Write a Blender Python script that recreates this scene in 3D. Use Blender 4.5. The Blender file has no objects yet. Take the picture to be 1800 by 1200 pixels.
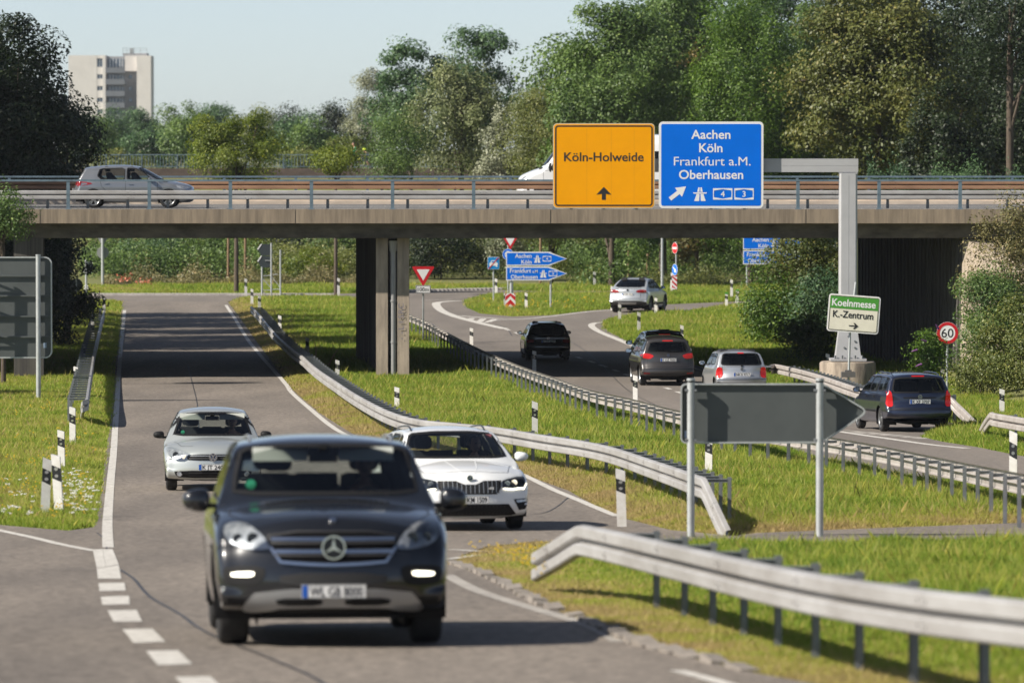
import bpy, bmesh, math, random
import numpy as np
from mathutils import Vector, Matrix
from mathutils.geometry import delaunay_2d_cdt
from mathutils.bvhtree import BVHTree

scene = bpy.context.scene
COL = scene.collection
rad = math.radians
random.seed(7)
RNG = np.random.default_rng(11)
HAZE = 0.00007

# ------------------------------------------------------------------ camera, sky, sun, exposure
CZ = 8.0                      # height of the lens above the low point of the roads
FPX = 10000.0                 # 200 mm lens, in pixels of the 1800 px wide photograph
PITCH = math.atan(340 / FPX)
cam_data = bpy.data.cameras.new("camera")
cam_data.lens = 200.0
cam_data.sensor_width = 36.0
cam_data.clip_start = 0.5
cam_data.clip_end = 9000.0
cam_data.dof.use_dof = True
cam_data.dof.focus_distance = 138.0
cam_data.dof.aperture_fstop = 3.5
cam = bpy.data.objects.new("camera", cam_data)
COL.objects.link(cam)
cam.location = (0, 0, CZ)
cam.rotation_euler = (math.pi / 2 - PITCH, 0, 0)
scene.camera = cam

SUN_EL = rad(37.0)
SHX, SHY = 1.0, 0.40          # horizontal direction in which shadows fall
sl = math.hypot(SHX, SHY)
sun_dir = Vector((SHX / sl * math.cos(SUN_EL), SHY / sl * math.cos(SUN_EL), -math.sin(SUN_EL)))
world = bpy.data.worlds.new("World")
scene.world = world
world.use_nodes = True
wn = world.node_tree.nodes
wn.clear()
sky = wn.new("ShaderNodeTexSky")
sky.sky_type = 'NISHITA'
sky.sun_disc = False
sky.sun_elevation = SUN_EL
sky.sun_rotation = math.atan2(-sun_dir.x, -sun_dir.y)
sky.air_density = 0.5
sky.dust_density = 0.25
sky.ozone_density = 0.0
bg = wn.new("ShaderNodeBackground")
bg.inputs[1].default_value = 0.075
wo = wn.new("ShaderNodeOutputWorld")
pale = wn.new("ShaderNodeHueSaturation")      # summer haze takes some of the blue out of the sky
pale.inputs["Saturation"].default_value = 0.78
world.node_tree.links.new(sky.outputs[0], pale.inputs["Color"])
world.node_tree.links.new(pale.outputs[0], bg.inputs[0])
world.node_tree.links.new(bg.outputs[0], wo.inputs[0])

sun_data = bpy.data.lights.new("sun", 'SUN')
sun_data.energy = 5.0
sun_data.angle = rad(0.53)
sun_data.color = (1.0, 0.93, 0.82)
sun = bpy.data.objects.new("sun", sun_data)
COL.objects.link(sun)
sun.rotation_euler = sun_dir.to_track_quat('-Z', 'Y').to_euler()
sun.location = (-60, -20, 70)

scene.view_settings.view_transform = 'Standard'
scene.view_settings.look = 'None'
scene.view_settings.exposure = 0.73
scene.view_settings.gamma = 1.0
scene.render.engine = 'CYCLES'
scene.cycles.max_bounces = 8
scene.cycles.transparent_max_bounces = 12
scene.cycles.volume_bounces = 0
scene.cycles.caustics_reflective = False
scene.cycles.caustics_refractive = False

# ------------------------------------------------------------------ from the photograph's pixels to the ground
_PY = [0, 20, 30, 47, 81, 103, 131, 160, 190, 220, 260, 300, 5000]
_PZ = [-2.2, -2.9, -3.35, -4.08, -5.45, -6.2, -6.8, -7.35, -7.8, -7.88, -7.74, -7.7, -7.7]


def _pchip(xs, ys):
    xs, ys = np.array(xs, float), np.array(ys, float)
    h = np.diff(xs)
    d = np.diff(ys) / h
    m = np.zeros(len(xs))
    for i in range(1, len(xs) - 1):
        if d[i - 1] * d[i] > 0:
            w1, w2 = 2 * h[i] + h[i - 1], h[i] + 2 * h[i - 1]
            m[i] = (w1 + w2) / (w1 / d[i - 1] + w2 / d[i])
    m[0], m[-1] = d[0], d[-1]

    def f(x):
        x = np.clip(np.asarray(x, float), xs[0], xs[-1])
        i = np.clip(np.searchsorted(xs, x) - 1, 0, len(xs) - 2)
        t = (x - xs[i]) / h[i]
        return ((2 * t**3 - 3 * t**2 + 1) * ys[i] + (t**3 - 2 * t**2 + t) * h[i] * m[i]
                + (-2 * t**3 + 3 * t**2) * ys[i + 1] + (t**3 - t**2) * h[i] * m[i + 1])
    return f


_prof = _pchip(_PY, _PZ)


def gz(Y):
    """Height of the roads and verges at depth Y."""
    return _prof(Y) + CZ


def gzf(Y):
    return float(gz(Y))


_F = Vector((0, math.cos(PITCH), -math.sin(PITCH)))
_U = Vector((0, math.sin(PITCH), math.cos(PITCH)))


def ray(x, y):
    return _F + _U * ((600 - y) / FPX) + Vector(((x - 900) / FPX, 0, 0))


def at(x, y, Y):
    d = ray(x, y)
    t = Y / d.y
    return Vector((d.x * t, Y, CZ + d.z * t))


def gp(x, y, h=0.0):
    """Point h above the ground seen at pixel (x, y)."""
    d = ray(x, y)
    lo, hi = 10.0, 2000.0
    for _ in range(50):
        m = (lo + hi) / 2
        if CZ + d.z * m / d.y > gzf(m) + h:
            lo = m
        else:
            hi = m
    p = at(x, y, lo)
    return Vector((p.x, p.y, gzf(p.y) + h))


def px_at(Y):
    return FPX / Y


# ------------------------------------------------------------------ materials
MATS = {}


def nt(m):
    m.use_nodes = True
    t = m.node_tree
    t.nodes.clear()
    return t, t.nodes, t.links


def srgb(r, g, b):
    f = lambda c: ((c / 255 + 0.055) / 1.055) ** 2.4 if c > 10 else c / 255 / 12.92
    return (f(r), f(g), f(b))


def M(name, col, rough=0.5, metal=0.0, var=0.0, scale=4.0, bump=0.0, bscale=60.0, coat=0.0, emit=None, estr=0.0,
      col2=None, stretch=None, spec=0.5, detail=6, backcol=None):
    if name in MATS:
        return MATS[name]
    m = bpy.data.materials.new(name)
    t, n, l = nt(m)
    out = n.new("ShaderNodeOutputMaterial")
    p = n.new("ShaderNodeBsdfPrincipled")
    l.new(p.outputs[0], out.inputs[0])
    p.inputs["Roughness"].default_value = rough
    p.inputs["Metallic"].default_value = metal
    p.inputs["Specular IOR Level"].default_value = spec
    p.inputs["Coat Weight"].default_value = coat
    p.inputs["Coat Roughness"].default_value = 0.06
    p.inputs["Base Color"].default_value = (*col, 1)
    if var > 0 or bump > 0 or col2:
        tc = n.new("ShaderNodeTexCoord")
        mp = n.new("ShaderNodeMapping")
        if stretch:
            mp.inputs["Scale"].default_value = stretch
        l.new(tc.outputs["Object"], mp.inputs[0])
    src = None
    if var > 0 or col2:
        nz = n.new("ShaderNodeTexNoise")
        nz.inputs["Scale"].default_value = scale
        nz.inputs["Detail"].default_value = detail
        nz.inputs["Roughness"].default_value = 0.65
        l.new(mp.outputs[0], nz.inputs[0])
        r = n.new("ShaderNodeValToRGB")
        r.color_ramp.elements[0].position = 0.33
        r.color_ramp.elements[1].position = 0.68
        a = col2 if col2 else tuple(c * (1 - var) for c in col)
        b = col if col2 else tuple(min(1, c * (1 + var)) for c in col)
        r.color_ramp.elements[0].color = (*a, 1)
        r.color_ramp.elements[1].color = (*b, 1)
        l.new(nz.outputs[0], r.inputs[0])
        src = r.outputs[0]
        l.new(src, p.inputs["Base Color"])
    if backcol:
        g = n.new("ShaderNodeNewGeometry")
        mx = n.new("ShaderNodeMix")
        mx.data_type = 'RGBA'
        mx.inputs[6].default_value = (*col, 1)
        mx.inputs[7].default_value = (*backcol, 1)
        if src:
            l.new(src, mx.inputs[6])
        l.new(g.outputs["Backfacing"], mx.inputs[0])
        l.new(mx.outputs[2], p.inputs["Base Color"])
        mm = n.new("ShaderNodeMath")
        mm.operation = 'MULTIPLY_ADD'
        mm.inputs[1].default_value = -metal
        mm.inputs[2].default_value = metal
        l.new(g.outputs["Backfacing"], mm.inputs[0])
        l.new(mm.outputs[0], p.inputs["Metallic"])
        mc = n.new("ShaderNodeMath")
        mc.operation = 'MULTIPLY_ADD'
        mc.inputs[1].default_value = -coat
        mc.inputs[2].default_value = coat
        l.new(g.outputs["Backfacing"], mc.inputs[0])
        l.new(mc.outputs[0], p.inputs["Coat Weight"])
    if bump > 0:
        nb = n.new("ShaderNodeTexNoise")
        nb.inputs["Scale"].default_value = bscale
        nb.inputs["Detail"].default_value = 4
        l.new(mp.outputs[0], nb.inputs[0])
        bp = n.new("ShaderNodeBump")
        bp.inputs["Strength"].default_value = bump
        bp.inputs["Distance"].default_value = 0.02
        l.new(nb.outputs[0], bp.inputs["Height"])
        l.new(bp.outputs[0], p.inputs["Normal"])
    if emit:
        p.inputs["Emission Color"].default_value = (*emit, 1)
        p.inputs["Emission Strength"].default_value = estr
    MATS[name] = m
    return m


def M_asphalt(name, base, dark, patchy=0.5, speck=0.35):
    m = bpy.data.materials.new(name)
    t, n, l = nt(m)
    out = n.new("ShaderNodeOutputMaterial")
    p = n.new("ShaderNodeBsdfPrincipled")
    p.inputs["Roughness"].default_value = 0.85
    p.inputs["Specular IOR Level"].default_value = 0.3
    l.new(p.outputs[0], out.inputs[0])
    tc = n.new("ShaderNodeTexCoord")
    big = n.new("ShaderNodeTexNoise")
    big.inputs["Scale"].default_value = 0.35
    big.inputs["Detail"].default_value = 8
    mp = n.new("ShaderNodeMapping")
    mp.inputs["Scale"].default_value = (1.6, 0.25, 1)
    l.new(tc.outputs["Object"], mp.inputs[0])
    l.new(mp.outputs[0], big.inputs[0])
    fine = n.new("ShaderNodeTexNoise")
    fine.inputs["Scale"].default_value = 9
    fine.inputs["Detail"].default_value = 5
    fine.inputs["Roughness"].default_value = 0.8
    l.new(tc.outputs["Object"], fine.inputs[0])
    r1 = n.new("ShaderNodeValToRGB")
    r1.color_ramp.elements[0].position = 0.3
    r1.color_ramp.elements[0].color = (*dark, 1)
    r1.color_ramp.elements[1].position = 0.3 + patchy
    r1.color_ramp.elements[1].color = (*base, 1)
    l.new(big.outputs[0], r1.inputs[0])
    r2 = n.new("ShaderNodeValToRGB")
    r2.color_ramp.elements[0].position = 0.35
    r2.color_ramp.elements[0].color = (1 - speck,) * 3 + (1,)
    r2.color_ramp.elements[1].position = 0.66
    r2.color_ramp.elements[1].color = (1 + speck,) * 3 + (1,)
    l.new(fine.outputs[0], r2.inputs[0])
    mx = n.new("ShaderNodeMix")
    mx.data_type = 'RGBA'
    mx.blend_type = 'MULTIPLY'
    mx.inputs[0].default_value = 1
    l.new(r1.outputs[0], mx.inputs[6])
    l.new(r2.outputs[0], mx.inputs[7])
    l.new(mx.outputs[2], p.inputs["Base Color"])
    bp = n.new("ShaderNodeBump")
    bp.inputs["Strength"].default_value = 0.35
    bp.inputs["Distance"].default_value = 0.01
    l.new(fine.outputs[0], bp.inputs["Height"])
    l.new(bp.outputs[0], p.inputs["Normal"])
    MATS[name] = m
    return m


def M_leaf(name, ca, cb, cc, trans=0.3, nscale=0.5):
    """Foliage: two greens mixed by a noise through the crown, a third for single leaves."""
    m = bpy.data.materials.new(name)
    t, n, l = nt(m)
    out = n.new("ShaderNodeOutputMaterial")
    tc = n.new("ShaderNodeTexCoord")
    nz = n.new("ShaderNodeTexNoise")
    nz.inputs["Scale"].default_value = nscale
    nz.inputs["Detail"].default_value = 3
    l.new(tc.outputs["Object"], nz.inputs[0])
    r = n.new("ShaderNodeValToRGB")
    r.color_ramp.elements[0].position = 0.36
    r.color_ramp.elements[0].color = (*ca, 1)
    r.color_ramp.elements[1].position = 0.62
    r.color_ramp.elements[1].color = (*cb, 1)
    l.new(nz.outputs[0], r.inputs[0])
    at_ = n.new("ShaderNodeAttribute")
    at_.attribute_name = "tint"
    mr = n.new("ShaderNodeMapRange")
    mr.inputs[1].default_value = 0.86
    mr.inputs[2].default_value = 1.0
    l.new(at_.outputs["Fac"], mr.inputs[0])
    mx = n.new("ShaderNodeMix")
    mx.data_type = 'RGBA'
    l.new(mr.outputs[0], mx.inputs[0])
    l.new(r.outputs[0], mx.inputs[6])
    mx.inputs[7].default_value = (*cc, 1)
    mr2 = n.new("ShaderNodeMapRange")
    mr2.inputs[3].default_value = 0.84
    mr2.inputs[4].default_value = 1.14
    l.new(at_.outputs["Fac"], mr2.inputs[0])
    vm = n.new("ShaderNodeVectorMath")
    vm.operation = 'SCALE'
    l.new(mx.outputs[2], vm.inputs[0])
    l.new(mr2.outputs[0], vm.inputs["Scale"])
    p = n.new("ShaderNodeBsdfPrincipled")
    p.inputs["Roughness"].default_value = 0.5
    p.inputs["Specular IOR Level"].default_value = 0.35
    l.new(vm.outputs[0], p.inputs["Base Color"])
    tr = n.new("ShaderNodeBsdfTranslucent")
    hs = n.new("ShaderNodeHueSaturation")
    hs.inputs["Saturation"].default_value = 1.15
    hs.inputs["Value"].default_value = 1.3
    l.new(vm.outputs[0], hs.inputs["Color"])
    l.new(hs.outputs[0], tr.inputs[0])
    ms = n.new("ShaderNodeMixShader")
    ms.inputs[0].default_value = trans
    l.new(p.outputs[0], ms.inputs[1])
    l.new(tr.outputs[0], ms.inputs[2])
    l.new(ms.outputs[0], out.inputs[0])
    MATS[name] = m
    return m


def M_glass(name, tint, gl=0.05):
    m = bpy.data.materials.new(name)
    t, n, l = nt(m)
    out = n.new("ShaderNodeOutputMaterial")
    tr = n.new("ShaderNodeBsdfTransparent")
    tr.inputs[0].default_value = (*tint, 1)
    gs = n.new("ShaderNodeBsdfGlossy")
    gs.inputs["Roughness"].default_value = gl
    fr = n.new("ShaderNodeFresnel")
    fr.inputs[0].default_value = 1.5
    ms = n.new("ShaderNodeMixShader")
    l.new(fr.outputs[0], ms.inputs[0])
    l.new(tr.outputs[0], ms.inputs[1])
    l.new(gs.outputs[0], ms.inputs[2])
    l.new(ms.outputs[0], out.inputs[0])
    MATS[name] = m
    return m


# ------------------------------------------------------------------ objects
def tag(o, label=None, cat=None, group=None, kind=None):
    if label:
        o["label"] = label
    if cat:
        o["category"] = cat
    if group:
        o["group"] = group
    if kind:
        o["kind"] = kind
    return o


def thing(name, label, cat, loc=(0, 0, 0), rotz=0.0, group=None):
    o = bpy.data.objects.new(name, None)
    o.empty_display_size = 0.2
    COL.objects.link(o)
    o.location = loc
    o.rotation_euler = (0, 0, rotz)
    return tag(o, label, cat, group)


def obj(name, me, mat=None, parent=None, loc=None):
    o = bpy.data.objects.new(name, me)
    COL.objects.link(o)
    if mat is not None and len(me.materials) == 0:
        me.materials.append(mat)
    if parent is not None:
        o.parent = parent
    if loc is not None:
        o.location = loc
    return o


def copy_tree(o, parent=None):
    c = o.copy()
    COL.objects.link(c)
    if parent is not None:
        c.parent = parent
    for ch in o.children:
        copy_tree(ch, c)
    return c


def np_mesh(name, V, F, smooth=False):
    """Mesh from numpy arrays; all faces of F have the same number of corners."""
    me = bpy.data.meshes.new(name)
    V = np.asarray(V, np.float32)
    F = np.asarray(F, np.int32)
    k = F.shape[1]
    me.vertices.add(len(V))
    me.vertices.foreach_set("co", V.ravel())
    me.loops.add(F.size)
    me.loops.foreach_set("vertex_index", F.ravel())
    me.polygons.add(len(F))
    me.polygons.foreach_set("loop_start", np.arange(0, F.size, k, dtype=np.int32))
    if smooth:
        me.polygons.foreach_set("use_smooth", np.ones(len(F), bool))
    me.update(calc_edges=True)
    return me


class MB:
    """Collects solids and builds them as one mesh."""

    def __init__(s):
        s.v, s.f, s.sm = [], [], []

    def add(s, vs, fs, smooth=False):
        b = len(s.v)
        s.v += [tuple(v) for v in vs]
        s.f += [tuple(b + i for i in f) for f in fs]
        s.sm += [smooth] * len(fs)
        return s

    def box(s, c, d, rz=0.0, mat=None):
        x, y, z = d[0] / 2, d[1] / 2, d[2] / 2
        vs = [Vector((i * x, j * y, k * z)) for i in (-1, 1) for j in (-1, 1) for k in (-1, 1)]
        R = Matrix.Rotation(rz, 3, 'Z') if mat is None else mat
        vs = [R @ v + Vector(c) for v in vs]
        return s.add(vs, [(0, 1, 3, 2), (4, 6, 7, 5), (0, 4, 5, 1), (2, 3, 7, 6), (0, 2, 6, 4), (1, 5, 7, 3)])

    def cyl(s, p0, p1, r0, r1=None, seg=14, cap=True):
        p0, p1 = Vector(p0), Vector(p1)
        r1 = r0 if r1 is None else r1
        a = (p1 - p0).normalized()
        u = a.orthogonal().normalized()
        w = a.cross(u)
        vs = []
        for p, r in ((p0, r0), (p1, r1)):
            for i in range(seg):
                t = 2 * math.pi * i / seg
                vs.append(p + u * math.cos(t) * r + w * math.sin(t) * r)
        fs = [(i, (i + 1) % seg, seg + (i + 1) % seg, seg + i) for i in range(seg)]
        s.add(vs, fs, True)
        if cap:
            s.add(vs[:seg], [tuple(range(seg))[::-1]])
            s.add(vs[seg:], [tuple(range(seg))])
        return s

    def tube(s, pts, r, seg=8):
        pts = [Vector(p) for p in pts]
        rs = r if isinstance(r, (list, tuple)) else [r] * len(pts)
        rings = []
        u = None
        for i, p in enumerate(pts):
            d = (pts[min(i + 1, len(pts) - 1)] - pts[max(i - 1, 0)]).normalized()
            if u is None:
                u = d.orthogonal().normalized()
            u = (u - d * u.dot(d)).normalized()
            w = d.cross(u)
            rings.append([p + u * math.cos(2 * math.pi * k / seg) * rs[i] + w * math.sin(2 * math.pi * k / seg) * rs[i] for k in range(seg)])
        vs = [v for rg in rings for v in rg]
        fs = []
        for i in range(len(pts) - 1):
            for k in range(seg):
                a, b = i * seg + k, i * seg + (k + 1) % seg
                fs.append((a, b, b + seg, a + seg))
        s.add(vs, fs, True)
        s.add(rings[0], [tuple(range(seg))[::-1]])
        s.add(rings[-1], [tuple(range(seg))])
        return s

    def prism(s, poly, y0, y1):
        """Outline (x, z) seen from -Y, from depth y0 (front) to y1."""
        n = len(poly)
        vs = [(x, y0, z) for x, z in poly] + [(x, y1, z) for x, z in poly]
        fs = [(i, (i + 1) % n, n + (i + 1) % n, n + i) for i in range(n)]
        s.add(vs, fs)
        s.add(vs[:n], [tuple(range(n))])
        s.add(vs[n:], [tuple(range(n))[::-1]])
        return s

    def ring(s, outer, inner, y0, y1):
        n = len(outer)
        vs = [(x, y0, z) for x, z in outer] + [(x, y0, z) for x, z in inner] + [(x, y1, z) for x, z in outer] + [(x, y1, z) for x, z in inner]
        fs = []
        for i in range(n):
            j = (i + 1) % n
            fs += [(i, j, n + j, n + i), (2 * n + i, 2 * n + j, j, i), (n + i, n + j, 3 * n + j, 3 * n + i), (2 * n + i, 3 * n + i, 3 * n + j, 2 * n + j)]
        return s.add(vs, fs)

    def lathe(s, prof, axis='Y', seg=28, c=(0, 0, 0)):
        vs = []
        for i in range(seg):
            t = 2 * math.pi * i / seg
            for r, a in prof:
                q = (r * math.cos(t), a, r * math.sin(t)) if axis == 'Y' else (r * math.cos(t), r * math.sin(t), a)
                vs.append((q[0] + c[0], q[1] + c[1], q[2] + c[2]))
        k = len(prof)
        fs = []
        for i in range(seg):
            j = (i + 1) % seg
            for q in range(k - 1):
                fs.append((i * k + q, i * k + q + 1, j * k + q + 1, j * k + q))
        return s.add(vs, fs, True)

    def build(s, name, mat, parent=None, loc=None, fix=True):
        me = bpy.data.meshes.new(name)
        me.from_pydata(s.v, [], s.f)
        me.polygons.foreach_set("use_smooth", s.sm)
        if fix:
            bm = bmesh.new()
            bm.from_mesh(me)
            bmesh.ops.recalc_face_normals(bm, faces=bm.faces)
            bm.to_mesh(me)
            bm.free()
        me.update()
        return obj(name, me, mat, parent, loc)


def rrect(w, h, r, cx=0.0, cz=0.0, n=5):
    out = []
    for sx, sz, a0 in ((1, 1, 0), (-1, 1, 90), (-1, -1, 180), (1, -1, 270)):
        for i in range(n + 1):
            a = rad(a0 + 90 * i / n)
            out.append((cx + sx * (w / 2 - r) + r * math.cos(a), cz + sz * (h / 2 - r) + r * math.sin(a)))
    return out


def circ(r, n=32, cx=0, cz=0):
    return [(cx + r * math.cos(2 * math.pi * i / n), cz + r * math.sin(2 * math.pi * i / n)) for i in range(n)]


def off_poly(poly, d):
    """Outline moved outwards by d (counter-clockwise outline)."""
    n = len(poly)
    area = sum(poly[i][0] * poly[(i + 1) % n][1] - poly[(i + 1) % n][0] * poly[i][1] for i in range(n))
    sg = 1 if area > 0 else -1
    out = []
    for i in range(n):
        p0, p1, p2 = (Vector(poly[(i + k) % n]) for k in (-1, 0, 1))
        e1, e2 = (p1 - p0), (p2 - p1)
        e1 = e1.normalized() if e1.length > 1e-9 else e2.normalized()
        e2 = e2.normalized() if e2.length > 1e-9 else e1
        n1, n2 = Vector((e1.y, -e1.x)) * sg, Vector((e2.y, -e2.x)) * sg
        b = n1 + n2
        b = b.normalized() if b.length > 1e-6 else n1
        k = d / max(0.4, b.dot(n1))
        out.append((p1.x + b.x * k, p1.y + b.y * k))
    return out


_TXT = {}


def text_vf(s, size, sx=1.0, bold=0.0, sp=1.0):
    """Letters as a flat mesh centred on (0, 0): list of (u, v), faces, width."""
    key = (s, round(bold, 4), sp)
    if key not in _TXT:
        cu = bpy.data.curves.new("letters", 'FONT')
        cu.body = s
        cu.size = 1.0
        cu.align_x = 'CENTER'
        cu.offset = bold
        cu.space_character = sp
        cu.resolution_u = 4
        o = bpy.data.objects.new("letters", cu)
        COL.objects.link(o)
        bpy.context.view_layer.update()
        dg = bpy.context.evaluated_depsgraph_get()
        me = bpy.data.meshes.new_from_object(o.evaluated_get(dg))
        vs = [(v.co.x, v.co.y) for v in me.vertices]
        fs = [tuple(p.vertices) for p in me.polygons]
        bpy.data.objects.remove(o)
        bpy.data.curves.remove(cu)
        bpy.data.meshes.remove(me)
        xs = [v[0] for v in vs]
        c = (min(xs) + max(xs)) / 2
        _TXT[key] = ([(v[0] - c, v[1]) for v in vs], fs)
    vs, fs = _TXT[key]
    return [(u * size * sx, v * size) for u, v in vs], fs


def add_text(mb, s, size, cx, base, y, sx=1.0, bold=0.0, sp=1.0, width=None):
    """Text facing -Y at depth y, centred on cx, letters standing on base; size = capital height."""
    size = size / 0.7
    vs, fs = text_vf(s, size, sx, bold, sp)
    if width:
        w = max(v[0] for v in vs) - min(v[0] for v in vs)
        vs = [(u * width / w, v) for u, v in vs]
    mb.add([(u + cx, y, v + base) for u, v in vs], fs)


def cdt_sheet(poly, step_x, step_y, zoff=0.0, zf=None):
    """Triangulated sheet over a plan outline, following the ground."""
    pts = []
    n = len(poly)
    for i in range(n):
        a, b = Vector(poly[i]), Vector(poly[(i + 1) % n])
        k = max(1, int(abs(b.y - a.y) / step_y), int((b - a).length / 6))
        for j in range(k):
            pts.append(tuple(a.lerp(b, j / k)))
    m = len(pts)
    P = np.array(pts)
    x0, x1, y0, y1 = P[:, 0].min(), P[:, 0].max(), P[:, 1].min(), P[:, 1].max()
    gx = np.arange(x0 + step_x / 2, x1, step_x)
    gy = np.arange(y0 + step_y / 2, y1, step_y)
    G = np.array([(a, b) for b in gy for a in gx]) if len(gx) and len(gy) else np.zeros((0, 2))
    if len(G):
        G = G[inside(P, G)]
        d = edge_dist(P, G)
        G = G[d > 0.15 * min(step_x, step_y)]
    vin = [Vector(p) for p in pts] + [Vector(g) for g in G]
    r = delaunay_2d_cdt(vin, [], [list(range(m))], 1, 1e-5)
    vs = [(v.x, v.y, (zf(v.x, v.y) if zf else gzf(v.y)) + zoff) for v in r[0]]
    mb = MB()
    mb.add(vs, r[2], True)
    return mb


def inside(P, G):
    """Which points of G lie inside the closed outline P."""
    x, y = G[:, 0], G[:, 1]
    c = np.zeros(len(G), bool)
    n = len(P)
    for i in range(n):
        xa, ya = P[i]
        xb, yb = P[(i + 1) % n]
        if ya == yb:
            continue
        k = ((ya > y) != (yb > y)) & (x < (xb - xa) * (y - ya) / (yb - ya) + xa)
        c ^= k
    return c


def edge_dist(P, G):
    d = np.full(len(G), 1e9)
    n = len(P)
    for i in range(n):
        a, b = np.array(P[i]), np.array(P[(i + 1) % n])
        ab = b - a
        L = (ab * ab).sum()
        if L < 1e-12:
            continue
        t = np.clip(((G - a) @ ab) / L, 0, 1)
        q = G - (a + t[:, None] * ab)
        d = np.minimum(d, np.sqrt((q * q).sum(1)))
    return d


def catmull(pts, n=8, closed=False):
    P = [Vector(p) for p in pts]
    m = len(P)
    out = []
    for i in range(m if closed else m - 1):
        if closed:
            p0, p1, p2, p3 = P[i - 1], P[i], P[(i + 1) % m], P[(i + 2) % m]
        else:
            p0, p1, p2, p3 = P[max(i - 1, 0)], P[i], P[i + 1], P[min(i + 2, m - 1)]
        for k in range(n):
            t = k / n
            out.append(0.5 * ((2 * p1) + (p2 - p0) * t + (2 * p0 - 5 * p1 + 4 * p2 - p3) * t * t + (3 * p1 - p0 - 3 * p2 + p3) * t**3))
    if not closed:
        out.append(P[-1].copy())
    return out

# ------------------------------------------------------------------ common materials
ASPH = M_asphalt("asphalt", (0.200, 0.172, 0.145), (0.135, 0.117, 0.101), 0.36, 0.58)
ASPH2 = M_asphalt("asphalt_far", (0.195, 0.170, 0.147), (0.140, 0.123, 0.109), 0.45, 0.28)
SOIL = M("verge_soil", (0.115, 0.150, 0.025), 0.95, var=0.5, scale=0.9, col2=(0.15, 0.13, 0.05))
PAINT_W = M("road_paint", (0.62, 0.60, 0.56), 0.8, var=0.25, scale=9.0, col2=(0.34, 0.32, 0.29), detail=8)
PAINT_WORN = M("worn_road_paint", (0.42, 0.39, 0.35), 0.85, col2=(0.20, 0.185, 0.17), scale=5.0, detail=8)
STONE = M("kerb_stone", (0.21, 0.185, 0.16), 0.9, var=0.3, scale=5, bump=0.4, bscale=25)
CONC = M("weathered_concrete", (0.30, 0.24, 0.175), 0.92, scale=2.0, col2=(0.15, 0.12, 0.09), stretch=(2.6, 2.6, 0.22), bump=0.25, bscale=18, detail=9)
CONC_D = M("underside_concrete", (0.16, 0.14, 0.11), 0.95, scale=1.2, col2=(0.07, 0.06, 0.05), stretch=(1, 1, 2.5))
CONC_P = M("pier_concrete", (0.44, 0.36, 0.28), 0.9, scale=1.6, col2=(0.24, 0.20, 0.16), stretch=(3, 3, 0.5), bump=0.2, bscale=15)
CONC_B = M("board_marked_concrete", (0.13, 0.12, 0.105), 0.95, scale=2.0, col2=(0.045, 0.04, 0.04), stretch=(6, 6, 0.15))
GALV = M("galvanised_steel", (0.455, 0.45, 0.445), 0.5, 0.3, scale=1.1, col2=(0.31, 0.295, 0.28), detail=10, stretch=(1, 0.5, 2.5))
GALV_W = M("weathered_galvanised_steel", (0.50, 0.47, 0.44), 0.55, 0.35, scale=2.2, col2=(0.34, 0.30, 0.275), detail=9)
GALV_D = M("dull_galvanised_steel", (0.30, 0.315, 0.33), 0.5, 0.5, scale=4, col2=(0.17, 0.18, 0.19))
RUST_R = M("stained_steel", (0.36, 0.21, 0.125), 0.6, 0.2, scale=1.3, col2=(0.20, 0.115, 0.07), stretch=(0.5, 1, 2), detail=8)
RAIL_B = M("grey_blue_rail_paint", (0.115, 0.165, 0.205), 0.5, 0.1, var=0.25, scale=3)
GANTRY = M("gantry_grey_paint", (0.42, 0.42, 0.43), 0.45, 0.1, var=0.07, scale=1.5)
SIGN_BK = M("sign_back_grey", (0.085, 0.095, 0.095), 0.5, 0.2, var=0.12, scale=1.2)
SIGN_W = M("sign_white", (0.72, 0.72, 0.72), 0.4, var=0.04, scale=2)
SIGN_B = M("sign_blue", (0.0, 0.135, 0.66), 0.45, var=0.05, scale=1, spec=0.1)
SIGN_O = M("sign_orange", (0.80, 0.33, 0.001), 0.45, var=0.04, scale=1, spec=0.1)
SIGN_R = M("sign_red", (0.50, 0.012, 0.02), 0.35, var=0.06, scale=2)
SIGN_G = M("sign_green", (0.06, 0.27, 0.03), 0.4, var=0.05, scale=2)
SIGN_C = M("sign_cream", (0.70, 0.67, 0.55), 0.4, var=0.08, scale=2)
BLACK = M("sign_black", (0.015, 0.015, 0.016), 0.5)
DPOST = M("delineator_white", (0.76, 0.75, 0.73), 0.45, var=0.10, scale=9, col2=(0.60, 0.57, 0.52))
DBLACK = M("delineator_black", (0.018, 0.018, 0.02), 0.4)
REFL = M("reflector", (0.55, 0.56, 0.58), 0.12, 0.7)
STEELP = M("sign_post_steel", (0.46, 0.48, 0.48), 0.45, 0.5, var=0.12, scale=6)
WOODP = M("pole_wood", (0.20, 0.13, 0.075), 0.9, var=0.3, scale=6, stretch=(4, 4, 0.4))

W = lambda pts: [(lambda p: (p.x, p.y))(gp(x, y)) for x, y in pts]

# ------------------------------------------------------------------ ground, roads, markings
def ground_extra(X, Y):
    """Verges lie a little below the asphalt; the embankments rise outside the roads."""
    r = -0.03
    r += 1.6 * max(0.0, min(1.0, (X - 13.2) / 8.0)) * max(0.0, 1 - abs(Y - 178) / 45.0)
    r += 5.6 * max(0.0, min(1.0, (Y - 345) / 40.0))
    return r


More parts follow.
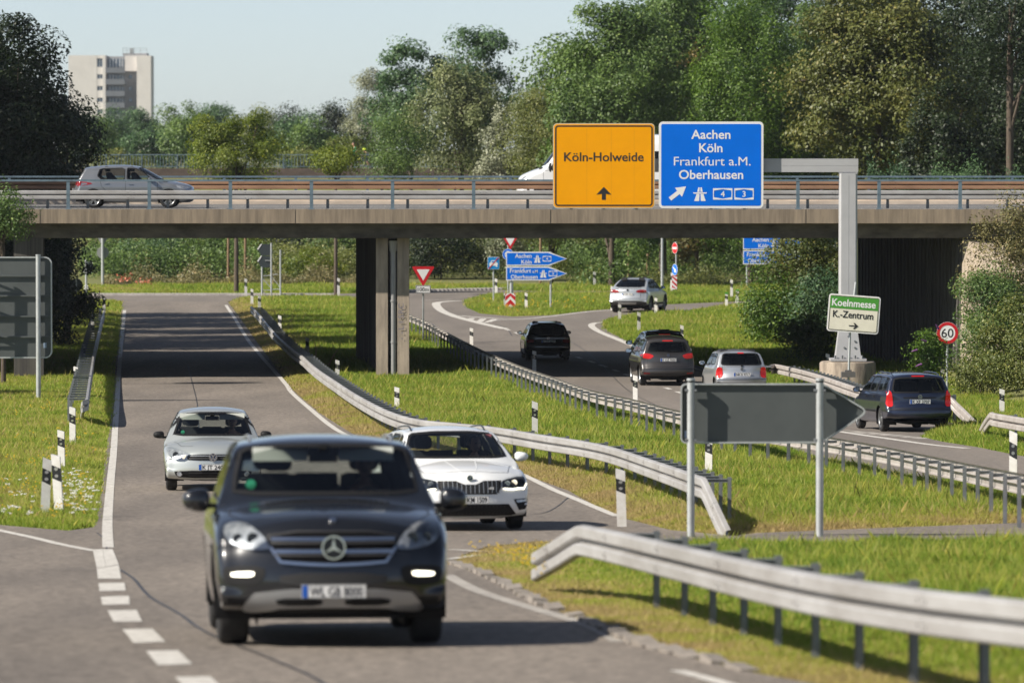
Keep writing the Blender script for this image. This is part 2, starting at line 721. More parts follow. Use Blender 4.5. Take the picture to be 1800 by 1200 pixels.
def build_ground():
    ys = np.concatenate([np.arange(2, 60, 1.0), np.arange(60, 345, 1.5), np.arange(345, 420, 3.0),
                         np.array([440, 480, 540, 620, 720, 860, 1050, 1300, 1700, 2300, 3200, 4500])])
    xs = np.concatenate([[-2500, -900, -400, -200, -120, -80, -55], np.arange(-40, 41, 2.0), [55, 80, 120, 200, 400, 900, 2500]])
    V = [(x, y, gzf(y) + ground_extra(x, y)) for y in ys for x in xs]
    nx = len(xs)
    F = [(j * nx + i, j * nx + i + 1, (j + 1) * nx + i + 1, (j + 1) * nx + i) for j in range(len(ys) - 1) for i in range(nx - 1)]
    o = obj("ground", np_mesh("ground", V, F, True), SOIL)
    return tag(o, kind="structure")


build_ground()
POLY_A = [(150, 530), (215, 530), (400, 530), (430, 570), (470, 625), (513, 683), (560, 724), (620, 762), (700, 795), (800, 812), (905, 826),
          (1000, 862), (1095, 910), (1180, 931), (1290, 941), (1330, 936), (1500, 929), (1800, 918), (2100, 906), (3000, 878), (3000, 925), (2100, 944), (1800, 951), (1300, 955),
          (1100, 953), (940, 951), (855, 960), (805, 978), (797, 992), (850, 1010), (900, 1035), (950, 1062), (1000, 1080), (1060, 1105),
          (1110, 1128), (1200, 1152), (1330, 1182), (1450, 1204), (1700, 1250), (1700, 1300), (-300, 1300), (-300, 912), (0, 922), (120, 932), (165, 926), (172, 900), (178, 860),
          (185, 800), (194, 740), (200, 680), (206, 620), (211, 570), (150, 560)]
POLY_A = [p for p in POLY_A if p not in ((150, 530), (150, 560))]
POLY_B = [(150, 519), (420, 518), (600, 516), (715, 513), (830, 508), (960, 512), (1200, 511), (1200, 516), (950, 518), (850, 521),
          (815, 529), (822, 541), (845, 551), (900, 556), (967, 554), (1033, 546), (1075, 543), (1170, 535), (1290, 530), (1400, 528),
          (1400, 534), (1290, 537), (1210, 548), (1160, 552), (1100, 556), (1062, 563), (1059, 571), (1070, 583), (1095, 595), (1119, 606),
          (1200, 634), (1265, 655), (1345, 685), (1440, 708), (1530, 722), (1620, 735), (1700, 747), (1640, 757), (1622, 768), (1658, 776),
          (1717, 785), (1775, 797), (2000, 835), (2600, 935), (2600, 985), (2000, 890), (1800, 868), (1633, 850), (1453, 812), (1335, 783), (1190, 743), (1067, 713),
          (1010, 692), (950, 668), (850, 632), (770, 590), (715, 556), (640, 528), (600, 524), (430, 524), (400, 530), (215, 530), (150, 527)]
WA, WB = W(POLY_A), W(POLY_B)
tag(cdt_sheet(WA, 1.6, 1.6).build("road", ASPH), kind="structure")
tag(cdt_sheet(WB, 2.0, 2.0).build("road", ASPH2), kind="structure")

mark = MB()
worn = MB()


def stripe(mb, pts, w, z=0.005, dash=None, n=6):
    """Painted line of width w along pixel points on the road."""
    P = catmull([gp(x, y) for x, y in pts], n)
    L, R, S = [], [], [0.0]
    for i, p in enumerate(P):
        d = P[min(i + 1, len(P) - 1)] - P[max(i - 1, 0)]
        q = Vector((d.y, -d.x, 0)).normalized() * (w / 2)
        a, b = p + q, p - q
        L.append((a.x, a.y, gzf(a.y) + z))
        R.append((b.x, b.y, gzf(b.y) + z))
        if i:
            S.append(S[-1] + (p - P[i - 1]).length)
    for i in range(len(P) - 1):
        if dash and (S[i] % (dash[0] + dash[1])) > dash[0]:
            continue
        mb.add([L[i], R[i], R[i + 1], L[i + 1]], [(0, 1, 2, 3)])


def patch(mb, pts, z=0.005):
    vs = [gp(x, y) for x, y in pts]
    mb.add([(v.x, v.y, gzf(v.y) + z) for v in vs], [tuple(range(len(vs)))])


stripe(mark, [(219, 545), (217, 565), (210, 640), (204, 730), (200, 790), (194, 850), (189, 915), (190, 962)], 0.15)
stripe(mark, [(-120, 905), (0, 932), (60, 945), (110, 957), (168, 968)], 0.14)
stripe(mark, [(397, 536), (413, 560), (433, 593), (460, 627), (500, 672), (513, 690), (547, 720), (600, 760), (680, 792), (780, 812), (903, 831),
              (927, 838), (970, 859), (1020, 880), (1085, 907)], 0.15)
patch(mark, [(163, 966), (180, 965), (186, 996), (170, 998)])
patch(mark, [(180.5, 965), (198, 965), (209, 992), (186.5, 996)])
patch(mark, [(170, 999), (209, 993), (213, 1017), (172, 1017)])
for q in ([(173, 1025), (219, 1024), (221, 1038), (175, 1039)], [(177, 1049), (227, 1047), (228, 1062), (180, 1063)],
          [(189, 1073), (240, 1072), (250, 1092), (200, 1093)], [(215, 1106), (268, 1105), (291, 1128), (235, 1130)],
          [(257, 1144), (313, 1143), (338, 1167), (277, 1169)], [(308, 1190), (370, 1189), (398, 1216), (332, 1217)]):
    patch(mark, q)
stripe(worn, [(785, 1010), (840, 1038), (940, 1070), (1040, 1100), (1090, 1128)], 0.16)
stripe(mark, [(1190, 1178), (1235, 1190), (1290, 1206), (1400, 1240)], 0.13)
stripe(mark, [(770, 966), (800, 966), (848, 969)], 0.16)
stripe(mark, [(770, 983), (800, 981), (840, 975)], 0.14)
# right-hand road
for k in range(2):
    pass
dl = [(885, 577), (905, 584), (930, 594), (960, 607), (1010, 626), (1035, 634), (1060, 643), (1090, 654), (1115, 664), (1147, 674), (1172, 682),
      (1195, 690), (1240, 704), (1300, 719), (1380, 738), (1470, 757)]
stripe(mark, dl, 0.16, dash=(2.2, 2.2), n=10)
stripe(mark, [(1474, 758), (1520, 765), (1563, 771), (1633, 781), (1701, 788)], 0.22)
stripe(worn, [(1484, 756), (1540, 761), (1587, 766), (1628, 770)], 0.2)
for k in range(6):
    x = 1500 + k * 20
    stripe(worn, [(x, 759 + k * 1.8), (x + 26, 762.2 + k * 1.85)], 0.3, n=2)
stripe(mark, [(813, 528.5), (790, 529.5), (769, 532), (768, 538), (778, 547), (800, 556), (825, 563), (853, 570), (888, 578)], 0.42)
stripe(mark, [(807, 555), (840, 557.5), (880, 560), (917, 561)], 0.3)
stripe(mark, [(853, 567), (872, 563), (917, 561), (967, 556), (1033, 548), (1076, 545)], 0.22)
for a, b in (((830, 559), (826, 562)), ((850, 560), (842, 566)), ((870, 561), (858, 566))):
    stripe(mark, [a, b], 0.3, n=2)
stripe(mark, [(1066, 566), (1045, 568), (1040, 573), (1052, 582), (1075, 592), (1100, 602), (1130, 615)], 0.3)
stripe(mark, [(1130, 615), (1200, 640), (1260, 660), (1340, 688), (1440, 712), (1530, 727), (1640, 742)], 0.14)
stripe(worn, [(225, 535), (260, 534)], 0.14)
stripe(worn, [(300, 533), (365, 532)], 0.14)
stripe(mark, [(740, 528), (795, 526)], 0.16)
tag(mark.build("road_markings", PAINT_W), kind="structure")
tag(worn.build("road_markings", PAINT_WORN), kind="structure")
crack = MB()
stripe(crack, [(211, 1001), (235, 1017), (250, 1035), (268, 1052), (300, 1070), (325, 1085), (345, 1101), (385, 1122), (420, 1135), (470, 1155), (540, 1185), (575, 1205)], 0.035, n=5)
stripe(crack, [(170, 936), (178, 942), (183, 950), (188, 966), (196, 985)], 0.02)
stripe(crack, [(60, 1002), (110, 1001), (160, 1000)], 0.02)
stripe(crack, [(870, 569), (890, 577), (900, 590)], 0.03)
stripe(crack, [(215, 930), (255, 929), (300, 931)], 0.015)
stripe(crack, [(1000, 873), (960, 900), (900, 905)], 0.02)
stripe(crack, [(330, 640), (345, 700), (350, 760)], 0.025)
stripe(crack, [(250, 760), (300, 757), (330, 759)], 0.015)
stripe(crack, [(980, 585), (1040, 625), (1110, 690), (1170, 720)], 0.03)
tag(crack.build("road_cracks", M("crack_tar", (0.03, 0.031, 0.034), 0.5)), kind="structure")

kerb = MB()
KP = catmull([gp(x, y) for x, y in [(800, 990), (850, 1009), (900, 1034), (950, 1061), (1000, 1079), (1060, 1104), (1110, 1127), (1200, 1151), (1330, 1181)]], 12)
s_acc, nxt = 0.0, 0.0
for i in range(1, len(KP)):
    s_acc += (KP[i] - KP[i - 1]).length
    if s_acc >= nxt:
        d = KP[i] - KP[i - 1]
        a = math.atan2(d.y, d.x) + random.uniform(-0.06, 0.06)
        h = random.uniform(0.05, 0.08)
        if random.random() < 0.92:
            kerb.box((KP[i].x, KP[i].y + 0.02, gzf(KP[i].y) + h / 2 - 0.03), (random.uniform(0.42, 0.5), 0.15, h), mat=Matrix.Rotation(a, 3, 'Z') @ Matrix.Rotation(random.uniform(-.06, .06), 3, 'Y') @ Matrix.Rotation(random.uniform(-.12, .12), 3, 'X'))
        nxt = s_acc + random.choice([0.5, 0.5, 0.52, 0.95])
tag(kerb.build("kerb", STONE), kind="structure")
fk = MB()
for i in range(60):
    a = gp(160 + i * 7.2, 519.5)
    fk.box((a.x, a.y + 0.3, a.z + 0.04), (0.22, 0.9, 0.14))
for i in range(30):
    a = gp(716 + i * 7.4, 513 - i * 0.15)
    fk.box((a.x, a.y + 0.6, a.z + 0.05), (0.25, 0.5, 0.14))
tag(fk.build("kerb", M("far_kerb_stone", (0.42, 0.39, 0.36), 0.9, var=0.25, scale=2)), kind="structure")

# ------------------------------------------------------------------ bridge
BY0, BY1 = 191.7, 217.6
ZD = CZ - 2.07               # top of the deck
bridge = thing("road_bridge", "long low concrete bridge with a stained edge beam carrying a road over both slip roads", "bridge", (0, BY0, 0))


def bl(mb, name, mat, parent=bridge):
    return mb.build(name, mat, parent)


mb = MB()
mb.box((0, 0.35, ZD - 0.235), (130, 0.7, 0.47))
mb.box((0, BY1 - BY0 - 0.35, ZD - 0.235), (130, 0.7, 0.47))
bl(mb, "edge_beam", CONC)
for k in range(-2, 4):
    mb = MB()
    mb.box((k * 8.6 + 1.3, -0.001, ZD - 0.235), (0.02, 0.006, 0.47))
    bl(mb, "expansion_joint", BLACK)
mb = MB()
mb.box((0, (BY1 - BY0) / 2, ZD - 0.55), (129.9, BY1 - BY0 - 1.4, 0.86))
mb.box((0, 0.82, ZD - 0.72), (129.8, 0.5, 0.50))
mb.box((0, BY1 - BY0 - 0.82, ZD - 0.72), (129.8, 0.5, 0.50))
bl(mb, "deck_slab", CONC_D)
# pier: a fluted wall with two lit end columns and a drain pipe
pf, pb = at(690, 600, 192.9), at(638, 600, 213.5)
pdir = Vector((pb.x - pf.x, pb.y - pf.y, 0)).normalized()
pn = Vector((pdir.y, -pdir.x, 0))
pier_ang = math.atan2(pdir.y, pdir.x)
mb = MB()
zt, zb = ZD - 0.98, gzf(193) - 0.4
L = (pb - pf).length
c = (Vector((pf.x, pf.y, 0)) + Vector((pb.x, pb.y, 0))) / 2 - Vector((0, BY0, 0))
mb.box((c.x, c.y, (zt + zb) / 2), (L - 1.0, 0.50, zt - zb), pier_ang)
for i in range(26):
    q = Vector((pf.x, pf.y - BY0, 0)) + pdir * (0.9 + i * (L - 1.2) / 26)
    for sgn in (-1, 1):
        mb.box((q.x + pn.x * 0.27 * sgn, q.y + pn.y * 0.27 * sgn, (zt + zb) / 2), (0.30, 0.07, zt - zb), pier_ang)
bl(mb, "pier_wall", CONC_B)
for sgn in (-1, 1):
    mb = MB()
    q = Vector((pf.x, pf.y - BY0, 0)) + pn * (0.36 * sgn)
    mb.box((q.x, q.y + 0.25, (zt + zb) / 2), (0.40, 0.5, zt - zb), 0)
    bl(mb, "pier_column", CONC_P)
mb = MB()
q = Vector((pf.x + 0.02, pf.y - BY0 + 0.1, 0))
mb.cyl((q.x, q.y, zb + 0.2), (q.x, q.y, zt - 0.45), 0.105)
mb.cyl((q.x, q.y, zt - 0.46), (q.x, q.y, zt - 0.10), 0.13, 0.17)
for k in (1.6, 3.0):
    mb.cyl((q.x, q.y, zb + k), (q.x, q.y, zb + k + 0.06), 0.125)
bl(mb, "drain_pipe", M("drain_pipe_grey", (0.30, 0.295, 0.29), 0.5, 0.2, var=0.15, scale=2, stretch=(5, 5, .6)))
# scrawl on the right column
mb = MB()
qx = pf.x + 0.36 * pn.x
for k, ch in enumerate("CRSIL--"):
    vs, fs = text_vf(ch, 0.26, 1.1)
    mb.add([(qx + 0.02 - v, pf.y - BY0 - 0.012, CZ - 5.35 - k * 0.185 + u) for u, v in vs], fs)
bl(mb, "graffiti", M("spray_paint", (0.16, 0.15, 0.19), 0.7))
# right abutment wall and wing, left abutment
a0, a1 = at(1688, 600, 192.6), at(1508, 600, 216.5)
mb = MB()
d = Vector((a1.x - a0.x, a1.y - a0.y, 0))
mid = (a0 + a1) / 2
nn = Vector((d.y, -d.x, 0)).normalized()
mb.box((mid.x + nn.x * 0.5, mid.y - BY0 + nn.y * 0.5, (ZD - 0.98 + gzf(200) - 0.5) / 2), (d.length, 1.0, ZD - 0.98 - gzf(200) + 0.5), math.atan2(d.y, d.x))
for i in range(30):
    q = Vector((a0.x, a0.y, 0)).lerp(Vector((a1.x, a1.y, 0)), (i + 0.5) / 30)
    mb.box((q.x - nn.x * 0.03, q.y - BY0 - nn.y * 0.03, (ZD - 0.98 + gzf(200) - 0.5) / 2), (0.30, 0.06, ZD - 1.0 - gzf(200) + 0.5), math.atan2(d.y, d.x))
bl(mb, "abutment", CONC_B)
mb = MB()
mb.box((-17.3, 12.5, (ZD - 0.98 + gzf(200) - 0.5) / 2), (1.0, 24, ZD - 0.98 - gzf(200) + 0.5), 0.08)
bl(mb, "abutment", CONC_B)
mb = MB()
w0, w1 = at(1686, 600, 192.3), at(1740, 600, 186.0)
zz = gzf(190)
P = [(w0.x, w0.y - BY0), (w1.x + 3, w1.y - BY0 - 1.0), (w1.x + 3.4, w1.y - BY0 - .4), (w0.x + 0.9, w0.y - BY0 + 0.5)]
vs = [(x, y, zz - 0.5) for x, y in P] + [(P[0][0] + .12, P[0][1] + .1, ZD - 1.0), (P[1][0], P[1][1], ZD - 2.6), (P[2][0], P[2][1], ZD - 2.6), (P[3][0], P[3][1], ZD - 1.0)]
mb.add(vs, [(0, 1, 5, 4), (1, 2, 6, 5), (2, 3, 7, 6), (3, 0, 4, 7), (4, 5, 6, 7)])
bl(mb, "wing_wall", CONC_P)
# deck surface and kerbs
rd = MB()
rd.box((0, (BY0 + 0.7 + 209.0) / 2, ZD + 0.004 - 0.05), (129, 209.0 - BY0 - 0.72, 0.1))
rd.box((0, (211.6 + BY1 - 0.7) / 2, ZD + 0.004 - 0.05), (129, BY1 - 0.72 - 211.6, 0.1))
tag(rd.build("road", M_asphalt("bridge_asphalt", (0.16, 0.155, 0.15), (0.12, 0.117, 0.115), 0.4, 0.15)), kind="structure")
rm = MB()
rm.box((0, 200.6, ZD + 0.009), (128, 0.12, 0.006))
rm.box((0, 193.2, ZD + 0.009), (128, 0.14, 0.006))
tag(rm.build("road_markings", PAINT_W), kind="structure")
mb = MB()
mb.box((0, 209.0 - BY0 + 0.35, ZD + 0.05), (129, 0.7, 0.14))
mb.box((0, 210.6 - BY0, ZD + 0.12), (129, 1.8, 0.30))
bl(mb, "median_kerb", M("median_concrete", (0.50, 0.42, 0.34), 0.9, var=0.2, scale=2.5, stretch=(0.4, 1, 1)))


def hand_rail(name, label, Y, x0, x1, step, h, mat, z0, top_w=0.09, low=False, phase=0.0, bars=None, post_w=0.10):
    t = thing(name, label, "railing", (0, Y, z0))
    mb = MB()
    mb.box(((x0 + x1) / 2, 0, h - 0.03), (x1 - x0, 0.12, top_w * 0.75))
    mb.build("top_rail", mat, t)
    if bars:
        mb = MB()
        mb.box(((x0 + x1) / 2, 0, 0.12), (x1 - x0, 0.04, 0.05))
        n = int((x1 - x0) / bars)
        for i in range(n):
            mb.box((x0 + (i + 0.5) * bars, 0, (h + 0.1) / 2), (0.035, 0.02, h - 0.16))
        mb.build("infill_bars", mat, t)
    pm = None
    x = x0 + phase
    while x < x1:
        if pm is None:
            mb = MB()
            mb.box((0, 0, (h - 0.05) / 2 - 0.05), (post_w, 0.10, h + 0.02))
            mb.box((0, 0, 0.012), (0.2, 0.2, 0.024))
            p = mb.build("post", mat, t)
            pm = p.data
        else:
            p = obj("post", pm, None, t)
        p.location = (x, 0, 0)
        x += step
    return t


hand_rail("bridge_railing", "grey blue post and rail railing along the near edge of the bridge", BY0 + 0.25, -26.0, 30.0, 2.735, 1.0, RAIL_B, ZD, phase=(at(120, 365, BY0 + .25).x + 26.0) % 2.735, post_w=0.115)
hand_rail("bridge_railing", "grey blue railing along the far edge of the bridge behind the brown crash barrier", BY1 - 0.3, -28, 30.0, 2.735, 1.0, RAIL_B, ZD, phase=0.6)


# ------------------------------------------------------------------ crash barriers
BEAM = [(0.015, 0.0), (0.07, 0.012), (0.083, 0.028), (0.083, 0.112), (0.072, 0.128), (0.004, 0.145), (0.0, 0.155), (0.004, 0.165), (0.072, 0.182), (0.083, 0.198), (0.083, 0.282), (0.07, 0.298), (0.015, 0.31)]


def guardrail(label, path, side, post_step, mat=None, spacer=0.36, skip_posts=(), top=0.75, lowered=0, z_of=None, group="galvanised crash barriers along the slip roads", post_mat=None, dbl=False):
    """path: list of (world point on the ground, height of the beam's top). side: +1 if the beam faces left of the path's direction."""
    mat = mat or GALV
    o = path[0][0]
    t = thing("crash_barrier", label, "crash barrier", o, 0, group)
    P = catmull([(p.x - o.x, p.y - o.y, h) for p, h in path], 10)
    zf = z_of or (lambda x, y: gzf(y))
    n = len(P)
    nrm = []
    for i in range(n):
        d = P[min(i + 1, n - 1)] - P[max(i - 1, 0)]
        nrm.append(Vector((-d.y, d.x, 0)).normalized() * side)
    mb = MB()
    th = 0.006
    k = len(BEAM)
    for shell in (0, 1):
        vs = []
        for i, p in enumerate(P):
            z = zf(p.x + o.x, p.y + o.y) - o.z
            for dd, zz in BEAM:
                q = p + nrm[i] * (dd - shell * th)
                vs.append((q.x, q.y, z + p.z - 0.31 + zz))
        fs = [(i * k + j, i * k + j + 1, (i + 1) * k + j + 1, (i + 1) * k + j) for i in range(n - 1) for j in range(k - 1)]
        mb.add(vs, fs, False)
    # overlap joints of the beam lengths
    S = [0.0]
    for i in range(1, n):
        S.append(S[-1] + (P[i] - P[i - 1]).length)

    def pt(s):
        i = min(max(int(np.searchsorted(S, s)) - 1, 0), n - 2)
        f = (s - S[i]) / max(1e-6, S[i + 1] - S[i])
        return P[i].lerp(P[i + 1], f), nrm[i].lerp(nrm[i + 1], f).normalized(), (P[i + 1] - P[i]).normalized()
    s = 1.0
    while s < S[-1]:
        p, q, d = pt(s)
        z = zf(p.x + o.x, p.y + o.y) - o.z
        vs = []
        for e in (-0.02, 0.02):
            for dd, zz in BEAM:
                r = p + q * (dd + 0.0025) + d * e
                vs.append((r.x, r.y, z + p.z - 0.31 + zz))
        mb.add(vs, [(j, j + 1, k + j + 1, k + j) for j in range(k - 1)])
        for zz in (0.07, 0.24):
            for e in (-0.1, 0.1):
                r = p + q * 0.083 + d * e
                mb.box((r.x, r.y, z + p.z - 0.31 + zz), (0.022, 0.02, 0.022), math.atan2(d.y, d.x))
        s += 4.0
    mb.build("beam", mat, t, fix=False)
    pmesh = smesh = None
    s = 0.6
    cnt = 0
    while s < S[-1] and cnt < 95:
        p, q, d = pt(s)
        if p.z > top - 0.02:
            ang = math.atan2(d.y, d.x)
            z = zf(p.x + o.x, p.y + o.y) - o.z
            if pmesh is None:
                mb = MB()
                H = top - 0.02
                mb.box((0, 0.04, H / 2 - 0.1), (0.10, 0.006, H + 0.2))
                mb.box((-0.047, 0.015, H / 2 - 0.1), (0.006, 0.05, H + 0.2))
                mb.box((0.047, 0.015, H / 2 - 0.1), (0.006, 0.05, H + 0.2))
                po = mb.build("post", post_mat or GALV_D, t)
                pmesh = po.data
                mb = MB()
                mb.box((0, spacer / 2 * side, top - 0.072), (0.06, spacer, 0.045))
                mb.box((0, spacer / 2 * side, top - 0.047), (0.09, spacer + 0.12, 0.008))
                so = mb.build("spacer", GALV_D, t)
                smesh = so.data
            else:
                po = obj("post", pmesh, None, t)
                so = obj("spacer", smesh, None, t)
            b = p - q * spacer
            po.location = (b.x, b.y, z)
            so.location = (b.x, b.y, z)
            po.rotation_euler = so.rotation_euler = (0, 0, ang)
            cnt += 1
        s += post_step
    return t


def rail_path(px, top=0.75):
    out = []
    for q in px:
        if q[0] == 'w':
            out.append((Vector((q[1], q[2], gzf(q[2]))), q[3]))
            continue
        h = q[2] if len(q) > 2 else top
        p = gp(q[0], q[1], h)
        out.append((Vector((p.x, p.y, gzf(p.y))), h))
    return out


guardrail("near galvanised barrier with its end dipping to the kerbed grass tip", rail_path([('w', 0.28, 58.66, 0.40), ('w', 0.50, 57.2, 0.58), ('w', 0.68, 56.0, 0.735), ('w', 0.74, 55.6, 0.75), ('w', 0.82, 55.0, 0.75), (1110, 938), (1200, 958), (1400, 1000), (1600, 1031), (1800, 1053), (2050, 1078)]), -1, 2.0, GALV, spacer=0.45)
guardrail("long galvanised barrier curving along the middle meadow, near end ramped into the ground", rail_path([(443, 538), (460, 556), (490, 591), (515, 613), (540, 632), (590, 669), (640, 700), (690, 724), (740, 737), (800, 743), (870, 750), (950, 763), (1040, 777), (1100, 792), (1170, 815), (1226, 834), ('w', 2.76, 81.8, 0.75), ('w', 2.80, 81.3, 0.72), ('w', 2.90, 80.2, 0.45), ('w', 3.04, 78.7, 0.08)]), -1, 2.0, GALV, spacer=0.40)
guardrail("galvanised barrier seen from behind with its row of posts beside the right road", rail_path([(715, 551), (750, 565), (790, 587), (850, 617), (900, 638), (960, 659), (1030, 683), (1110, 701), (1190, 721), (1330, 749), (1460, 768), (1600, 794), (1800, 833), (2000, 873)]), 1, 2.0, GALV_W, spacer=0.22)
guardrail("weathered barrier below the sign gantry running down behind the dark blue estate car", rail_path([(1352, 641), (1372, 641), (1430, 655), (1530, 686), (1600, 689), (1662, 693), (1690, 713, 0.48), (1724, 747, 0.1)]), -1, 1.33, GALV_W, spacer=0.40)
guardrail("short barrier with a kinked end in the grass tongue at the right edge", rail_path([('w', 11.32, 137.2, 0.08), ('w', 11.1, 133.2, 0.42), ('w', 10.97, 129.8, 0.74), ('w', 10.97, 129.0, 0.75), ('w', 11.08, 127.5, 0.75), (1800, 734), (1900, 750), (2050, 775)]), -1, 2.0, GALV_W, spacer=0.40)
guardrail("ladder-like barrier beside the left road below the big sign", rail_path([(147, 716, 0.4), (150, 698), (155, 667), (162, 625), (170, 590), (176, 565), (181, 548)]), -1, 2.67, GALV, spacer=0.42)
zbr = lambda x, y: ZD
zpt = lambda x, Y: Vector((x, Y, ZD))
guardrail("grey barrier on short posts along the near side of the bridge road", [(zpt(-26, 194.0), 0.62), (zpt(0, 194.0), 0.62), (zpt(28, 194.0), 0.62)], -1, 1.365, GALV, spacer=0.2, top=0.62, z_of=zbr, group="crash barriers on the bridge")
guardrail("brown stained double barrier along the middle of the bridge, upper beam", [(zpt(-27, 209.7), 0.86), (zpt(0, 209.7), 0.86), (zpt(30, 209.7), 0.86)], -1, 2.7, RUST_R, spacer=0.2, top=0.86, z_of=zbr, group="crash barriers on the bridge")

# ------------------------------------------------------------------ delineator posts
def delineator_proto():
    t = thing("delineator_post", "post", "delineator post", (0, 0, 0), 0, "white delineator posts along the slip roads")

    def sec(z, slant=0.0):
        pts = [(-0.06, -0.03), (0.06, -0.03), (0.055, 0.03), (0.0, 0.062), (-0.055, 0.03)]
        return [(x, y, z + slant * (0.06 - x)) for x, y in pts]

    def seg(za, sa, zb_, sb, gr=1.0):
        mb = MB()
        lo = [(x * gr, y * gr, z) for x, y, z in sec(za, sa)]
        hi = [(x * gr, y * gr, z) for x, y, z in sec(zb_, sb)]
        mb.add(lo + hi, [(i, (i + 1) % 5, 5 + (i + 1) % 5, 5 + i) for i in range(5)] + [(4, 3, 2, 1, 0), (5, 6, 7, 8, 9)])
        return mb
    mb = seg(-0.2, 0, 0.56, 0.55)
    mb.build("post_foot", DPOST, t)
    seg(0.56, 0.55, 0.775, 0.55, 0.985).build("black_band", DBLACK, t)
    seg(0.775, 0.55, 0.955, 0.45).build("post_head", DPOST, t)
    for z in (0.66, 0.77):
        mb = MB()
        mb.cyl((0, -0.034, z), (0, -0.028, z), 0.026, seg=12)
        mb.build("reflector", REFL, t)
    return t


DEL = [  # base pixel, top pixel y, lean, label
    (78, 914, 806, 0.05, "front-left one of the two leaning white delineators by the left grass corner"),
    (105, 909, 800, -0.06, "front-right one of the two leaning white delineators by the left grass corner"),
    (109, 826, 757, -0.02, "white delineator just behind the two leaning ones in the left grass"),
    (128, 786, 716, 0.0, "white delineator in the left grass nearest the end of the ladder-like barrier"),
    (133, 688, 645, 0.02, "white delineator standing beside the near end of the ladder-like barrier"),
    (147, 640, 607, 0.0, "shaded delineator beside the ladder-like barrier under the bridge"),
    (163, 600, 565, 0.0, "sunlit delineator at the far end of the ladder-like barrier"),
    (176, 570, 543, 0.0, "delineator in the left verge just past the barrier"),
    (183, 552, 522, 0.0, "delineator in the left verge close to the junction"),
    (432, 523, 490, 0.0, "white delineator across the junction left of the lattice sign"),
    (443, 538, 508, 0.0, "white delineator at the far end of the middle barrier"),
    (456, 546, 525, 0.0, "half hidden dark delineator just behind the far end of the middle barrier"),
    (492, 587, 555, 0.0, "sunlit delineator behind the middle barrier on the left of the pier"),
    (540, 628, 594, 0.0, "shaded delineator behind the middle barrier under the bridge"),
    (593, 671, 633, 0.0, "white delineator behind the middle barrier close to the pier foot"),
    (698, 726, 681, 0.0, "white delineator in the middle meadow where the barrier starts to curve"),
    (940, 776, 706, 0.0, "white delineator in the meadow behind the middle of the curving barrier"),
    (1246, 843, 765, 0.0, "delineator partly behind the grey arrow sign back"),
    (1093, 925, 825, -0.03, "large white delineator behind the near barrier"),
    (939, 652, 617, 0.0, "white delineator between the beams of the right road's barrier"),
    (1117, 712, 660, 0.0, "white delineator with reflectors on the barrier below the grey people carrier"),
    (1781, 872, 748, 0.0, "dirty white delineator with two round reflectors at the right edge"),
    (1761, 734, 684, 0.0, "white delineator behind the kinked barrier end at the right edge"),
    (1656, 688, 652, 0.0, "white delineator behind the dark blue estate next to the speed sign"),
    (1455, 660, 622, 0.0, "white delineator in front of the gantry's round foundation"),
    (595, 521, 489, 0.0, "white delineator across the junction left of the pier"),
    (872, 521, 490, 0.0, "white delineator behind the blue car sign on the grass triangle"),
    (888, 543, 515, 0.0, "white delineator right beside the red chevron board"),
    (925, 545, 515, 0.0, "white delineator on the grass triangle under the blue arrow signs"),
    (1045, 506, 478, 0.0, "delineator in front of the hedge above the grass triangle"),
    (1164, 507, 485, 0.03, "narrow white delineator at the foot of the lamp post"),
    (1180, 511, 480, 0.05, "white delineator beside the red and white striped beacon"),
    (1286, 525, 492, 0.0, "white delineator at the far verge below the hidden blue signs"),
    (1277, 541, 520, 0.0, "short white post with a green cap by the side road"),
    (1295, 535, 516, 0.05, "short leaning delineator next to the green capped post"),
    (1076, 545, 503, 0.0, "white delineator just left of the silver coupe"),
    (1123, 588, 549, 0.0, "white delineator in front of the silver coupe on the lower grass"),
    (1089, 566, 535, 0.0, "white delineator overlapping the left rear of the silver coupe"),
    (1153, 554, 524, 0.0, "white delineator in front of the silver coupe's rear wheel"),
    (1198, 609, 572, 0.02, "white delineator behind the black car on the lower grass"),
    (829, 610, 577, 0.0, "dark shaded delineator behind the right road's barrier under the bridge"),
]
dp = delineator_proto()
for i, (x, yb, yt, lean, lab) in enumerate(DEL):
    o = dp if i == 0 else copy_tree(dp)
    p = gp(x, yb)
    h = (yb - yt) / px_at(p.y)
    k = min(1.15, max(0.72, h / 0.98))
    o.location = p
    o.scale = (1.15, 1.15, k)
    o.rotation_euler = (random.uniform(-0.02, 0.02), lean, random.uniform(-0.25, 0.25))
    o["label"] = lab
    if "green cap" in lab:
        mb = MB()
        mb.box((0, 0, 0.99), (0.13, 0.1, 0.10))
        mb.build("green_cap", SIGN_G, o)

# ------------------------------------------------------------------ signs
SGRP = None


def sign_thing(name, label, cat, x, y, Y=None, rz=0.0, group=None):
    p = gp(x, y) if Y is None else at(x, y, Y)
    return thing(name, label, cat, p, rz, group)


def face(name, poly, y, mat, parent, th=0.004):
    mb = MB()
    mb.prism(poly, y - th, y)
    return mb.build(name, mat, parent)


def ringpart(name, poly, w, y, mat, parent):
    mb = MB()
    mb.ring(poly, off_poly(poly, -w), y - 0.003, y)
    return mb.build(name, mat, parent)


def sh(poly, dx, dz, s=1.0):
    return [(x * s + dx, z * s + dz) for x, z in poly]


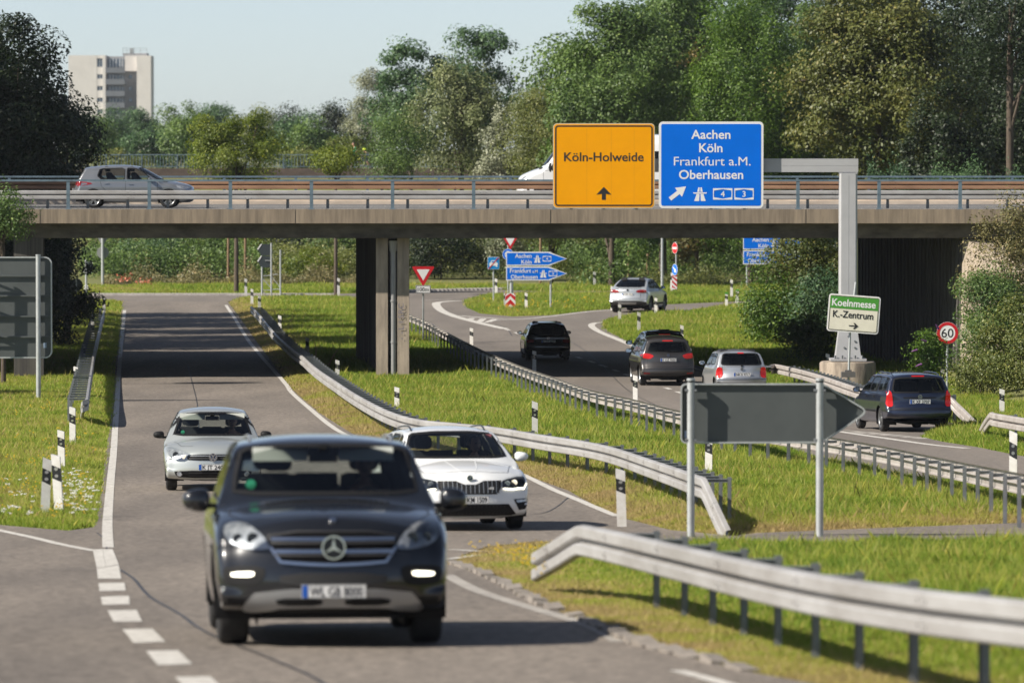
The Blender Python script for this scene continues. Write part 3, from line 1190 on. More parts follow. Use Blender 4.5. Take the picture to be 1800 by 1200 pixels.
def motorway_symbol(mb, cx, cz, s, y):
    """The motorway pictogram: two carriageways narrowing upwards under an overpass bar."""
    for sg in (-1, 1):
        mb.add([(cx + sg * s * a, y, cz + s * b) for a, b in ((0.06, -0.5), (0.42, -0.5), (0.25, 0.02), (0.04, 0.02))], [(0, 1, 2, 3)])
        mb.add([(cx + sg * s * a, y, cz + s * b) for a, b in ((0.035, 0.16), (0.2, 0.16), (0.13, 0.5), (0.025, 0.5))], [(0, 1, 2, 3)])
    mb.add([(cx + s * a, y, cz + s * b) for a, b in ((-0.46, 0.04), (0.46, 0.04), (0.52, 0.13), (-0.52, 0.13))], [(0, 1, 2, 3)])


def road_number(mb, cx, cz, w, h, num, y):
    """Motorway number: a frame whose inner outline is a flat hexagon."""
    n = 8
    o = [(-w / 2, -h / 2), (0, -h / 2), (w / 2, -h / 2), (w / 2, 0), (w / 2, h / 2), (0, h / 2), (-w / 2, h / 2), (-w / 2, 0)]
    e = 0.10
    i_ = [(-w * 0.27, -h * 0.41), (0, -h * 0.41), (w * 0.27, -h * 0.41), (w * 0.455, 0), (w * 0.27, h * 0.41), (0, h * 0.41), (-w * 0.27, h * 0.41), (-w * 0.455, 0)]
    i_ = [(-w * 0.45, -h * 0.30), (0, -h * 0.42), (w * 0.45, -h * 0.30), (w * 0.46, 0), (w * 0.45, h * 0.30), (0, h * 0.42), (-w * 0.45, h * 0.30), (-w * 0.46, 0)]
    mb.ring([(cx + a, cz + b) for a, b in o], [(cx + a, cz + b) for a, b in i_], y - 0.002, y)
    add_text(mb, num, h * 0.5, cx, cz - h * 0.25, y, bold=0.012)


def post(name, mat, parent, x, z0, z1, r=0.038, y=0.05):
    mb = MB()
    mb.cyl((x, y, z0), (x, y, z1), r)
    mb.cyl((x, y, z1), (x, y, z1 + 0.03), r * 1.12)
    return mb.build(name, mat, parent)


def panel(parent, poly, mat, y=0.0, edge_mat=None, th=0.02, back=SIGN_BK, name="sign_panel"):
    """Sheet with a grey back; face colour is a sheet laid on it."""
    mb = MB()
    mb.prism(poly, y, y + th)
    b = mb.build(name, back, parent)
    face("sign_face", off_poly(poly, -0.004), y - 0.001, mat, b)
    return b


# gantry: foundation, post, arm; its two boards hang on it
YG = 178.0
gt = thing("sign_gantry", "grey steel cantilever gantry on a round concrete foundation beside the right road", "gantry", at(1490, 655, YG))
gz0 = at(1490, 655, YG).z
zt_ = at(0, 279, YG).z - gz0
SG = px_at(YG)
mb = MB()
bd = 0.56
mb.box((0, 0, (zt_ - 0.45) / 2 + 0.35), (bd - 0.12, bd, zt_ - 0.45 - 0.7))
mb.box((0, 0, (zt_ - 0.45) / 2 + 0.35), (bd, bd - 0.12, zt_ - 0.45 - 0.7))
for sg in (-1, 1):
    for s2 in (-1, 1):
        mb.cyl((sg * (bd / 2 - 0.07), s2 * (bd / 2 - 0.07), 0.55), (sg * (bd / 2 - 0.07), s2 * (bd / 2 - 0.07), zt_ - 0.47), 0.07, cap=False)
mb.box((0, -bd / 2 - 0.001, (zt_ - 0.45) / 2 + 0.3), (0.014, 0.006, zt_ - 1.2))
gpost = mb.build("gantry_post", GANTRY, gt)
mb = MB()
vs = [(-0.40, -0.40, 0.45), (0.40, -0.40, 0.45), (0.40, 0.40, 0.45), (-0.40, 0.40, 0.45), (-0.29, -0.29, 1.35), (0.29, -0.29, 1.35), (0.29, 0.29, 1.35), (-0.29, 0.29, 1.35)]
mb.add(vs, [(0, 1, 5, 4), (1, 2, 6, 5), (2, 3, 7, 6), (3, 0, 4, 7), (4, 5, 6, 7)])
mb.box((0, 0, 0.42), (1.12, 1.0, 0.07))
mb.build("base_flange", GANTRY, gt)
mb = MB()
for x in (-0.42, -0.2, 0.0, 0.2, 0.42):
    mb.cyl((x, -0.46, 0.45), (x, -0.46, 0.56), 0.035, seg=6)
for x, z in ((-0.13, 0.8), (0.2, 0.8), (0.0, 1.15), (0.2, 1.0)):
    mb.cyl((x, -0.40 + (z - .45) * 0.12 - 0.03, z), (x, -0.36 + (z - .45) * 0.12, z), 0.03, seg=6)
mb.build("bolt", GALV_D, gt)
mb = MB()
mb.lathe([(0.0, 0.36), (0.82, 0.36), (0.88, 0.31), (0.90, -0.9)], 'Z', 40)
mb.build("foundation", M("foundation_concrete", (0.36, 0.30, 0.235), 0.95, scale=2.2, col2=(0.13, 0.105, 0.085), stretch=(2, 2, 0.5), bump=0.3, bscale=12), gt)
xl = at(985, 300, YG).x - at(1490, 655, YG).x
xr = at(1508, 300, YG).x - at(1490, 655, YG).x
mb = MB()
zc = zt_ - 0.21
mb.box(((xl + xr) / 2, 0, zc), (xr - xl, 0.38, 0.42))
mb.box(((xl + xr) / 2, -0.192, zc), (xr - xl - 0.02, 0.004, 0.012))
mb.box((xr - 0.28 - 0.03, 0, zc - 0.225), (0.60, 0.36, 0.04))
mb.build("gantry_arm", M("gantry_arm_paint", (0.43, 0.43, 0.44), 0.45, 0.1, scale=1.2, col2=(0.37, 0.365, 0.37), stretch=(.4, 1, 1)), gt)


def board(label, x0, x1, y0, y1, base, border, br):
    a, b = at(x0, y1, YG - 0.42), at(x1, y0, YG - 0.42)
    w, h = b.x - a.x, b.z - a.z
    t = thing("direction_sign", label, "road sign", ((a.x + b.x) / 2, YG - 0.42, (a.z + b.z) / 2), 0, "boards hanging on the gantry arm")
    poly = rrect(w, h, 0.13)
    mb = MB()
    mb.prism(poly, 0, 0.05)
    bk = mb.build("sign_panel", SIGN_W if base is SIGN_B else M("orange_sign_rim", (0.60, 0.47, 0.30), 0.4), t)
    face("sign_face", off_poly(poly, -br), -0.001, base, t)
    mb = MB()
    for k in (0.18, 0.5, 0.82):
        mb.box(((k - 0.5) * w, 0.085, 0), (0.08, 0.07, h * 0.96))
        mb.box(((k - 0.5) * w, 0.10, -h / 2 - 0.02), (0.10, 0.12, 0.05))
    mb.build("mounting_rail", GALV_D, t)
    mb = MB()
    zz = zc + gz0 - (a.z + b.z) / 2
    for k in (0.25, 0.75):
        mb.box(((k - 0.5) * w, 0.17, zz), (0.12, 0.13, 0.5))
    mb.build("bracket", GALV_D, t)
    return t, w, h


t, w, h = board("orange direction board with black lettering and an upward arrow", 972, 1151, 217, 366, SIGN_O, None, 0.03)
ringpart("border_line", rrect(w - 0.13, h - 0.13, 0.10), 0.045, -0.0055, BLACK, t)
mb = MB()
S = w / 179.0       # metres per photo pixel
add_text(mb, "Köln-Holweide", 15.5 * S, 0, (291.5 - 283.5) * S, -0.008, bold=0.016, width=140 * S)
mb.build("lettering", BLACK, t)
mb = MB()
for pts in ([(-13, -48), (-4.5, -48), (4.5, -48), (13, -48), (0, -35.5)],):
    mb.add([(x * S, -0.008, z * S) for x, z in [(0, -37), (-13.5, -51), (-3.6, -49.5), (-3.6, -60), (3.6, -60), (3.6, -49.5), (13.5, -51)]], [(0, 1, 2), (0, 2, 5), (0, 5, 6), (2, 3, 4, 5)])
mb.build("arrow_symbol", BLACK, t)
mb = MB()
for k in (-0.155, 0.085, 0.31):
    mb.box((k * w / 1.0 - 0.04, -0.0055, 0), (0.006, 0.001, h - 0.3))
mb.build("panel_seam", M("orange_seam", (0.5, 0.2, 0.006), 0.5), t)

t, w, h = board("blue motorway direction board with four white place names", 1158, 1342, 214, 366, SIGN_B, None, 0.075)
S = w / 184.0
mb = MB()
cy = 290.0
for s_, cap, base_, wd, cx in (("Aachen", 15.5, 244, 69, 1249.5), ("Köln", 15.5, 267.5, 41, 1249.5), ("Frankfurt a.M.", 15.5, 291, 135, 1252), ("Oberhausen", 15.5, 314.5, 113, 1250)):
    add_text(mb, s_, cap * S, (cx - 1250) * S, (cy - base_) * S, -0.009, bold=0.0 if "M" in s_ else 0.016, width=wd * S)
mb.build("lettering", SIGN_W, t)
mb = MB()
ar = [(0, 0), (0, 0)]
ang = rad(38)
arrow = [(-17, -3.6), (2.0, -3.6), (2.0, -10), (19, 0), (2.0, 10), (2.0, 3.6), (-17, 3.6)]
R = [(x * math.cos(ang) - z * math.sin(ang), x * math.sin(ang) + z * math.cos(ang)) for x, z in arrow]
mb.add([((x + 1191 - 1250) * S, -0.009, (z + cy - 339.5) * S) for x, z in R], [(0, 1, 5, 6), (2, 3, 4)])
mb.build("arrow_symbol", SIGN_W, t)
mb = MB()
motorway_symbol(mb, (1230.5 - 1250) * S, (cy - 341.5) * S, 24 * S, -0.009)
mb.build("motorway_symbol", SIGN_W, t)
mb = MB()
road_number(mb, (1270.5 - 1250) * S, (cy - 341) * S, 34 * S, 20 * S, "4", -0.009)
mb.build("road_number", SIGN_W, t)
mb = MB()
road_number(mb, (1308 - 1250) * S, (cy - 341) * S, 34 * S, 20 * S, "3", -0.009)
mb.build("road_number", SIGN_W, t)


# arrow signs in the distance
def arrow_poly(w, h, tip):
    return [(-w / 2, -h / 2), (w / 2 - tip, -h / 2), (w / 2, 0), (w / 2 - tip, h / 2), (-w / 2, h / 2)]


def blue_arrow_pair(label, x0, x1, rows, base_px, posts, Y, thick_first=True):
    p = gp(*base_px)
    t = thing("direction_sign", label, "road sign", (p.x, Y, gzf(Y)), 0, "pairs of blue arrow signs on posts")
    S = Y / FPX
    cx = (x0 + x1) / 2
    ox = (cx - 900) * S - p.x
    for (ya, yb, l1, l2, num, small) in rows:
        zc_ = at(cx, (ya + yb) / 2, Y).z - gzf(Y)
        w, h = (x1 - x0) * S, (yb - ya) * S
        poly = sh(arrow_poly(w, h, 32 * S), ox, zc_)
        mb = MB()
        mb.prism(poly, -0.08, -0.05)
        b = mb.build("sign_panel", SIGN_W, t)
        face("sign_face", sh(arrow_poly(w - 0.11, h - 0.11, 31 * S), ox - 0.012, zc_), -0.081, SIGN_B, b)
        mb = MB()
        lx = ox - w / 2
        e = 0.011
        if small:
            add_text(mb, l1, 7.2 * S, lx + 25.5 * S, zc_ + 1.6 * S, -0.09, bold=e, width=37 * S)
            add_text(mb, "a.M", 5.0 * S, lx + 51 * S, zc_ + 1.6 * S, -0.09, bold=e, width=9 * S)
            add_text(mb, l2, 7.2 * S, lx + 32 * S, zc_ - 9.2 * S, -0.09, bold=e, width=47 * S)
            mb.build("lettering", SIGN_W, b)
            mb = MB()
            motorway_symbol(mb, lx + 65.5 * S, zc_ - 0.5 * S, 13 * S, -0.09)
            mb.build("motorway_symbol", SIGN_W, b)
            mb = MB()
            road_number(mb, lx + 82.5 * S, zc_, 15 * S, 9.5 * S, num, -0.09)
        else:
            add_text(mb, l1, 7.2 * S, lx + 30.5 * S, zc_ + 1.6 * S, -0.09, bold=e, width=29 * S)
            add_text(mb, l2, 7.2 * S, lx + 36 * S, zc_ - 9.0 * S, -0.09, bold=e, width=18 * S)
            mb.build("lettering", SIGN_W, b)
            mb = MB()
            motorway_symbol(mb, lx + 55 * S, zc_ - 0.5 * S, 13 * S, -0.09)
            mb.build("motorway_symbol", SIGN_W, b)
            mb = MB()
            road_number(mb, lx + 72 * S, zc_, 15 * S, 9.5 * S, num, -0.09)
        mb.build("road_number", SIGN_W, b)
    for k, (px, r) in enumerate(posts):
        ztop = at(px, rows[0][0] + 1, Y).z - gzf(Y)
        post("sign_post", STEELP, t, (px - 900) * S - p.x, -0.2, ztop, r)
    return t


ROWS = lambda y: [(y, y + 24.5, "Aachen", "Köln", "4", False), (y + 26, y + 50.5, "Frankfurt", "Oberhausen", "3", True)]
blue_arrow_pair("pair of blue arrow signs in full view on the grass triangle under the bridge", 889.5, 997, ROWS(442.5), (930, 544), [(899, 0.085), (968, 0.05)], gp(930, 544).y)
blue_arrow_pair("pair of blue arrow signs half hidden by the bush near the gantry", 1306, 1413, ROWS(414), (1313, 507), [(1313, 0.05), (1385, 0.05)], gp(1313, 507).y)

TRI = lambda w: [(-w / 2, w * 0.29), (0, -w * 0.577), (w / 2, w * 0.29)]


def tri_round(w):
    out = []
    for i, (x, z) in enumerate(TRI(w)):
        a0 = [150, 270, 30][i]
        for k in (-45, 0, 45):
            a = rad(a0 + [0, 0, 0][i] + k)
            r = w * 0.045
            out.append((x * 0.93 + r * math.cos(a), z * 0.93 + r * math.sin(a)))
    return out


def yield_sign(parent, cx, cz, w, y=-0.03):
    T = sh(tri_round(w), cx, cz)
    T2 = list(reversed(T))
    b = panel(parent, T2, SIGN_R, y, th=0.01)
    mb = MB()
    mb.prism(sh(TRI(w * 0.60), cx, cz), y - 0.009, y - 0.006)
    mb.build("white_field", SIGN_W, b)
    return b


# yield sign with 100 m plate
t = sign_thing("yield_sign", "red and white give way triangle over a small distance plate right of the pier", "road sign", 744, 602)
S = t.location.y / FPX
z_ = lambda y, tt: at(0, y, tt.location.y).z - tt.location.z
yield_sign(t, 0, z_(480, t), 38 * S)
b = panel(t, rrect(26.5 * S, 14.5 * S, 0.03, 0, z_(508.5, t)), SIGN_W, -0.03)
ringpart("border_line", rrect(25 * S, 13 * S, 0.02, 0, z_(508.5, t)), 0.016, -0.036, BLACK, b)
mb = MB()
add_text(mb, "100m", 6.6 * S, 0, z_(511.8, t), -0.038, bold=0.012, width=19.5 * S)
mb.build("lettering", BLACK, b)
post("sign_post", STEELP, t, 0, -0.2, z_(470, t), 0.038)

# end of motor road sign
t = sign_thing("traffic_sign", "square blue sign with a white car crossed out by a red bar", "road sign", 867.5, 534)
S = t.location.y / FPX
b = panel(t, rrect(21 * S, 22 * S, 0.06, 0, z_(462.5, t)), SIGN_W, -0.03)
face("blue_field", rrect(19.6 * S, 20.6 * S, 0.05, 0, z_(462.5, t)), -0.036, M("sign_light_blue", (0.0, 0.21, 0.55), 0.35), b)
mb = MB()
zc_ = z_(464, t)
mb.prism(sh([(-7, -3), (7, -3), (7.4, 1.5), (5.4, 2.6), (3.6, 6.5), (-3.6, 6.5), (-5.4, 2.6), (-7.4, 1.5)], 0, zc_, S), -0.044, -0.041)
mb.prism(sh([(-6.5, -5), (-4, -5), (-4, -3), (-6.5, -3)], 0, zc_, S), -0.044, -0.041)
mb.prism(sh([(4, -5), (6.5, -5), (6.5, -3), (4, -3)], 0, zc_, S), -0.044, -0.041)
mb.build("car_symbol", SIGN_W, b)
face("windscreen_symbol", sh([(-3.8, 2.6), (3.8, 2.6), (2.8, 5.4), (-2.8, 5.4)], 0, zc_, S), -0.045, MATS["sign_light_blue"], b)
mb = MB()
zc_ = z_(462.5, t)
mb.prism(sh([(-9.5, -9.8), (-7.6, -9.8), (9.5, 9.8), (7.6, 9.8)], 0, zc_, S), -0.052, -0.049)
mb.build("red_bar", SIGN_R, b)
post("sign_post", STEELP, t, 0, -0.2, z_(455, t), 0.036)

# chevron board
t = sign_thing("chevron_board", "red and white chevron board at the tip of the grass triangle", "road sign", 897, 546)
S = t.location.y / FPX
zc_ = z_(529.5, t)
b = panel(t, sh(rrect(18.5, 29, 0.8), 0, zc_, S), SIGN_W, -0.03)
mb = MB()
for k in (0, 1):
    o_ = 3.5 - k * 14 + 5
    pts = [(-8.8, o_ - 4 - 4), (0, o_ + 5 - 4), (8.8, o_ - 4 - 4), (8.8, o_ + 3.0 - 4 + 1), (0, o_ + 12 - 4 + 1), (-8.8, o_ + 3 - 4 + 1)]
    pts = [(x, min(14.2, z)) for x, z in pts]
    mb.add([(x * S, -0.037, z * S + zc_) for x, z in pts], [(0, 1, 4, 5), (1, 2, 3, 4)])
mb.add([(x * S, -0.037, z * S + zc_) for x, z in [(-8.8, 14.2), (-8.8, 10), (-6, 14.2)]], [(0, 1, 2)])
mb.add([(x * S, -0.037, z * S + zc_) for x, z in [(8.8, 14.2), (8.8, 10), (6, 14.2)]], [(0, 2, 1)])
mb.build("red_chevron", SIGN_R, b)
post("sign_post", STEELP, t, 0, -0.2, z_(516, t), 0.035)

# give way with a round blue sign behind the arrows
t = sign_thing("yield_sign", "give way triangle above a round blue sign behind the blue arrow signs", "road sign", 893, 514)
S = t.location.y / FPX
yield_sign(t, 4 * S, z_(423, t), 26 * S)
b = panel(t, circ(10 * S, 28, 0, z_(447, t)), SIGN_W, -0.03)
face("blue_field", circ(9.3 * S, 28, 0, z_(447, t)), -0.036, SIGN_B, b)
mb = MB()
for a0 in (20, 140, 260):
    pts = []
    for k in range(7):
        a = rad(a0 + k * 13)
        pts.append((5.7 * math.cos(a), 5.7 * math.sin(a), 3.9 * math.cos(a), 3.9 * math.sin(a)))
    for k in range(6):
        mb.add([(pts[k][0] * S, -0.043, pts[k][1] * S + z_(447, t)), (pts[k + 1][0] * S, -0.043, pts[k + 1][1] * S + z_(447, t)), (pts[k + 1][2] * S, -0.043, pts[k + 1][3] * S + z_(447, t)), (pts[k][2] * S, -0.043, pts[k][3] * S + z_(447, t))], [(0, 1, 2, 3)])
    a, a2 = rad(a0 + 78), rad(a0 + 112)
    mb.add([(7.2 * math.cos(a) * S, -0.043, 7.2 * math.sin(a) * S + z_(447, t)), (4.8 * math.cos(a2) * S, -0.043, 4.8 * math.sin(a2) * S + z_(447, t)), (2.4 * math.cos(a) * S, -0.043, 2.4 * math.sin(a) * S + z_(447, t))], [(0, 1, 2)])
mb.build("arrow_symbol", SIGN_W, b)
post("sign_post", STEELP, t, 0, -0.2, z_(412, t), 0.038)

# no entry, keep-right arrow and striped beacon
t = sign_thing("no_entry_sign", "red no entry disc over a blue arrow disc and a striped beacon", "road sign", 1187, 510, rz=rad(-62))
S = t.location.y / FPX
b = panel(t, circ(10 * S, 28, 0, z_(436, t)), SIGN_W, -0.03)
face("red_field", circ(9.3 * S, 28, 0, z_(436, t)), -0.036, SIGN_R, b)
face("white_bar", sh(rrect(14.5, 3.4, 0.4), 0, z_(436, t), S), -0.042, SIGN_W, b)
b = panel(t, circ(10 * S, 28, 0, z_(474, t)), SIGN_W, -0.03)
face("blue_field", circ(9.3 * S, 28, 0, z_(474, t)), -0.036, SIGN_B, b)
ang = rad(-45)
arw = [(-7, -1.3), (1, -1.3), (1, -4.4), (7.4, 0), (1, 4.4), (1, 1.3), (-7, 1.3)]
R = [(x * math.cos(ang) - z * math.sin(ang), x * math.sin(ang) + z * math.cos(ang)) for x, z in arw]
mb = MB()
mb.add([(x * S, -0.043, z * S + z_(474, t)) for x, z in R], [(0, 1, 5, 6), (1, 2, 3, 4, 5)])
mb.build("arrow_symbol", SIGN_W, b)
post("sign_post", STEELP, t, 0, -0.2, z_(426, t), 0.04)
t = sign_thing("striped_beacon", "red and white striped beacon below the blue arrow disc", "beacon", 1185.5, 511)
S = t.location.y / FPX
zc_ = z_(496, t)
b = panel(t, sh(rrect(9, 25, 0.8), 0, zc_, S), SIGN_W, -0.12)
mb = MB()
for k in range(-2, 3):
    pts = [(-4.4, k * 9), (4.4, k * 9 - 8.5), (4.4, k * 9 - 4), (-4.4, k * 9 + 4.5)]
    pts = [(x, max(-12.2, min(12.2, z))) for x, z in pts]
    mb.add([(x * S, -0.127, z * S + zc_) for x, z in pts], [(0, 1, 2, 3)])
mb.build("red_stripe", SIGN_R, b)
mb = MB()
mb.cyl((0, -0.06, -0.1), (0, -0.06, z_(486, t)), 0.03)
mb.build("sign_post", STEELP, t)

# lamp post and wooden poles by the hedge
t = sign_thing("lamp_post", "slim grey lamp post rising behind the bridge beside the no entry sign", "lamp post", 1164, 509)
mb = MB()
mb.tube([(0, 0, -0.2), (0, 0, 2.6), (0.03, 0, 5.2)], [0.085, 0.07, 0.05], 10)
mb.build("lamp_pole", M("lamp_post_grey", (0.38, 0.40, 0.41), 0.5, 0.3, var=0.1), t)
mb = MB()
mb.box((-0.16, 0, 5.2), (0.6, 0.18, 0.1))
mb.build("lamp_head", SIGN_BK, t)
for x, y, h, lab in ((1106, 502, 6, "thin wooden pole in the hedge left of the lamp post"), (1140, 500, 6.4, "wooden pole in the hedge next to the lamp post"), (398, 462, 6, "pale wooden pole in the shrubs above the left road"), (428, 452, 5.5, "shorter pale wooden pole in the shrubs right of its twin"), (950, 500, 6, "thin wooden pole in the hedge above the blue arrow signs")):
    p = gp(x, max(y, 497))
    mb = MB()
    mb.tube([(0, 0, -0.2), (0.02, 0, h / 2), (-0.02, 0, h)], [0.08, 0.07, 0.06], 8)
    o = mb.build("wooden_pole", WOODP, None, (p.x, p.y + 2, gzf(p.y)))
    tag(o, lab, "pole", "wooden poles in the hedge")

# trade fair sign, tilted, in front of the gantry post
p = gp(1491, 660)
Yk = 171.0
t = thing("direction_sign", "tilted green and white sign with a black arrow in front of the gantry post", "road sign", at(1491, 668, Yk))
S = Yk / FPX
zz = lambda y: at(0, y, Yk).z - t.location.z
tl = rad(-4.3)
hold = bpy.data.objects.new("sign_panel", None)
mb = MB()
poly = rrect(91 * S, 66 * S, 0.09)
mb.prism(poly, -0.03, 0.0)
b = mb.build("sign_panel", SIGN_W, t, (9 * S, -0.08, zz(551.5)))
b.rotation_euler = (0, -tl, 0)
bpy.data.objects.remove(hold)
face("cream_field", off_poly(poly, -0.03), -0.031, SIGN_C, b)
ringpart("border_line", off_poly(poly, -0.045), 0.018, -0.0355, BLACK, b)
face("green_field", [(-42.5 * S, 8.2 * S), (42.5 * S, 8.2 * S), (42.5 * S, 29 * S), (-42.5 * S, 29 * S)], -0.037, SIGN_G, b)
mb = MB()
add_text(mb, "Koelnmesse", 12.2 * S, -1 * S, 12.5 * S, -0.043, bold=0.022, width=77 * S)
mb.build("lettering", SIGN_W, b)
mb = MB()
add_text(mb, "K.-Zentrum", 12.0 * S, -1 * S, -7.5 * S, -0.043, bold=0.012, width=71 * S)
mb.build("lettering", BLACK, b)
mb = MB()
mb.add([(x * S, -0.043, (z - 21) * S) for x, z in [(-7, -1), (4, -1), (0.5, -5.2), (3.6, -5.2), (9.4, 0), (3.6, 5.2), (0.5, 5.2), (4, 1), (-7, 1)]], [(0, 1, 7, 8), (1, 2, 3, 4), (4, 5, 6, 7), (1, 4, 7)])
mb.build("arrow_symbol", BLACK, b)
mb = MB()
mb.tube([(0, 0, -0.3), (2.8 * S, 0, zz(585)), (13 * S, 0, zz(496))], 0.035, 8)
mb.build("sign_post", STEELP, t)
mb = MB()
mb.box((0, 0, zz(658)), (0.42, 0.30, 0.16))
mb.box((0, 0, zz(653)), (0.2, 0.2, 0.1))
mb.build("foot_block", M("foot_block_grey", (0.10, 0.095, 0.09), 0.9), t)

# speed limit
t = sign_thing("speed_sign", "round 60 speed limit sign with a red rim beside the bushes on the right", "road sign", 1665, 694)
S = t.location.y / FPX
zc_ = z_(585, t)
b = panel(t, circ(19.5 * S, 40, 0, zc_), SIGN_W, -0.04)
mb = MB()
mb.ring(circ(19.0 * S, 40, 0, zc_), circ(13.6 * S, 40, 0, zc_), -0.050, -0.046)
mb.build("red_rim", SIGN_R, b)
mb = MB()
add_text(mb, "60", 15.5 * S, 0, zc_ - 7.7 * S, -0.047, bold=0.008, width=21.5 * S)
mb.build("lettering", BLACK, b)
post("sign_post", STEELP, t, 0, -0.2, z_(570, t), 0.038)

# sign backs: the arrow sign in front
Ya = 78.4
t = thing("arrow_sign", "grey back of an arrow-shaped direction sign on two round posts", "road sign", at(1326, 945, Ya))
t.location.z = gzf(Ya)
S = Ya / FPX
X_ = lambda x: (x - 1326) * S
zz = lambda y: at(0, y, Ya).z - t.location.z
zt_, zb_ = zz(676), zz(777)
body = [(X_(1198), zb_), (X_(1446), zb_ + 0.006), (X_(1524), (zt_ + zb_) / 2 + 0.03), (X_(1446), zt_), (X_(1198), zt_)]
out = []
m_ = len(body)
rr = [0.07, 0.03, 0.10, 0.03, 0.07]
for i in range(m_):
    p0, p1, p2 = Vector(body[i - 1]), Vector(body[i]), Vector(body[(i + 1) % m_])
    a, c_ = p1 + (p0 - p1).normalized() * rr[i], p1 + (p2 - p1).normalized() * rr[i]
    for k in range(6):
        f = k / 5
        out.append(tuple((1 - f) ** 2 * a + 2 * f * (1 - f) * p1 + f * f * c_))
mb = MB()
mb.prism(out, 0.03, 0.045)
pb = mb.build("sign_panel", SIGN_BK, t)
face("sign_face", out, 0.062, SIGN_W, pb, th=0.004)
mb = MB()
mb.ring(off_poly(out, 0.018), off_poly(out, -0.004), -0.02, 0.05)
mb.build("rim", STEELP, t)
mb = MB()
mb.box((X_(1206), 0.026, zz(763)), (6 * S, 0.004, 12 * S))
mb.build("sticker", M("pale_sticker", (0.35, 0.45, 0.6), 0.5), pb)
for x in (1213.5, 1440):
    post("sign_post", STEELP, t, X_(x), -0.3, zz(668), 0.052, y=-0.12)
    for yy in (685, 772):
        mb = MB()
        mb.box((X_(x), -0.10, zz(yy)), (0.16, 0.12, 0.03))
        mb.build("clamp", GALV_D, t)
mb = MB()
for x in (1213.5, 1440):
    mb.cyl((X_(x), -0.12, zz(671)), (X_(x), -0.12, zz(664.5)), 0.056)
mb.build("post_cap", BLACK, t)

# big sign back at the left
Yb = gp(68, 706).y
t = thing("direction_sign", "large ribbed grey sign back on galvanised posts at the left edge", "road sign", at(68, 706, Yb))
S = Yb / FPX
zz = lambda y: at(0, y, Yb).z - t.location.z
w = 225 * S
cx = (90 - 68) * S - w / 2
poly = rrect(w, (628 - 453) * S, 0.18, cx, zz(540.5))
mb = MB()
mb.prism(poly, 0.10, 0.12)
pb = mb.build("sign_panel", SIGN_BK, t)
face("sign_face", off_poly(poly, -0.01), 0.128, SIGN_B, pb, th=0.004)
mb = MB()
mb.ring(off_poly(poly, 0.03), off_poly(poly, -0.01), 0.05, 0.124)
mb.build("rim", STEELP, t)
mb = MB()
for yy in (485, 520, 556, 592):
    mb.box((cx, 0.06, zz(yy)), (w - 0.1, 0.08, 0.05))
mb.build("stiffening_rib", SIGN_BK, pb)
post("sign_post", STEELP, t, 0, -0.3, zz(449), 0.072, y=-0.05)
for k, px in ((0, -45), (1, -110)):
    post("sign_post", STEELP, t, (px - 68) * S, -0.3, zz(449), 0.072, y=-0.05 if k else -0.45)
mb = MB()
for k in range(5):
    za, zb2 = zz(690 - k * 48), zz(642 - k * 48)
    xa, xb = (-110 - 68) * S, (-45 - 68) * S
    mb.cyl((xa, -0.05, za), (xb, -0.45, zb2), 0.03, seg=6)
    mb.cyl((xb, -0.45, zb2), (xa, -0.05, zb2), 0.03, seg=6)
mb.build("lattice_strut", STEELP, t)
mb = MB()
mb.box(((79 - 68) * S, 0.095, zz(607)), (5 * S, 0.004, 9 * S))
mb.build("sticker", MATS["pale_sticker"], pb)

# small far signs seen from behind on the left
t = sign_thing("round_sign", "dark round sign back standing in the shade of the left trees", "road sign", 134, 566)
S = t.location.y / FPX
b = panel(t, circ(11.5 * S, 28, 0, z_(501, t)), SIGN_W, 0.05)
bb = MB()
bb.prism(circ(11.6 * S, 28, 0, z_(501, t)), 0.02, 0.046)
bb.build("sign_back", SIGN_BK, t)
post("sign_post", STEELP, t, 0, -0.2, z_(492, t), 0.036, y=0.0)
t = sign_thing("traffic_sign", "pale post carrying small square sign backs at the left far corner", "road sign", 151.5, 528)
S = t.location.y / FPX
post("sign_post", STEELP, t, 0, -0.2, z_(458, t), 0.06, y=0.0)
for x, yy, ww, hh in ((6, 470, 10, 19), (-3, 474, 5, 10)):
    bb = MB()
    bb.prism(sh(rrect(ww, hh, 0.8), x * S, z_(yy, t), S) if False else [(a * S + x * S, c_ * S + z_(yy, t)) for a, c_ in rrect(ww, hh, 0.8)], 0.06, 0.08)
    bb.build("sign_back", STEELP, t)
bb = MB()
bb.box((0, -0.02, z_(505, t)), (0.2, 0.14, 0.2))
bb.build("post_clamp", SIGN_W, t)
t = sign_thing("yield_sign", "tall pole with a triangular and a round sign back at the far left junction", "road sign", 180.5, 501)
S = t.location.y / FPX
post("sign_post", STEELP, t, 0, -0.2, z_(405, t), 0.085, y=0.0)
for nm, poly in (("sign_back", list(reversed(sh(tri_round(26 * S), 0, z_(417, t))))), ("sign_back", circ(10.5 * S, 26, 0, z_(444, t)))):
    bb = MB()
    bb.prism(poly, 0.09, 0.11)
    bb.build(nm, M("sign_back_light", (0.25, 0.26, 0.255), 0.5, 0.2), t)
t = sign_thing("arrow_sign", "two stacked dark arrow sign backs pointing left on a lattice of thin posts", "road sign", 477, 520)
S = t.location.y / FPX
X_ = lambda x: (x - 477) * S
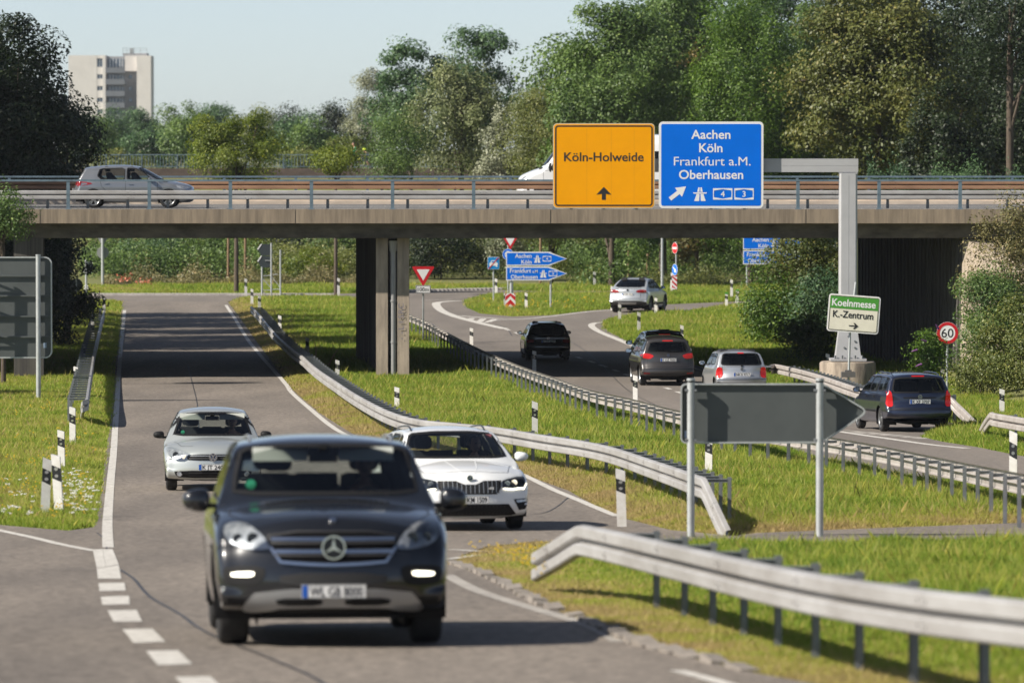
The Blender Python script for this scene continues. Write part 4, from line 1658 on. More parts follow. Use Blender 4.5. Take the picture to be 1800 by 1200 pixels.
for y0, y1 in ((429, 449), (450, 470)):
    bb = MB()
    bb.prism([(X_(476), z_(y0, t)), (X_(460), z_(y0, t)), (X_(453), z_((y0 + y1) / 2 - 1, t)), (X_(459), z_(y1, t)), (X_(476), z_(y1, t))], 0.0, 0.03)
    bb.build("sign_back", M("sign_back_dark", (0.035, 0.045, 0.05), 0.5, 0.2), t)
    bb = MB()
    bb.prism([(X_(461), z_(y0 - .6, t)), (X_(458.6), z_(y0 - .2, t)), (X_(452), z_((y0 + y1) / 2 - 1, t)), (X_(454), z_((y0 + y1) / 2, t))], -0.02, 0.035)
    bb.build("rim", SIGN_W, t)
for x, ytop in ((460.5, 470), (477, 428), (493, 440)):
    post("sign_post", STEELP, t, X_(x), -0.2, z_(ytop, t), 0.045, y=-0.03)
bb = MB()
for (xa, ya, xb, yb) in ((460, 485, 477, 484), (477, 483, 488, 482), (460, 510, 477, 510), (477, 509, 493, 508), (461, 488, 476, 506), (478, 486, 493, 506), (461, 512, 472, 519), (466, 458, 477, 458)):
    bb.cyl((X_(xa), -0.03, z_(ya, t)), (X_(xb), -0.03, z_(yb, t)), 0.022, seg=6)
bb.build("lattice_strut", STEELP, t)

# ------------------------------------------------------------------ vehicles
GLASS = M_glass("car_glass", (0.80, 0.85, 0.83))
GLASS_D = M_glass("tinted_glass", (0.16, 0.18, 0.18))
TYRE = M("tyre_rubber", (0.018, 0.018, 0.019), 0.8, var=0.3, scale=12)
RIM = M("alloy_wheel", (0.42, 0.43, 0.44), 0.3, 0.8)
RIM_D = M("grey_wheel", (0.16, 0.165, 0.17), 0.4, 0.6)
TRIM = M("black_plastic", (0.012, 0.012, 0.013), 0.6, spec=0.2)
TRIM_G = M("grey_plastic", (0.035, 0.035, 0.037), 0.6)
CHROME = M("chrome", (0.75, 0.76, 0.78), 0.12, 1.0)
SILVERP = M("silver_trim", (0.36, 0.37, 0.38), 0.35, 0.6)
LAMPG = M("lamp_reflector", (0.75, 0.77, 0.80), 0.2, 0.6, scale=11, col2=(0.28, 0.30, 0.33), detail=3)
LAMPD = M("dark_lamp", (0.09, 0.10, 0.115), 0.15, 0.6, scale=9, col2=(0.03, 0.033, 0.04))
LENS = M_glass("lamp_lens", (0.92, 0.94, 0.95), 0.02)
TAIL = M("tail_lamp_red", (0.30, 0.008, 0.010), 0.15, coat=0.5, scale=12, col2=(0.16, 0.004, 0.006))
TAIL_ON = M("lit_tail_lamp", (0.4, 0.01, 0.012), 0.2, emit=(1.0, 0.03, 0.02), estr=0.10)
DRL = M("day_running_lamp", (0.9, 0.9, 0.85), 0.3, emit=(1.0, 0.93, 0.72), estr=2.6)
BULB = M("headlamp_bulb", (0.9, 0.88, 0.8), 0.2, emit=(1.0, 0.85, 0.62), estr=0.7)
INTER = M("dark_cabin_trim", (0.022, 0.023, 0.025), 0.8)
SEATM = M("seat_cloth", (0.022, 0.023, 0.026), 0.9, var=0.2, scale=20)
PLATE = M("plate_white", (0.70, 0.70, 0.69), 0.4)
PLATE_B = M("plate_blue", (0.01, 0.09, 0.42), 0.4)
PLATE_K = M("plate_black", (0.02, 0.02, 0.022), 0.5)
VISOR = M("sunlit_visor_pale", (0.75, 0.77, 0.70), 0.8)  # pale tone puts the sunlight on the visors into the colour
STICK = M("green_sticker", (0.03, 0.30, 0.16), 0.5)
SEAM = M("panel_gap", (0.008, 0.008, 0.009), 0.6)


def paint(name, col, metal=0.3, rough=0.32, coat=1.0):
    return M(name, col, rough, metal, coat=coat, backcol=(0.012, 0.012, 0.013))


P_ML = paint("anthracite_metallic_paint", (0.012, 0.013, 0.016), 0.35, 0.25)
P_SILV = paint("pale_silver_paint", (0.50, 0.53, 0.52), 0.5, 0.34)
P_WHITE = paint("white_paint", (0.78, 0.79, 0.79), 0.0, 0.3)
P_BLACK = paint("black_paint", (0.006, 0.007, 0.010), 0.0, 0.25)
P_GREY = paint("dark_grey_metallic_paint", (0.060, 0.056, 0.054), 0.5, 0.3)
P_SILV2 = paint("silver_metallic_paint", (0.46, 0.48, 0.51), 0.55, 0.33)
P_NAVY = paint("navy_blue_paint", (0.012, 0.018, 0.042), 0.3, 0.28)
P_X = paint("bright_silver_paint", (0.52, 0.55, 0.58), 0.5, 0.3)
P_GOLF5 = paint("steel_silver_paint", (0.26, 0.27, 0.285), 0.6, 0.3)


def smooth_loop(a, k):
    n = len(a)
    out = np.zeros_like(a)
    w = 0
    for j in range(-k, k + 1):
        g = math.exp(-0.5 * (2.0 * j / max(1, k)) ** 2)
        out += g * np.roll(a, j, axis=0)
        w += g
    return out / w


class Car:
    """Body shell from a side outline, a front-view width table and plan taper; details are laid on the shell by projection."""

    def __init__(s, name, label, cat, L, outline, wt, gt_, wheels, pm, zsp=0.62, group="vehicles on the roads"):
        s.L = L
        s.t = thing(name, label, cat, (0, 0, 0), 0, group)
        s.pm = pm
        s.wt = np.array(wt)
        s.gt = np.array(gt_)
        s.xf, s.xr, s.wr, s.ww = wheels
        s.xm = (s.xf + s.xr) / 2
        o = np.array(outline, float)
        P = catmull([(a[0], a[1], 0) for a in o], 12, True)
        P = np.array([(p.x, p.y) for p in P])
        cr = np.repeat(o[:, 2:4], 12, axis=0)
        nx = np.roll(o[:, 2:4], -1, axis=0)
        f = np.tile(np.arange(12) / 12.0, len(o))[:, None]
        cr = cr * (1 - f) + np.repeat(nx, 12, axis=0) * f
        d = np.linalg.norm(np.roll(P, -1, 0) - P, axis=1)
        S = np.concatenate([[0], np.cumsum(d)])
        N = 300
        q = np.linspace(0, S[-1], N, endpoint=False)
        Pc = np.vstack([P, P[:1]])
        Cc = np.vstack([cr, cr[:1]])
        X, Z = np.interp(q, S, Pc[:, 0]), np.interp(q, S, Pc[:, 1])
        c, r = np.interp(q, S, Cc[:, 0]), np.interp(q, S, Cc[:, 1])
        T = np.stack([np.roll(X, -1) - np.roll(X, 1), np.roll(Z, -1) - np.roll(Z, 1)], 1)
        T /= np.linalg.norm(T, axis=1)[:, None]
        T = smooth_loop(T, 4)
        T /= np.linalg.norm(T, axis=1)[:, None]
        Nn = np.stack([T[:, 1], -T[:, 0]], 1)
        c = smooth_loop(c[:, None], 4)[:, 0]
        r = smooth_loop(r[:, None], 4)[:, 0]
        rows = []
        B = np.stack([X, Z], 1)
        pe = B + Nn * (c + r)[:, None]
        we = s.W(pe[:, 0], pe[:, 1])
        ye = np.maximum(0.05, we - r)
        Mt = 12
        for j in range(Mt + 1):
            t_ = j / Mt
            p = B + Nn * (c * t_**2.3)[:, None]
            rows.append(np.stack([p[:, 0], ye * t_, p[:, 1]], 1))
        for j in range(1, 5):
            a = math.pi / 2 * j / 4
            p = B + Nn * (c + r * (1 - math.cos(a)))[:, None]
            rows.append(np.stack([p[:, 0], ye + r * math.sin(a), p[:, 1]], 1))
        sx = np.clip(pe[:, 0], L * 0.2, L * 0.82)
        sz = np.full(N, zsp)
        K = 26
        for j in range(1, K + 1):
            k = j / K
            x = pe[:, 0] * (1 - k) + sx * k
            z = pe[:, 1] * (1 - k) + sz * k
            rows.append(np.stack([x, s.W(x, z), z], 1))
        R = len(rows)
        V = np.concatenate(rows)
        i = np.arange(N)
        i2 = (i + 1) % N
        F = np.concatenate([np.stack([j * N + i, (j + 1) * N + i, (j + 1) * N + i2, j * N + i2], 1) for j in range(R - 1)])
        V2 = V * np.array([1, -1, 1])
        F2 = F[:, ::-1] + len(V)
        V = np.concatenate([V, V2])
        F = np.concatenate([F, F2])
        ctr = V[F].mean(1)
        e1, e2 = V[F[:, 2]] - V[F[:, 0]], V[F[:, 3]] - V[F[:, 1]]
        nr = np.cross(e1, e2)
        ar = np.linalg.norm(nr, axis=1)
        nr = nr / np.maximum(ar, 1e-12)[:, None]
        # outward facing
        flip = (nr * (ctr - np.array([L / 2, 0, zsp]))).sum(1)
        if np.median(flip) < 0:
            F = F[:, ::-1]
            nr = -nr
        keep = ar > 1e-8
        s.V, s.F, s.ctr, s.nr, s.keep = V, F, ctr, nr, keep
        s.full = BVHTree.FromPolygons([tuple(v) for v in V], [tuple(int(q) for q in f) for f in F[keep]])

    def W(s, x, z):
        return np.interp(z, s.wt[:, 0], s.wt[:, 1]) * np.interp(x, s.gt[:, 0], s.gt[:, 1])

    def cast(s, view, a, b):
        if view == 'F':
            o, d = Vector((-3, a, b)), Vector((1, 0, 0))
        elif view == 'R':
            o, d = Vector((s.L + 3, a, b)), Vector((-1, 0, 0))
        elif view == 'L':
            o, d = Vector((a, -4, b)), Vector((0, 1, 0))
        elif view == 'S':
            o, d = Vector((a, 4, b)), Vector((0, -1, 0))
        else:
            o, d = Vector((a, b, 5)), Vector((0, 0, -1))
        loc, n, i, dist = s.full.ray_cast(o, d)
        if loc is None:
            return None
        if n.dot(d) > 0:
            n = -n
        return loc, n

    def proj_sheet(s, outline, view, off, res=0.045, thick=0.0):
        pts = []
        n = len(outline)
        for i in range(n):
            a, b = Vector(outline[i]), Vector(outline[(i + 1) % n])
            k = max(1, int((b - a).length / res))
            for j in range(k):
                pts.append(tuple(a.lerp(b, j / k)))
        P = np.array(pts)
        gx = np.arange(P[:, 0].min() + res / 2, P[:, 0].max(), res)
        gy = np.arange(P[:, 1].min() + res / 2, P[:, 1].max(), res)
        G = np.array([(a, b) for a in gx for b in gy]) if len(gx) and len(gy) else np.zeros((0, 2))
        if len(G):
            G = G[inside(P, G)]
            if len(G):
                G = G[edge_dist(P, G) > res * 0.3]
        r = delaunay_2d_cdt([Vector(p) for p in pts] + [Vector(g) for g in G], [], [list(range(len(pts)))], 1, 1e-6)
        vs, ok = [], []
        for v in r[0]:
            h = s.cast(view, v.x, v.y)
            if h is None:
                vs.append((0, 0, 0))
                ok.append(False)
            else:
                q = h[0] + h[1] * off
                vs.append((q.x - s.xm, q.y, q.z))
                ok.append(True)
        fs = [tuple(f) for f in r[2] if all(ok[i] for i in f)]
        return vs, fs

    def panel(s, name, outline, view, off, mat, parent=None, both=False, res=0.045, rnd=0, smooth=True):
        """A part laid on the shell: outline in the view's plane; both=True mirrors it in y."""
        for _ in range(rnd):
            o2 = []
            for i in range(len(outline)):
                a, b = Vector(outline[i]), Vector(outline[(i + 1) % len(outline)])
                o2 += [tuple(a.lerp(b, 0.22)), tuple(a.lerp(b, 0.78))]
            outline = o2
        out = []
        for sg in ((1, -1) if both else (1,)):
            if view in 'SL':
                vw = view if sg == 1 else ('L' if view == 'S' else 'S')
                ol = outline
            else:
                vw = view
                ol = [(a * sg, b) for a, b in outline] if view != 'T' else [(a, b * sg) for a, b in outline]
            vs, fs = s.proj_sheet(ol, vw, off, res)
            mb = MB()
            mb.add(vs, fs, smooth)
            out.append(mb.build(name, mat, parent or s.t))
        return out if both else out[0]

    def seam(s, pts, view, w=0.010, off=0.002, both=False, mat=None, closed=False, name="panel_seam", collect=None):
        mb = collect if collect is not None else MB()
        for sg in ((1, -1) if both else (1,)):
            P = []
            n = len(pts)
            for i in range(n if closed else n - 1):
                a, b = Vector(pts[i]), Vector(pts[(i + 1) % n])
                k = max(1, int((b - a).length / 0.05))
                P += [a.lerp(b, j / k) for j in range(k)]
            if not closed:
                P.append(Vector(pts[-1]))
            vw = view
            if sg == -1:
                if view in 'SL':
                    vw = 'L' if view == 'S' else 'S'
                else:
                    P = [Vector((-p.x, p.y)) if view != 'T' else Vector((p.x, -p.y)) for p in P]
            q = []
            m = len(P)
            for i, p in enumerate(P):
                d = (P[(i + 1) % m] if closed else P[min(i + 1, m - 1)]) - (P[i - 1] if closed else P[max(i - 1, 0)])
                nn = Vector((-d.y, d.x)).normalized() * w / 2
                h1, h2 = s.cast(vw, p.x + nn.x, p.y + nn.y), s.cast(vw, p.x - nn.x, p.y - nn.y)
                q.append(None if h1 is None or h2 is None else (h1[0] + h1[1] * off, h2[0] + h2[1] * off))
            for i in range(m if closed else m - 1):
                a, b = q[i], q[(i + 1) % m]
                if a is None or b is None or (a[0] - b[0]).length > 0.3:
                    continue
                vs = [(v.x - s.xm, v.y, v.z) for v in (a[0], a[1], b[1], b[0])]
                mb.add(vs, [(0, 1, 2, 3)])
        if collect is None:
            return mb.build(name, mat or SEAM, s.t)

    def cut(s, outline, view, both=False):
        for sg in ((1, -1) if both else (1,)):
            P = np.array(outline, float)
            if view in 'FR':
                P = P * np.array([sg, 1])
                uv = s.ctr[:, [1, 2]]
                m = (s.nr[:, 0] < -0.12) if view == 'F' else (s.nr[:, 0] > 0.12)
                m &= (s.ctr[:, 0] < s.L / 2) if view == 'F' else (s.ctr[:, 0] > s.L / 2)
            else:
                uv = s.ctr[:, [0, 2]]
                m = (s.nr[:, 1] * (1 if (view == 'S') == (sg == 1) else -1) > 0.3)
            s.keep &= ~(m & inside(P, uv))

    def window(s, name, outline, view, both=False, glass=None, ring_w=0.032, rnd=1, frame_mat=None):
        for _ in range(rnd):
            o2 = []
            for i in range(len(outline)):
                a, b = Vector(outline[i]), Vector(outline[(i + 1) % len(outline)])
                o2 += [tuple(a.lerp(b, 0.12)), tuple(a.lerp(b, 0.88))]
            outline = o2
        s.cut(off_poly(outline, 0.004), view, both)
        ps = s.panel(name, off_poly(outline, 0.012), view, 0.003, glass or GLASS, both=both, res=0.06)
        for p, sg in zip(ps if both else [ps], (1, -1)):
            mb = MB()
            vw = view if sg == 1 or view in 'FR' else ('L' if view == 'S' else 'S')
            ol = outline if not (sg == -1 and view in 'FR') else [(-a, b) for a, b in outline]
            s.seam(ol, vw, ring_w, 0.005, closed=True, collect=mb)
            mb.build("window_seal", frame_mat or TRIM, p)
        return ps

    def finish(s, rim_mat=None, spokes=5, well=True):
        # wheel openings
        for x in (s.xf, s.xr):
            d = np.hypot(s.ctr[:, 0] - x, s.ctr[:, 2] - s.wr)
            s.keep &= ~((d < s.wr + 0.055) & (np.abs(s.ctr[:, 1]) > s.W(s.ctr[:, 0], s.ctr[:, 2]) * 0.70) & (s.ctr[:, 2] < s.wr * 2 + 0.1))
        used = np.unique(s.F[s.keep])
        mp = np.full(len(s.V), -1)
        mp[used] = np.arange(len(used))
        V = s.V[used] - np.array([s.xm, 0, 0])
        me = np_mesh("body", V, mp[s.F[s.keep]], True)
        s.body = obj("body", me, s.pm, s.t)
        wmax = s.wt[:, 1].max()
        for x in (s.xf, s.xr):
            for sg in (-1, 1):
                mb = MB()
                k = 20
                R = s.wr + 0.06
                w_out = float(s.W(x, s.wr + 0.1)) - 0.012
                vs = []
                for i in range(k + 1):
                    a = math.pi * (-0.12 + 1.24 * i / k)
                    px, pz = x - s.xm + R * math.cos(a), s.wr + R * math.sin(a)
                    vs += [(px, sg * w_out, pz), (px, sg * (w_out - 0.34), pz)]
                mb.add(vs, [(2 * i, 2 * i + 1, 2 * i + 3, 2 * i + 2) for i in range(k)], True)
                mb.add([(x - s.xm - R, sg * (w_out - 0.34), 0.16), (x - s.xm + R, sg * (w_out - 0.34), 0.16), (x - s.xm + R, sg * (w_out - 0.34), s.wr * 2 + 0.1), (x - s.xm - R, sg * (w_out - 0.34), s.wr * 2 + 0.1)], [(0, 1, 2, 3)])
                mb.build("wheel_arch", TRIM, s.t)
        for x in (s.xf, s.xr):
            for sg in (-1, 1):
                mb = MB()
                R0, R1 = s.wr + 0.035, s.wr + 0.075
                k = 22
                vs = []
                for i in range(k + 1):
                    a = math.pi * (0.0 + 1.0 * i / k)
                    for R in (R0, R1):
                        px, pz = x + R * math.cos(a), s.wr + R * math.sin(a)
                        vs.append((px - s.xm, sg * (float(s.W(px, pz)) + 0.006), pz))
                mb.add(vs, [(2 * i, 2 * i + 1, 2 * i + 3, 2 * i + 2) for i in range(k)], True)
                mb.build("wheel_arch_lip", s.lip if hasattr(s, "lip") else s.pm, s.t)
        # wheels
        r, w = s.wr, s.ww
        tw = None
        for x in (s.xf, s.xr):
            for sg in (-1, 1):
                yc = sg * (float(s.W(x, s.wr)) - w / 2 - 0.015)
                mb = MB()
                mb.lathe([(r * 0.66, -w / 2 + 0.01), (r * 0.80, -w / 2), (r * 0.95, -w / 2 + 0.012), (r, -w / 2 + 0.04), (r * 1.003, 0), (r, w / 2 - 0.04), (r * 0.95, w / 2 - 0.012), (r * 0.80, w / 2), (r * 0.66, w / 2 - 0.01)], 'Y', 36)
                wo = mb.build("wheel", TYRE, s.t, (x - s.xm, yc, r))
                mb = MB()
                q = sg
                mb.lathe([(r * 0.70, q * w * 0.46), (r * 0.66, q * w * 0.46), (r * 0.62, q * w * 0.30), (r * 0.60, -q * w * 0.4)], 'Y', 32)
                mb.lathe([(0.0, q * w * 0.38), (0.035, q * w * 0.40), (0.075, q * w * 0.36), (0.08, q * w * 0.2)], 'Y', 16)
                for i in range(spokes):
                    a = 2 * math.pi * i / spokes + 0.3
                    ca, sa = math.cos(a), math.sin(a)
                    for e in (-1, 1) if spokes == 5 else (0,):
                        u, v = (-sa, ca)
                        b0, b1 = 0.06, r * 0.65
                        hw0, hw1 = 0.016, 0.024
                        o0, o1 = e * 0.012, e * r * 0.11
                        vs = []
                        for dd, hw, oo in ((b0, hw0, o0), (b1, hw1, o1)):
                            for sgn in (-1, 1):
                                for yy in (q * w * 0.36, q * w * 0.22):
                                    vs.append((ca * dd + u * (oo + sgn * hw), yy, sa * dd + v * (oo + sgn * hw)))
                        mb.add(vs, [(0, 1, 3, 2), (4, 5, 7, 6), (0, 4, 6, 2), (1, 5, 7, 3), (0, 1, 5, 4), (2, 3, 7, 6)])
                mb.build("rim", rim_mat or RIM, wo)
                mb = MB()
                mb.cyl((0, q * w * 0.02, 0), (0, q * w * 0.10, 0), r * 0.6)
                mb.build("brake_disc", TRIM_G, wo)
        mb = MB()
        mb.box((0, 0, 0.24), (s.L * 0.86, wmax * 1.2, 0.03))
        mb.box((s.L * 0.2, 0.1, 0.2), (s.L * 0.3, 0.5, 0.06))
        mb.cyl((s.xr - s.xm + 0.3, 0.55, 0.25), (s.xr - s.xm + 0.62, 0.55, 0.25), 0.035)
        mb.box((s.xf - s.xm, 0, 0.25), (0.12, wmax * 1.3, 0.1))
        mb.box((s.xr - s.xm, 0, 0.27), (0.14, wmax * 1.3, 0.12))
        mb.build("underbody", TRIM, s.t)

    # ---- common fittings
    def plate(s, front, z, text_, w=0.52, h=0.11, y=0.0, gap=0.014):
        hit = s.cast('F' if front else 'R', y, z)
        x = hit[0].x - s.xm + (-gap if front else gap)
        d = -1 if front else 1
        t_ = MB()
        t_.box((0, 0, 0), (0.012, w, h))
        o = t_.build("number_plate", PLATE, s.t, (x, y, z))
        e = bpy.data.objects
        us = -1 if front else 1       # local y of the reader's right
        mb = MB()
        hw = w / 2
        mb.box((d * 0.0075, us * (-hw + 0.027), 0), (0.003, 0.044, h - 0.012))
        mb.build("country_strip", PLATE_B, o)
        vs, fs = text_vf(text_, 1.0, 1.0, 0.014)
        tw = max(v[0] for v in vs) - min(v[0] for v in vs)
        k = min((w - 0.095) / tw, 0.13)
        mb = MB()
        mb.add([(d * 0.0085, us * (v[0] * k + 0.02), v[1] * 0.107 - 0.038) for v in vs], fs)
        fr = rrect(w - 0.006, h - 0.006, 0.01)
        fi = rrect(w - 0.014, h - 0.014, 0.008)
        m_ = len(fr)
        b = [(d * 0.008, a, c) for a, c in fr] + [(d * 0.008, a, c) for a, c in fi]
        mb.add(b, [(i, (i + 1) % m_, m_ + (i + 1) % m_, m_ + i) for i in range(m_)])
        mb.build("lettering", PLATE_K, o)
        return o

    def mirror(s, x, z, mat, w=0.20, h=0.135, y=None, base_mat=None):
        for sg in (-1, 1):
            y0 = (float(s.W(x, z)) if y is None else y)
            bm = bmesh.new()
            bmesh.ops.create_uvsphere(bm, u_segments=18, v_segments=12, radius=1.0)
            for v in bm.verts:
                f = v.co.x
                v.co.y = math.copysign(abs(v.co.y) ** 0.75, v.co.y)
                v.co.z = math.copysign(abs(v.co.z) ** 0.75, v.co.z)
                if f > 0.15:
                    v.co.x = 0.15
                v.co.x *= 0.085 * (1.0 if f < 0 else 1.0)
                v.co.y *= w / 2
                v.co.z *= h / 2 * (1 - 0.18 * v.co.y * sg / (w / 2))
            me = bpy.data.meshes.new("door_mirror")
            bm.to_mesh(me)
            bm.free()
            me.polygons.foreach_set("use_smooth", [True] * len(me.polygons))
            o = obj("door_mirror", me, mat, s.t, (x - s.xm, sg * (y0 + 0.055 + w / 2), z + 0.03))
            mb = MB()
            mb.prism(rrect(w * 0.8, h * 0.75, 0.03), 0, 0.004)
            for i, v in enumerate(mb.v):
                mb.v[i] = (0.0145 + v[1], v[0], v[2])
            mb.build("mirror_glass", M("mirror_glass", (0.5, 0.55, 0.6), 0.05, 1.0), o)
            mb = MB()
            mb.box((0.0, -sg * (w / 2 + 0.015), -0.045), (0.06, 0.12, 0.04))
            mb.build("mirror_arm", base_mat or TRIM, o)

    def rails(s, x0, x1, y, h=0.05, mat=None):
        for sg in (-1, 1):
            pts = []
            for i in range(13):
                f = i / 12
                x = x0 + (x1 - x0) * f
                hit = s.cast('T', x, sg * y)
                e = min(1.0, min(f, 1 - f) * 6) ** 0.6
                pts.append((x - s.xm, sg * y, hit[0].z + h * e - 0.005))
            mb = MB()
            mb.tube(pts, 0.014, 8)
            mb.build("roof_rail", mat or SILVERP, s.t)

    def cabin(s, x_dash, x_seat, z_cush, wid, rear=True, visors=True, zroof=1.4, xcowl=None, wheel=True, headrests=True):
        sc = s.xm
        mb = MB()
        mb.box((x_dash - sc, 0, z_cush + 0.22), (0.42, wid * 1.75, 0.30))
        mb.box((x_dash - 0.25 - sc, 0, z_cush + 0.28), (0.4, wid * 1.6, 0.1))
        mb.build("dashboard", INTER, s.t)
        rows = [x_seat] + ([x_seat + 0.85] if rear else [])
        for ri, xs in enumerate(rows):
            for yy in ((-0.37, 0.37) if ri == 0 else (-0.42, 0.0, 0.42)):
                mb = MB()
                wd = 0.25 if ri == 0 else 0.22
                bm = [(0.0, 0.0), (0.12, 0.62)]
                sec = [(-0.5, z_cush - 0.12), (0.02, z_cush - 0.12), (0.16, z_cush + 0.60), (0.06, z_cush + 0.62), (-0.06, z_cush + 0.04), (-0.5, z_cush + 0.02)]
                vs = [(xs - sc + a, yy - wd * (0.8 if k in (2, 3) else 1), z) for k, (a, z) in enumerate(sec)] + [(xs - sc + a, yy + wd * (0.8 if k in (2, 3) else 1), z) for k, (a, z) in enumerate(sec)]
                n = 6
                mb.add(vs, [(i, (i + 1) % n, n + (i + 1) % n, n + i) for i in range(n)] + [(0, 1, 2, 5), (2, 3, 4, 5), (6, 7, 8, 11), (8, 9, 10, 11)])
                so = mb.build("seat", SEATM, s.t)
                if headrests and (ri == 0 or yy != 0.0):
                    mb = MB()
                    mb.prism(rrect(0.25, 0.19, 0.06), 0, 0.10)
                    for i, v in enumerate(mb.v):
                        mb.v[i] = (v[1] + xs - sc + 0.08, v[0] + yy, v[2] + z_cush + 0.74)
                    mb.build("headrest", SEATM, so)
        if wheel:
            mb = MB()
            c = Vector((x_dash + 0.30 - sc, -0.37, z_cush + 0.34))
            ax = Vector((0.42, 0, 0.9)).normalized()
            u, v = Vector((0, 1, 0)), ax.cross(Vector((0, 1, 0)))
            u = Vector((0, 1, 0))
            ax = Vector((0.9, 0, 0.42)).normalized()
            v = ax.cross(u)
            pts = [c + u * math.cos(2 * math.pi * i / 24) * 0.185 + v * math.sin(2 * math.pi * i / 24) * 0.185 for i in range(25)]
            mb.tube(pts, 0.015, 8)
            mb.cyl(c - ax * 0.02, c + ax * 0.02, 0.07)
            for a in (0, math.pi, -math.pi / 2):
                mb.cyl(c, c + u * math.cos(a) * 0.18 - v * math.sin(a) * 0.18, 0.014, seg=6)
            mb.build("steering_wheel", TRIM_G, s.t)
            s.sw = (c, u, v)
        if visors and xcowl is not None:
            for sg in (-1, 1):
                mb = MB()
                mb.box((xcowl - sc, sg * 0.36, zroof), (0.03, 0.46, 0.115), 0)
                mb.build("sun_visor", VISOR, s.t)
            mb = MB()
            mb.box((xcowl - sc - 0.05, 0, zroof - 0.03), (0.05, 0.24, 0.075))
            mb.box((xcowl - sc - 0.07, 0, zroof + 0.03), (0.05, 0.07, 0.10))
            mb.build("rear_view_mirror", TRIM, s.t)

    def disc(s, name, front, y, z, r, mat, parent=None, off=0.012, n=28, depth=0.01):
        h = s.cast('F' if front else 'R', y, z)
        x = h[0].x - s.xm
        d = -1 if front else 1
        mb = MB()
        mb.cyl((x + d * off, y, z), (x + d * (off + depth), y, z), r, seg=n)
        return mb.build(name, mat, parent or s.t), x + d * (off + depth), d

    def flat(s, name, polys, x, d, y, z, mat, parent):
        """Flat emblem drawing at x facing the reader; polys in (u to the reader's right, v up)."""
        us = -1 if d < 0 else 1
        mb = MB()
        for P in polys:
            vs = [(x + d * 0.004, y + us * a, z + b) for a, b in P]
            vs += [(x - d * 0.002, y + us * a, z + b) for a, b in P]
            n = len(P)
            mb.add(vs, [tuple(range(n)), tuple(range(n, 2 * n))] + [(i, (i + 1) % n, n + (i + 1) % n, n + i) for i in range(n)])
        return mb.build(name, mat, parent)

    def set(s, anchor, xl, yaw, front):
        """Stand the vehicle on the road with the point at local length xl above anchor."""
        rz = (math.pi / 2 if front else -math.pi / 2) + yaw
        R = Matrix.Rotation(rz, 3, 'Z')
        o = Vector((anchor.x, anchor.y, 0)) - R @ Vector((xl - s.xm, 0, 0))
        pf = o + R @ Vector((s.xf - s.xm, 0, 0))
        pr = o + R @ Vector((s.xr - s.xm, 0, 0))
        zf, zr = gzf(pf.y), gzf(pr.y)
        pitch = math.atan2(zf - zr, s.xr - s.xf)
        s.t.location = (o.x, o.y, (zf + zr) / 2 + 0.006)
        s.t.rotation_euler = (0, pitch, rz)
        bpy.context.view_layer.update()
        return s


def outl(L, zb, zrb, nose, hood, ws, roof, rear, bump, cF=0.24, cR=0.16):
    """Side outline from the front bumper's lower lip over the roof to the rear bumper: points (x, z, crown, edge radius)."""
    o = [(0.30, zb - 0.01, 0.05, 0.05), (0.12, zb + 0.02, cF * .8, 0.07), (0.035, zb + 0.09, cF, 0.09)]
    o += [(x, z, cF, 0.11) for x, z in nose]
    o += [(x, z, c, 0.12) for x, z, c in hood]
    o += [(x, z, 0.13, 0.045) for x, z in ws]
    o += [(x, z, 0.055, 0.075) for x, z in roof]
    o += [(x, z, 0.085, 0.06) for x, z in rear]
    o += [(x, z, cR, 0.09) for x, z in bump]
    o += [(L - 0.10, zrb + 0.03, cR * .8, 0.07), (L - 0.30, zrb - 0.01, 0.05, 0.05)]
    o += [(L * 0.72, 0.215, 0.0, 0.05), (L * 0.5, 0.20, 0.0, 0.05), (L * 0.25, 0.205, 0.0, 0.05)]
    return o


RING = lambda r0, r1, n=24: None


def emblem_star(c, y, z, r, par=None):
    b, x, d = c.disc("emblem", True, y, z, r, M("emblem_dark", (0.02, 0.022, 0.026), 0.2, 0.5))
    mb = []
    for k in range(24):
        a, a2 = 2 * math.pi * k / 24, 2 * math.pi * (k + 1) / 24
        mb.append([(r * math.cos(a), r * math.sin(a)), (r * math.cos(a2), r * math.sin(a2)), (r * .86 * math.cos(a2), r * .86 * math.sin(a2)), (r * .86 * math.cos(a), r * .86 * math.sin(a))])
    for k in range(3):
        a = math.pi / 2 + k * 2 * math.pi / 3
        tip = (r * .9 * math.cos(a), r * .9 * math.sin(a))
        l_ = (r * .17 * math.cos(a - math.pi / 3), r * .17 * math.sin(a - math.pi / 3))
        r_ = (r * .17 * math.cos(a + math.pi / 3), r * .17 * math.sin(a + math.pi / 3))
        mb += [[(0, 0), l_, tip], [(0, 0), tip, r_]]
    c.flat("emblem_star", mb, x, d, y, z, CHROME, b)


def emblem_letters(c, front, y, z, r, strokes, base=None, col=None):
    """Round badge with a bright rim and letter strokes."""
    b, x, d = c.disc("emblem", front, y, z, r, base or M("emblem_blue_grey", (0.05, 0.065, 0.11), 0.3, 0.4))
    polys = []
    for k in range(24):
        a, a2 = 2 * math.pi * k / 24, 2 * math.pi * (k + 1) / 24
        polys.append([(r * math.cos(a), r * math.sin(a)), (r * math.cos(a2), r * math.sin(a2)), (r * .86 * math.cos(a2), r * .86 * math.sin(a2)), (r * .86 * math.cos(a), r * .86 * math.sin(a))])
    for (xa, za, xb, zb_) in strokes:
        a, b_ = Vector((xa, za)) * r, Vector((xb, zb_)) * r
        q = (b_ - a).normalized()
        nn = Vector((-q.y, q.x)) * r * 0.085
        polys.append([tuple(a + nn), tuple(b_ + nn), tuple(b_ - nn), tuple(a - nn)])
    c.flat("emblem_mark", polys, x, d, y, z, CHROME, b)


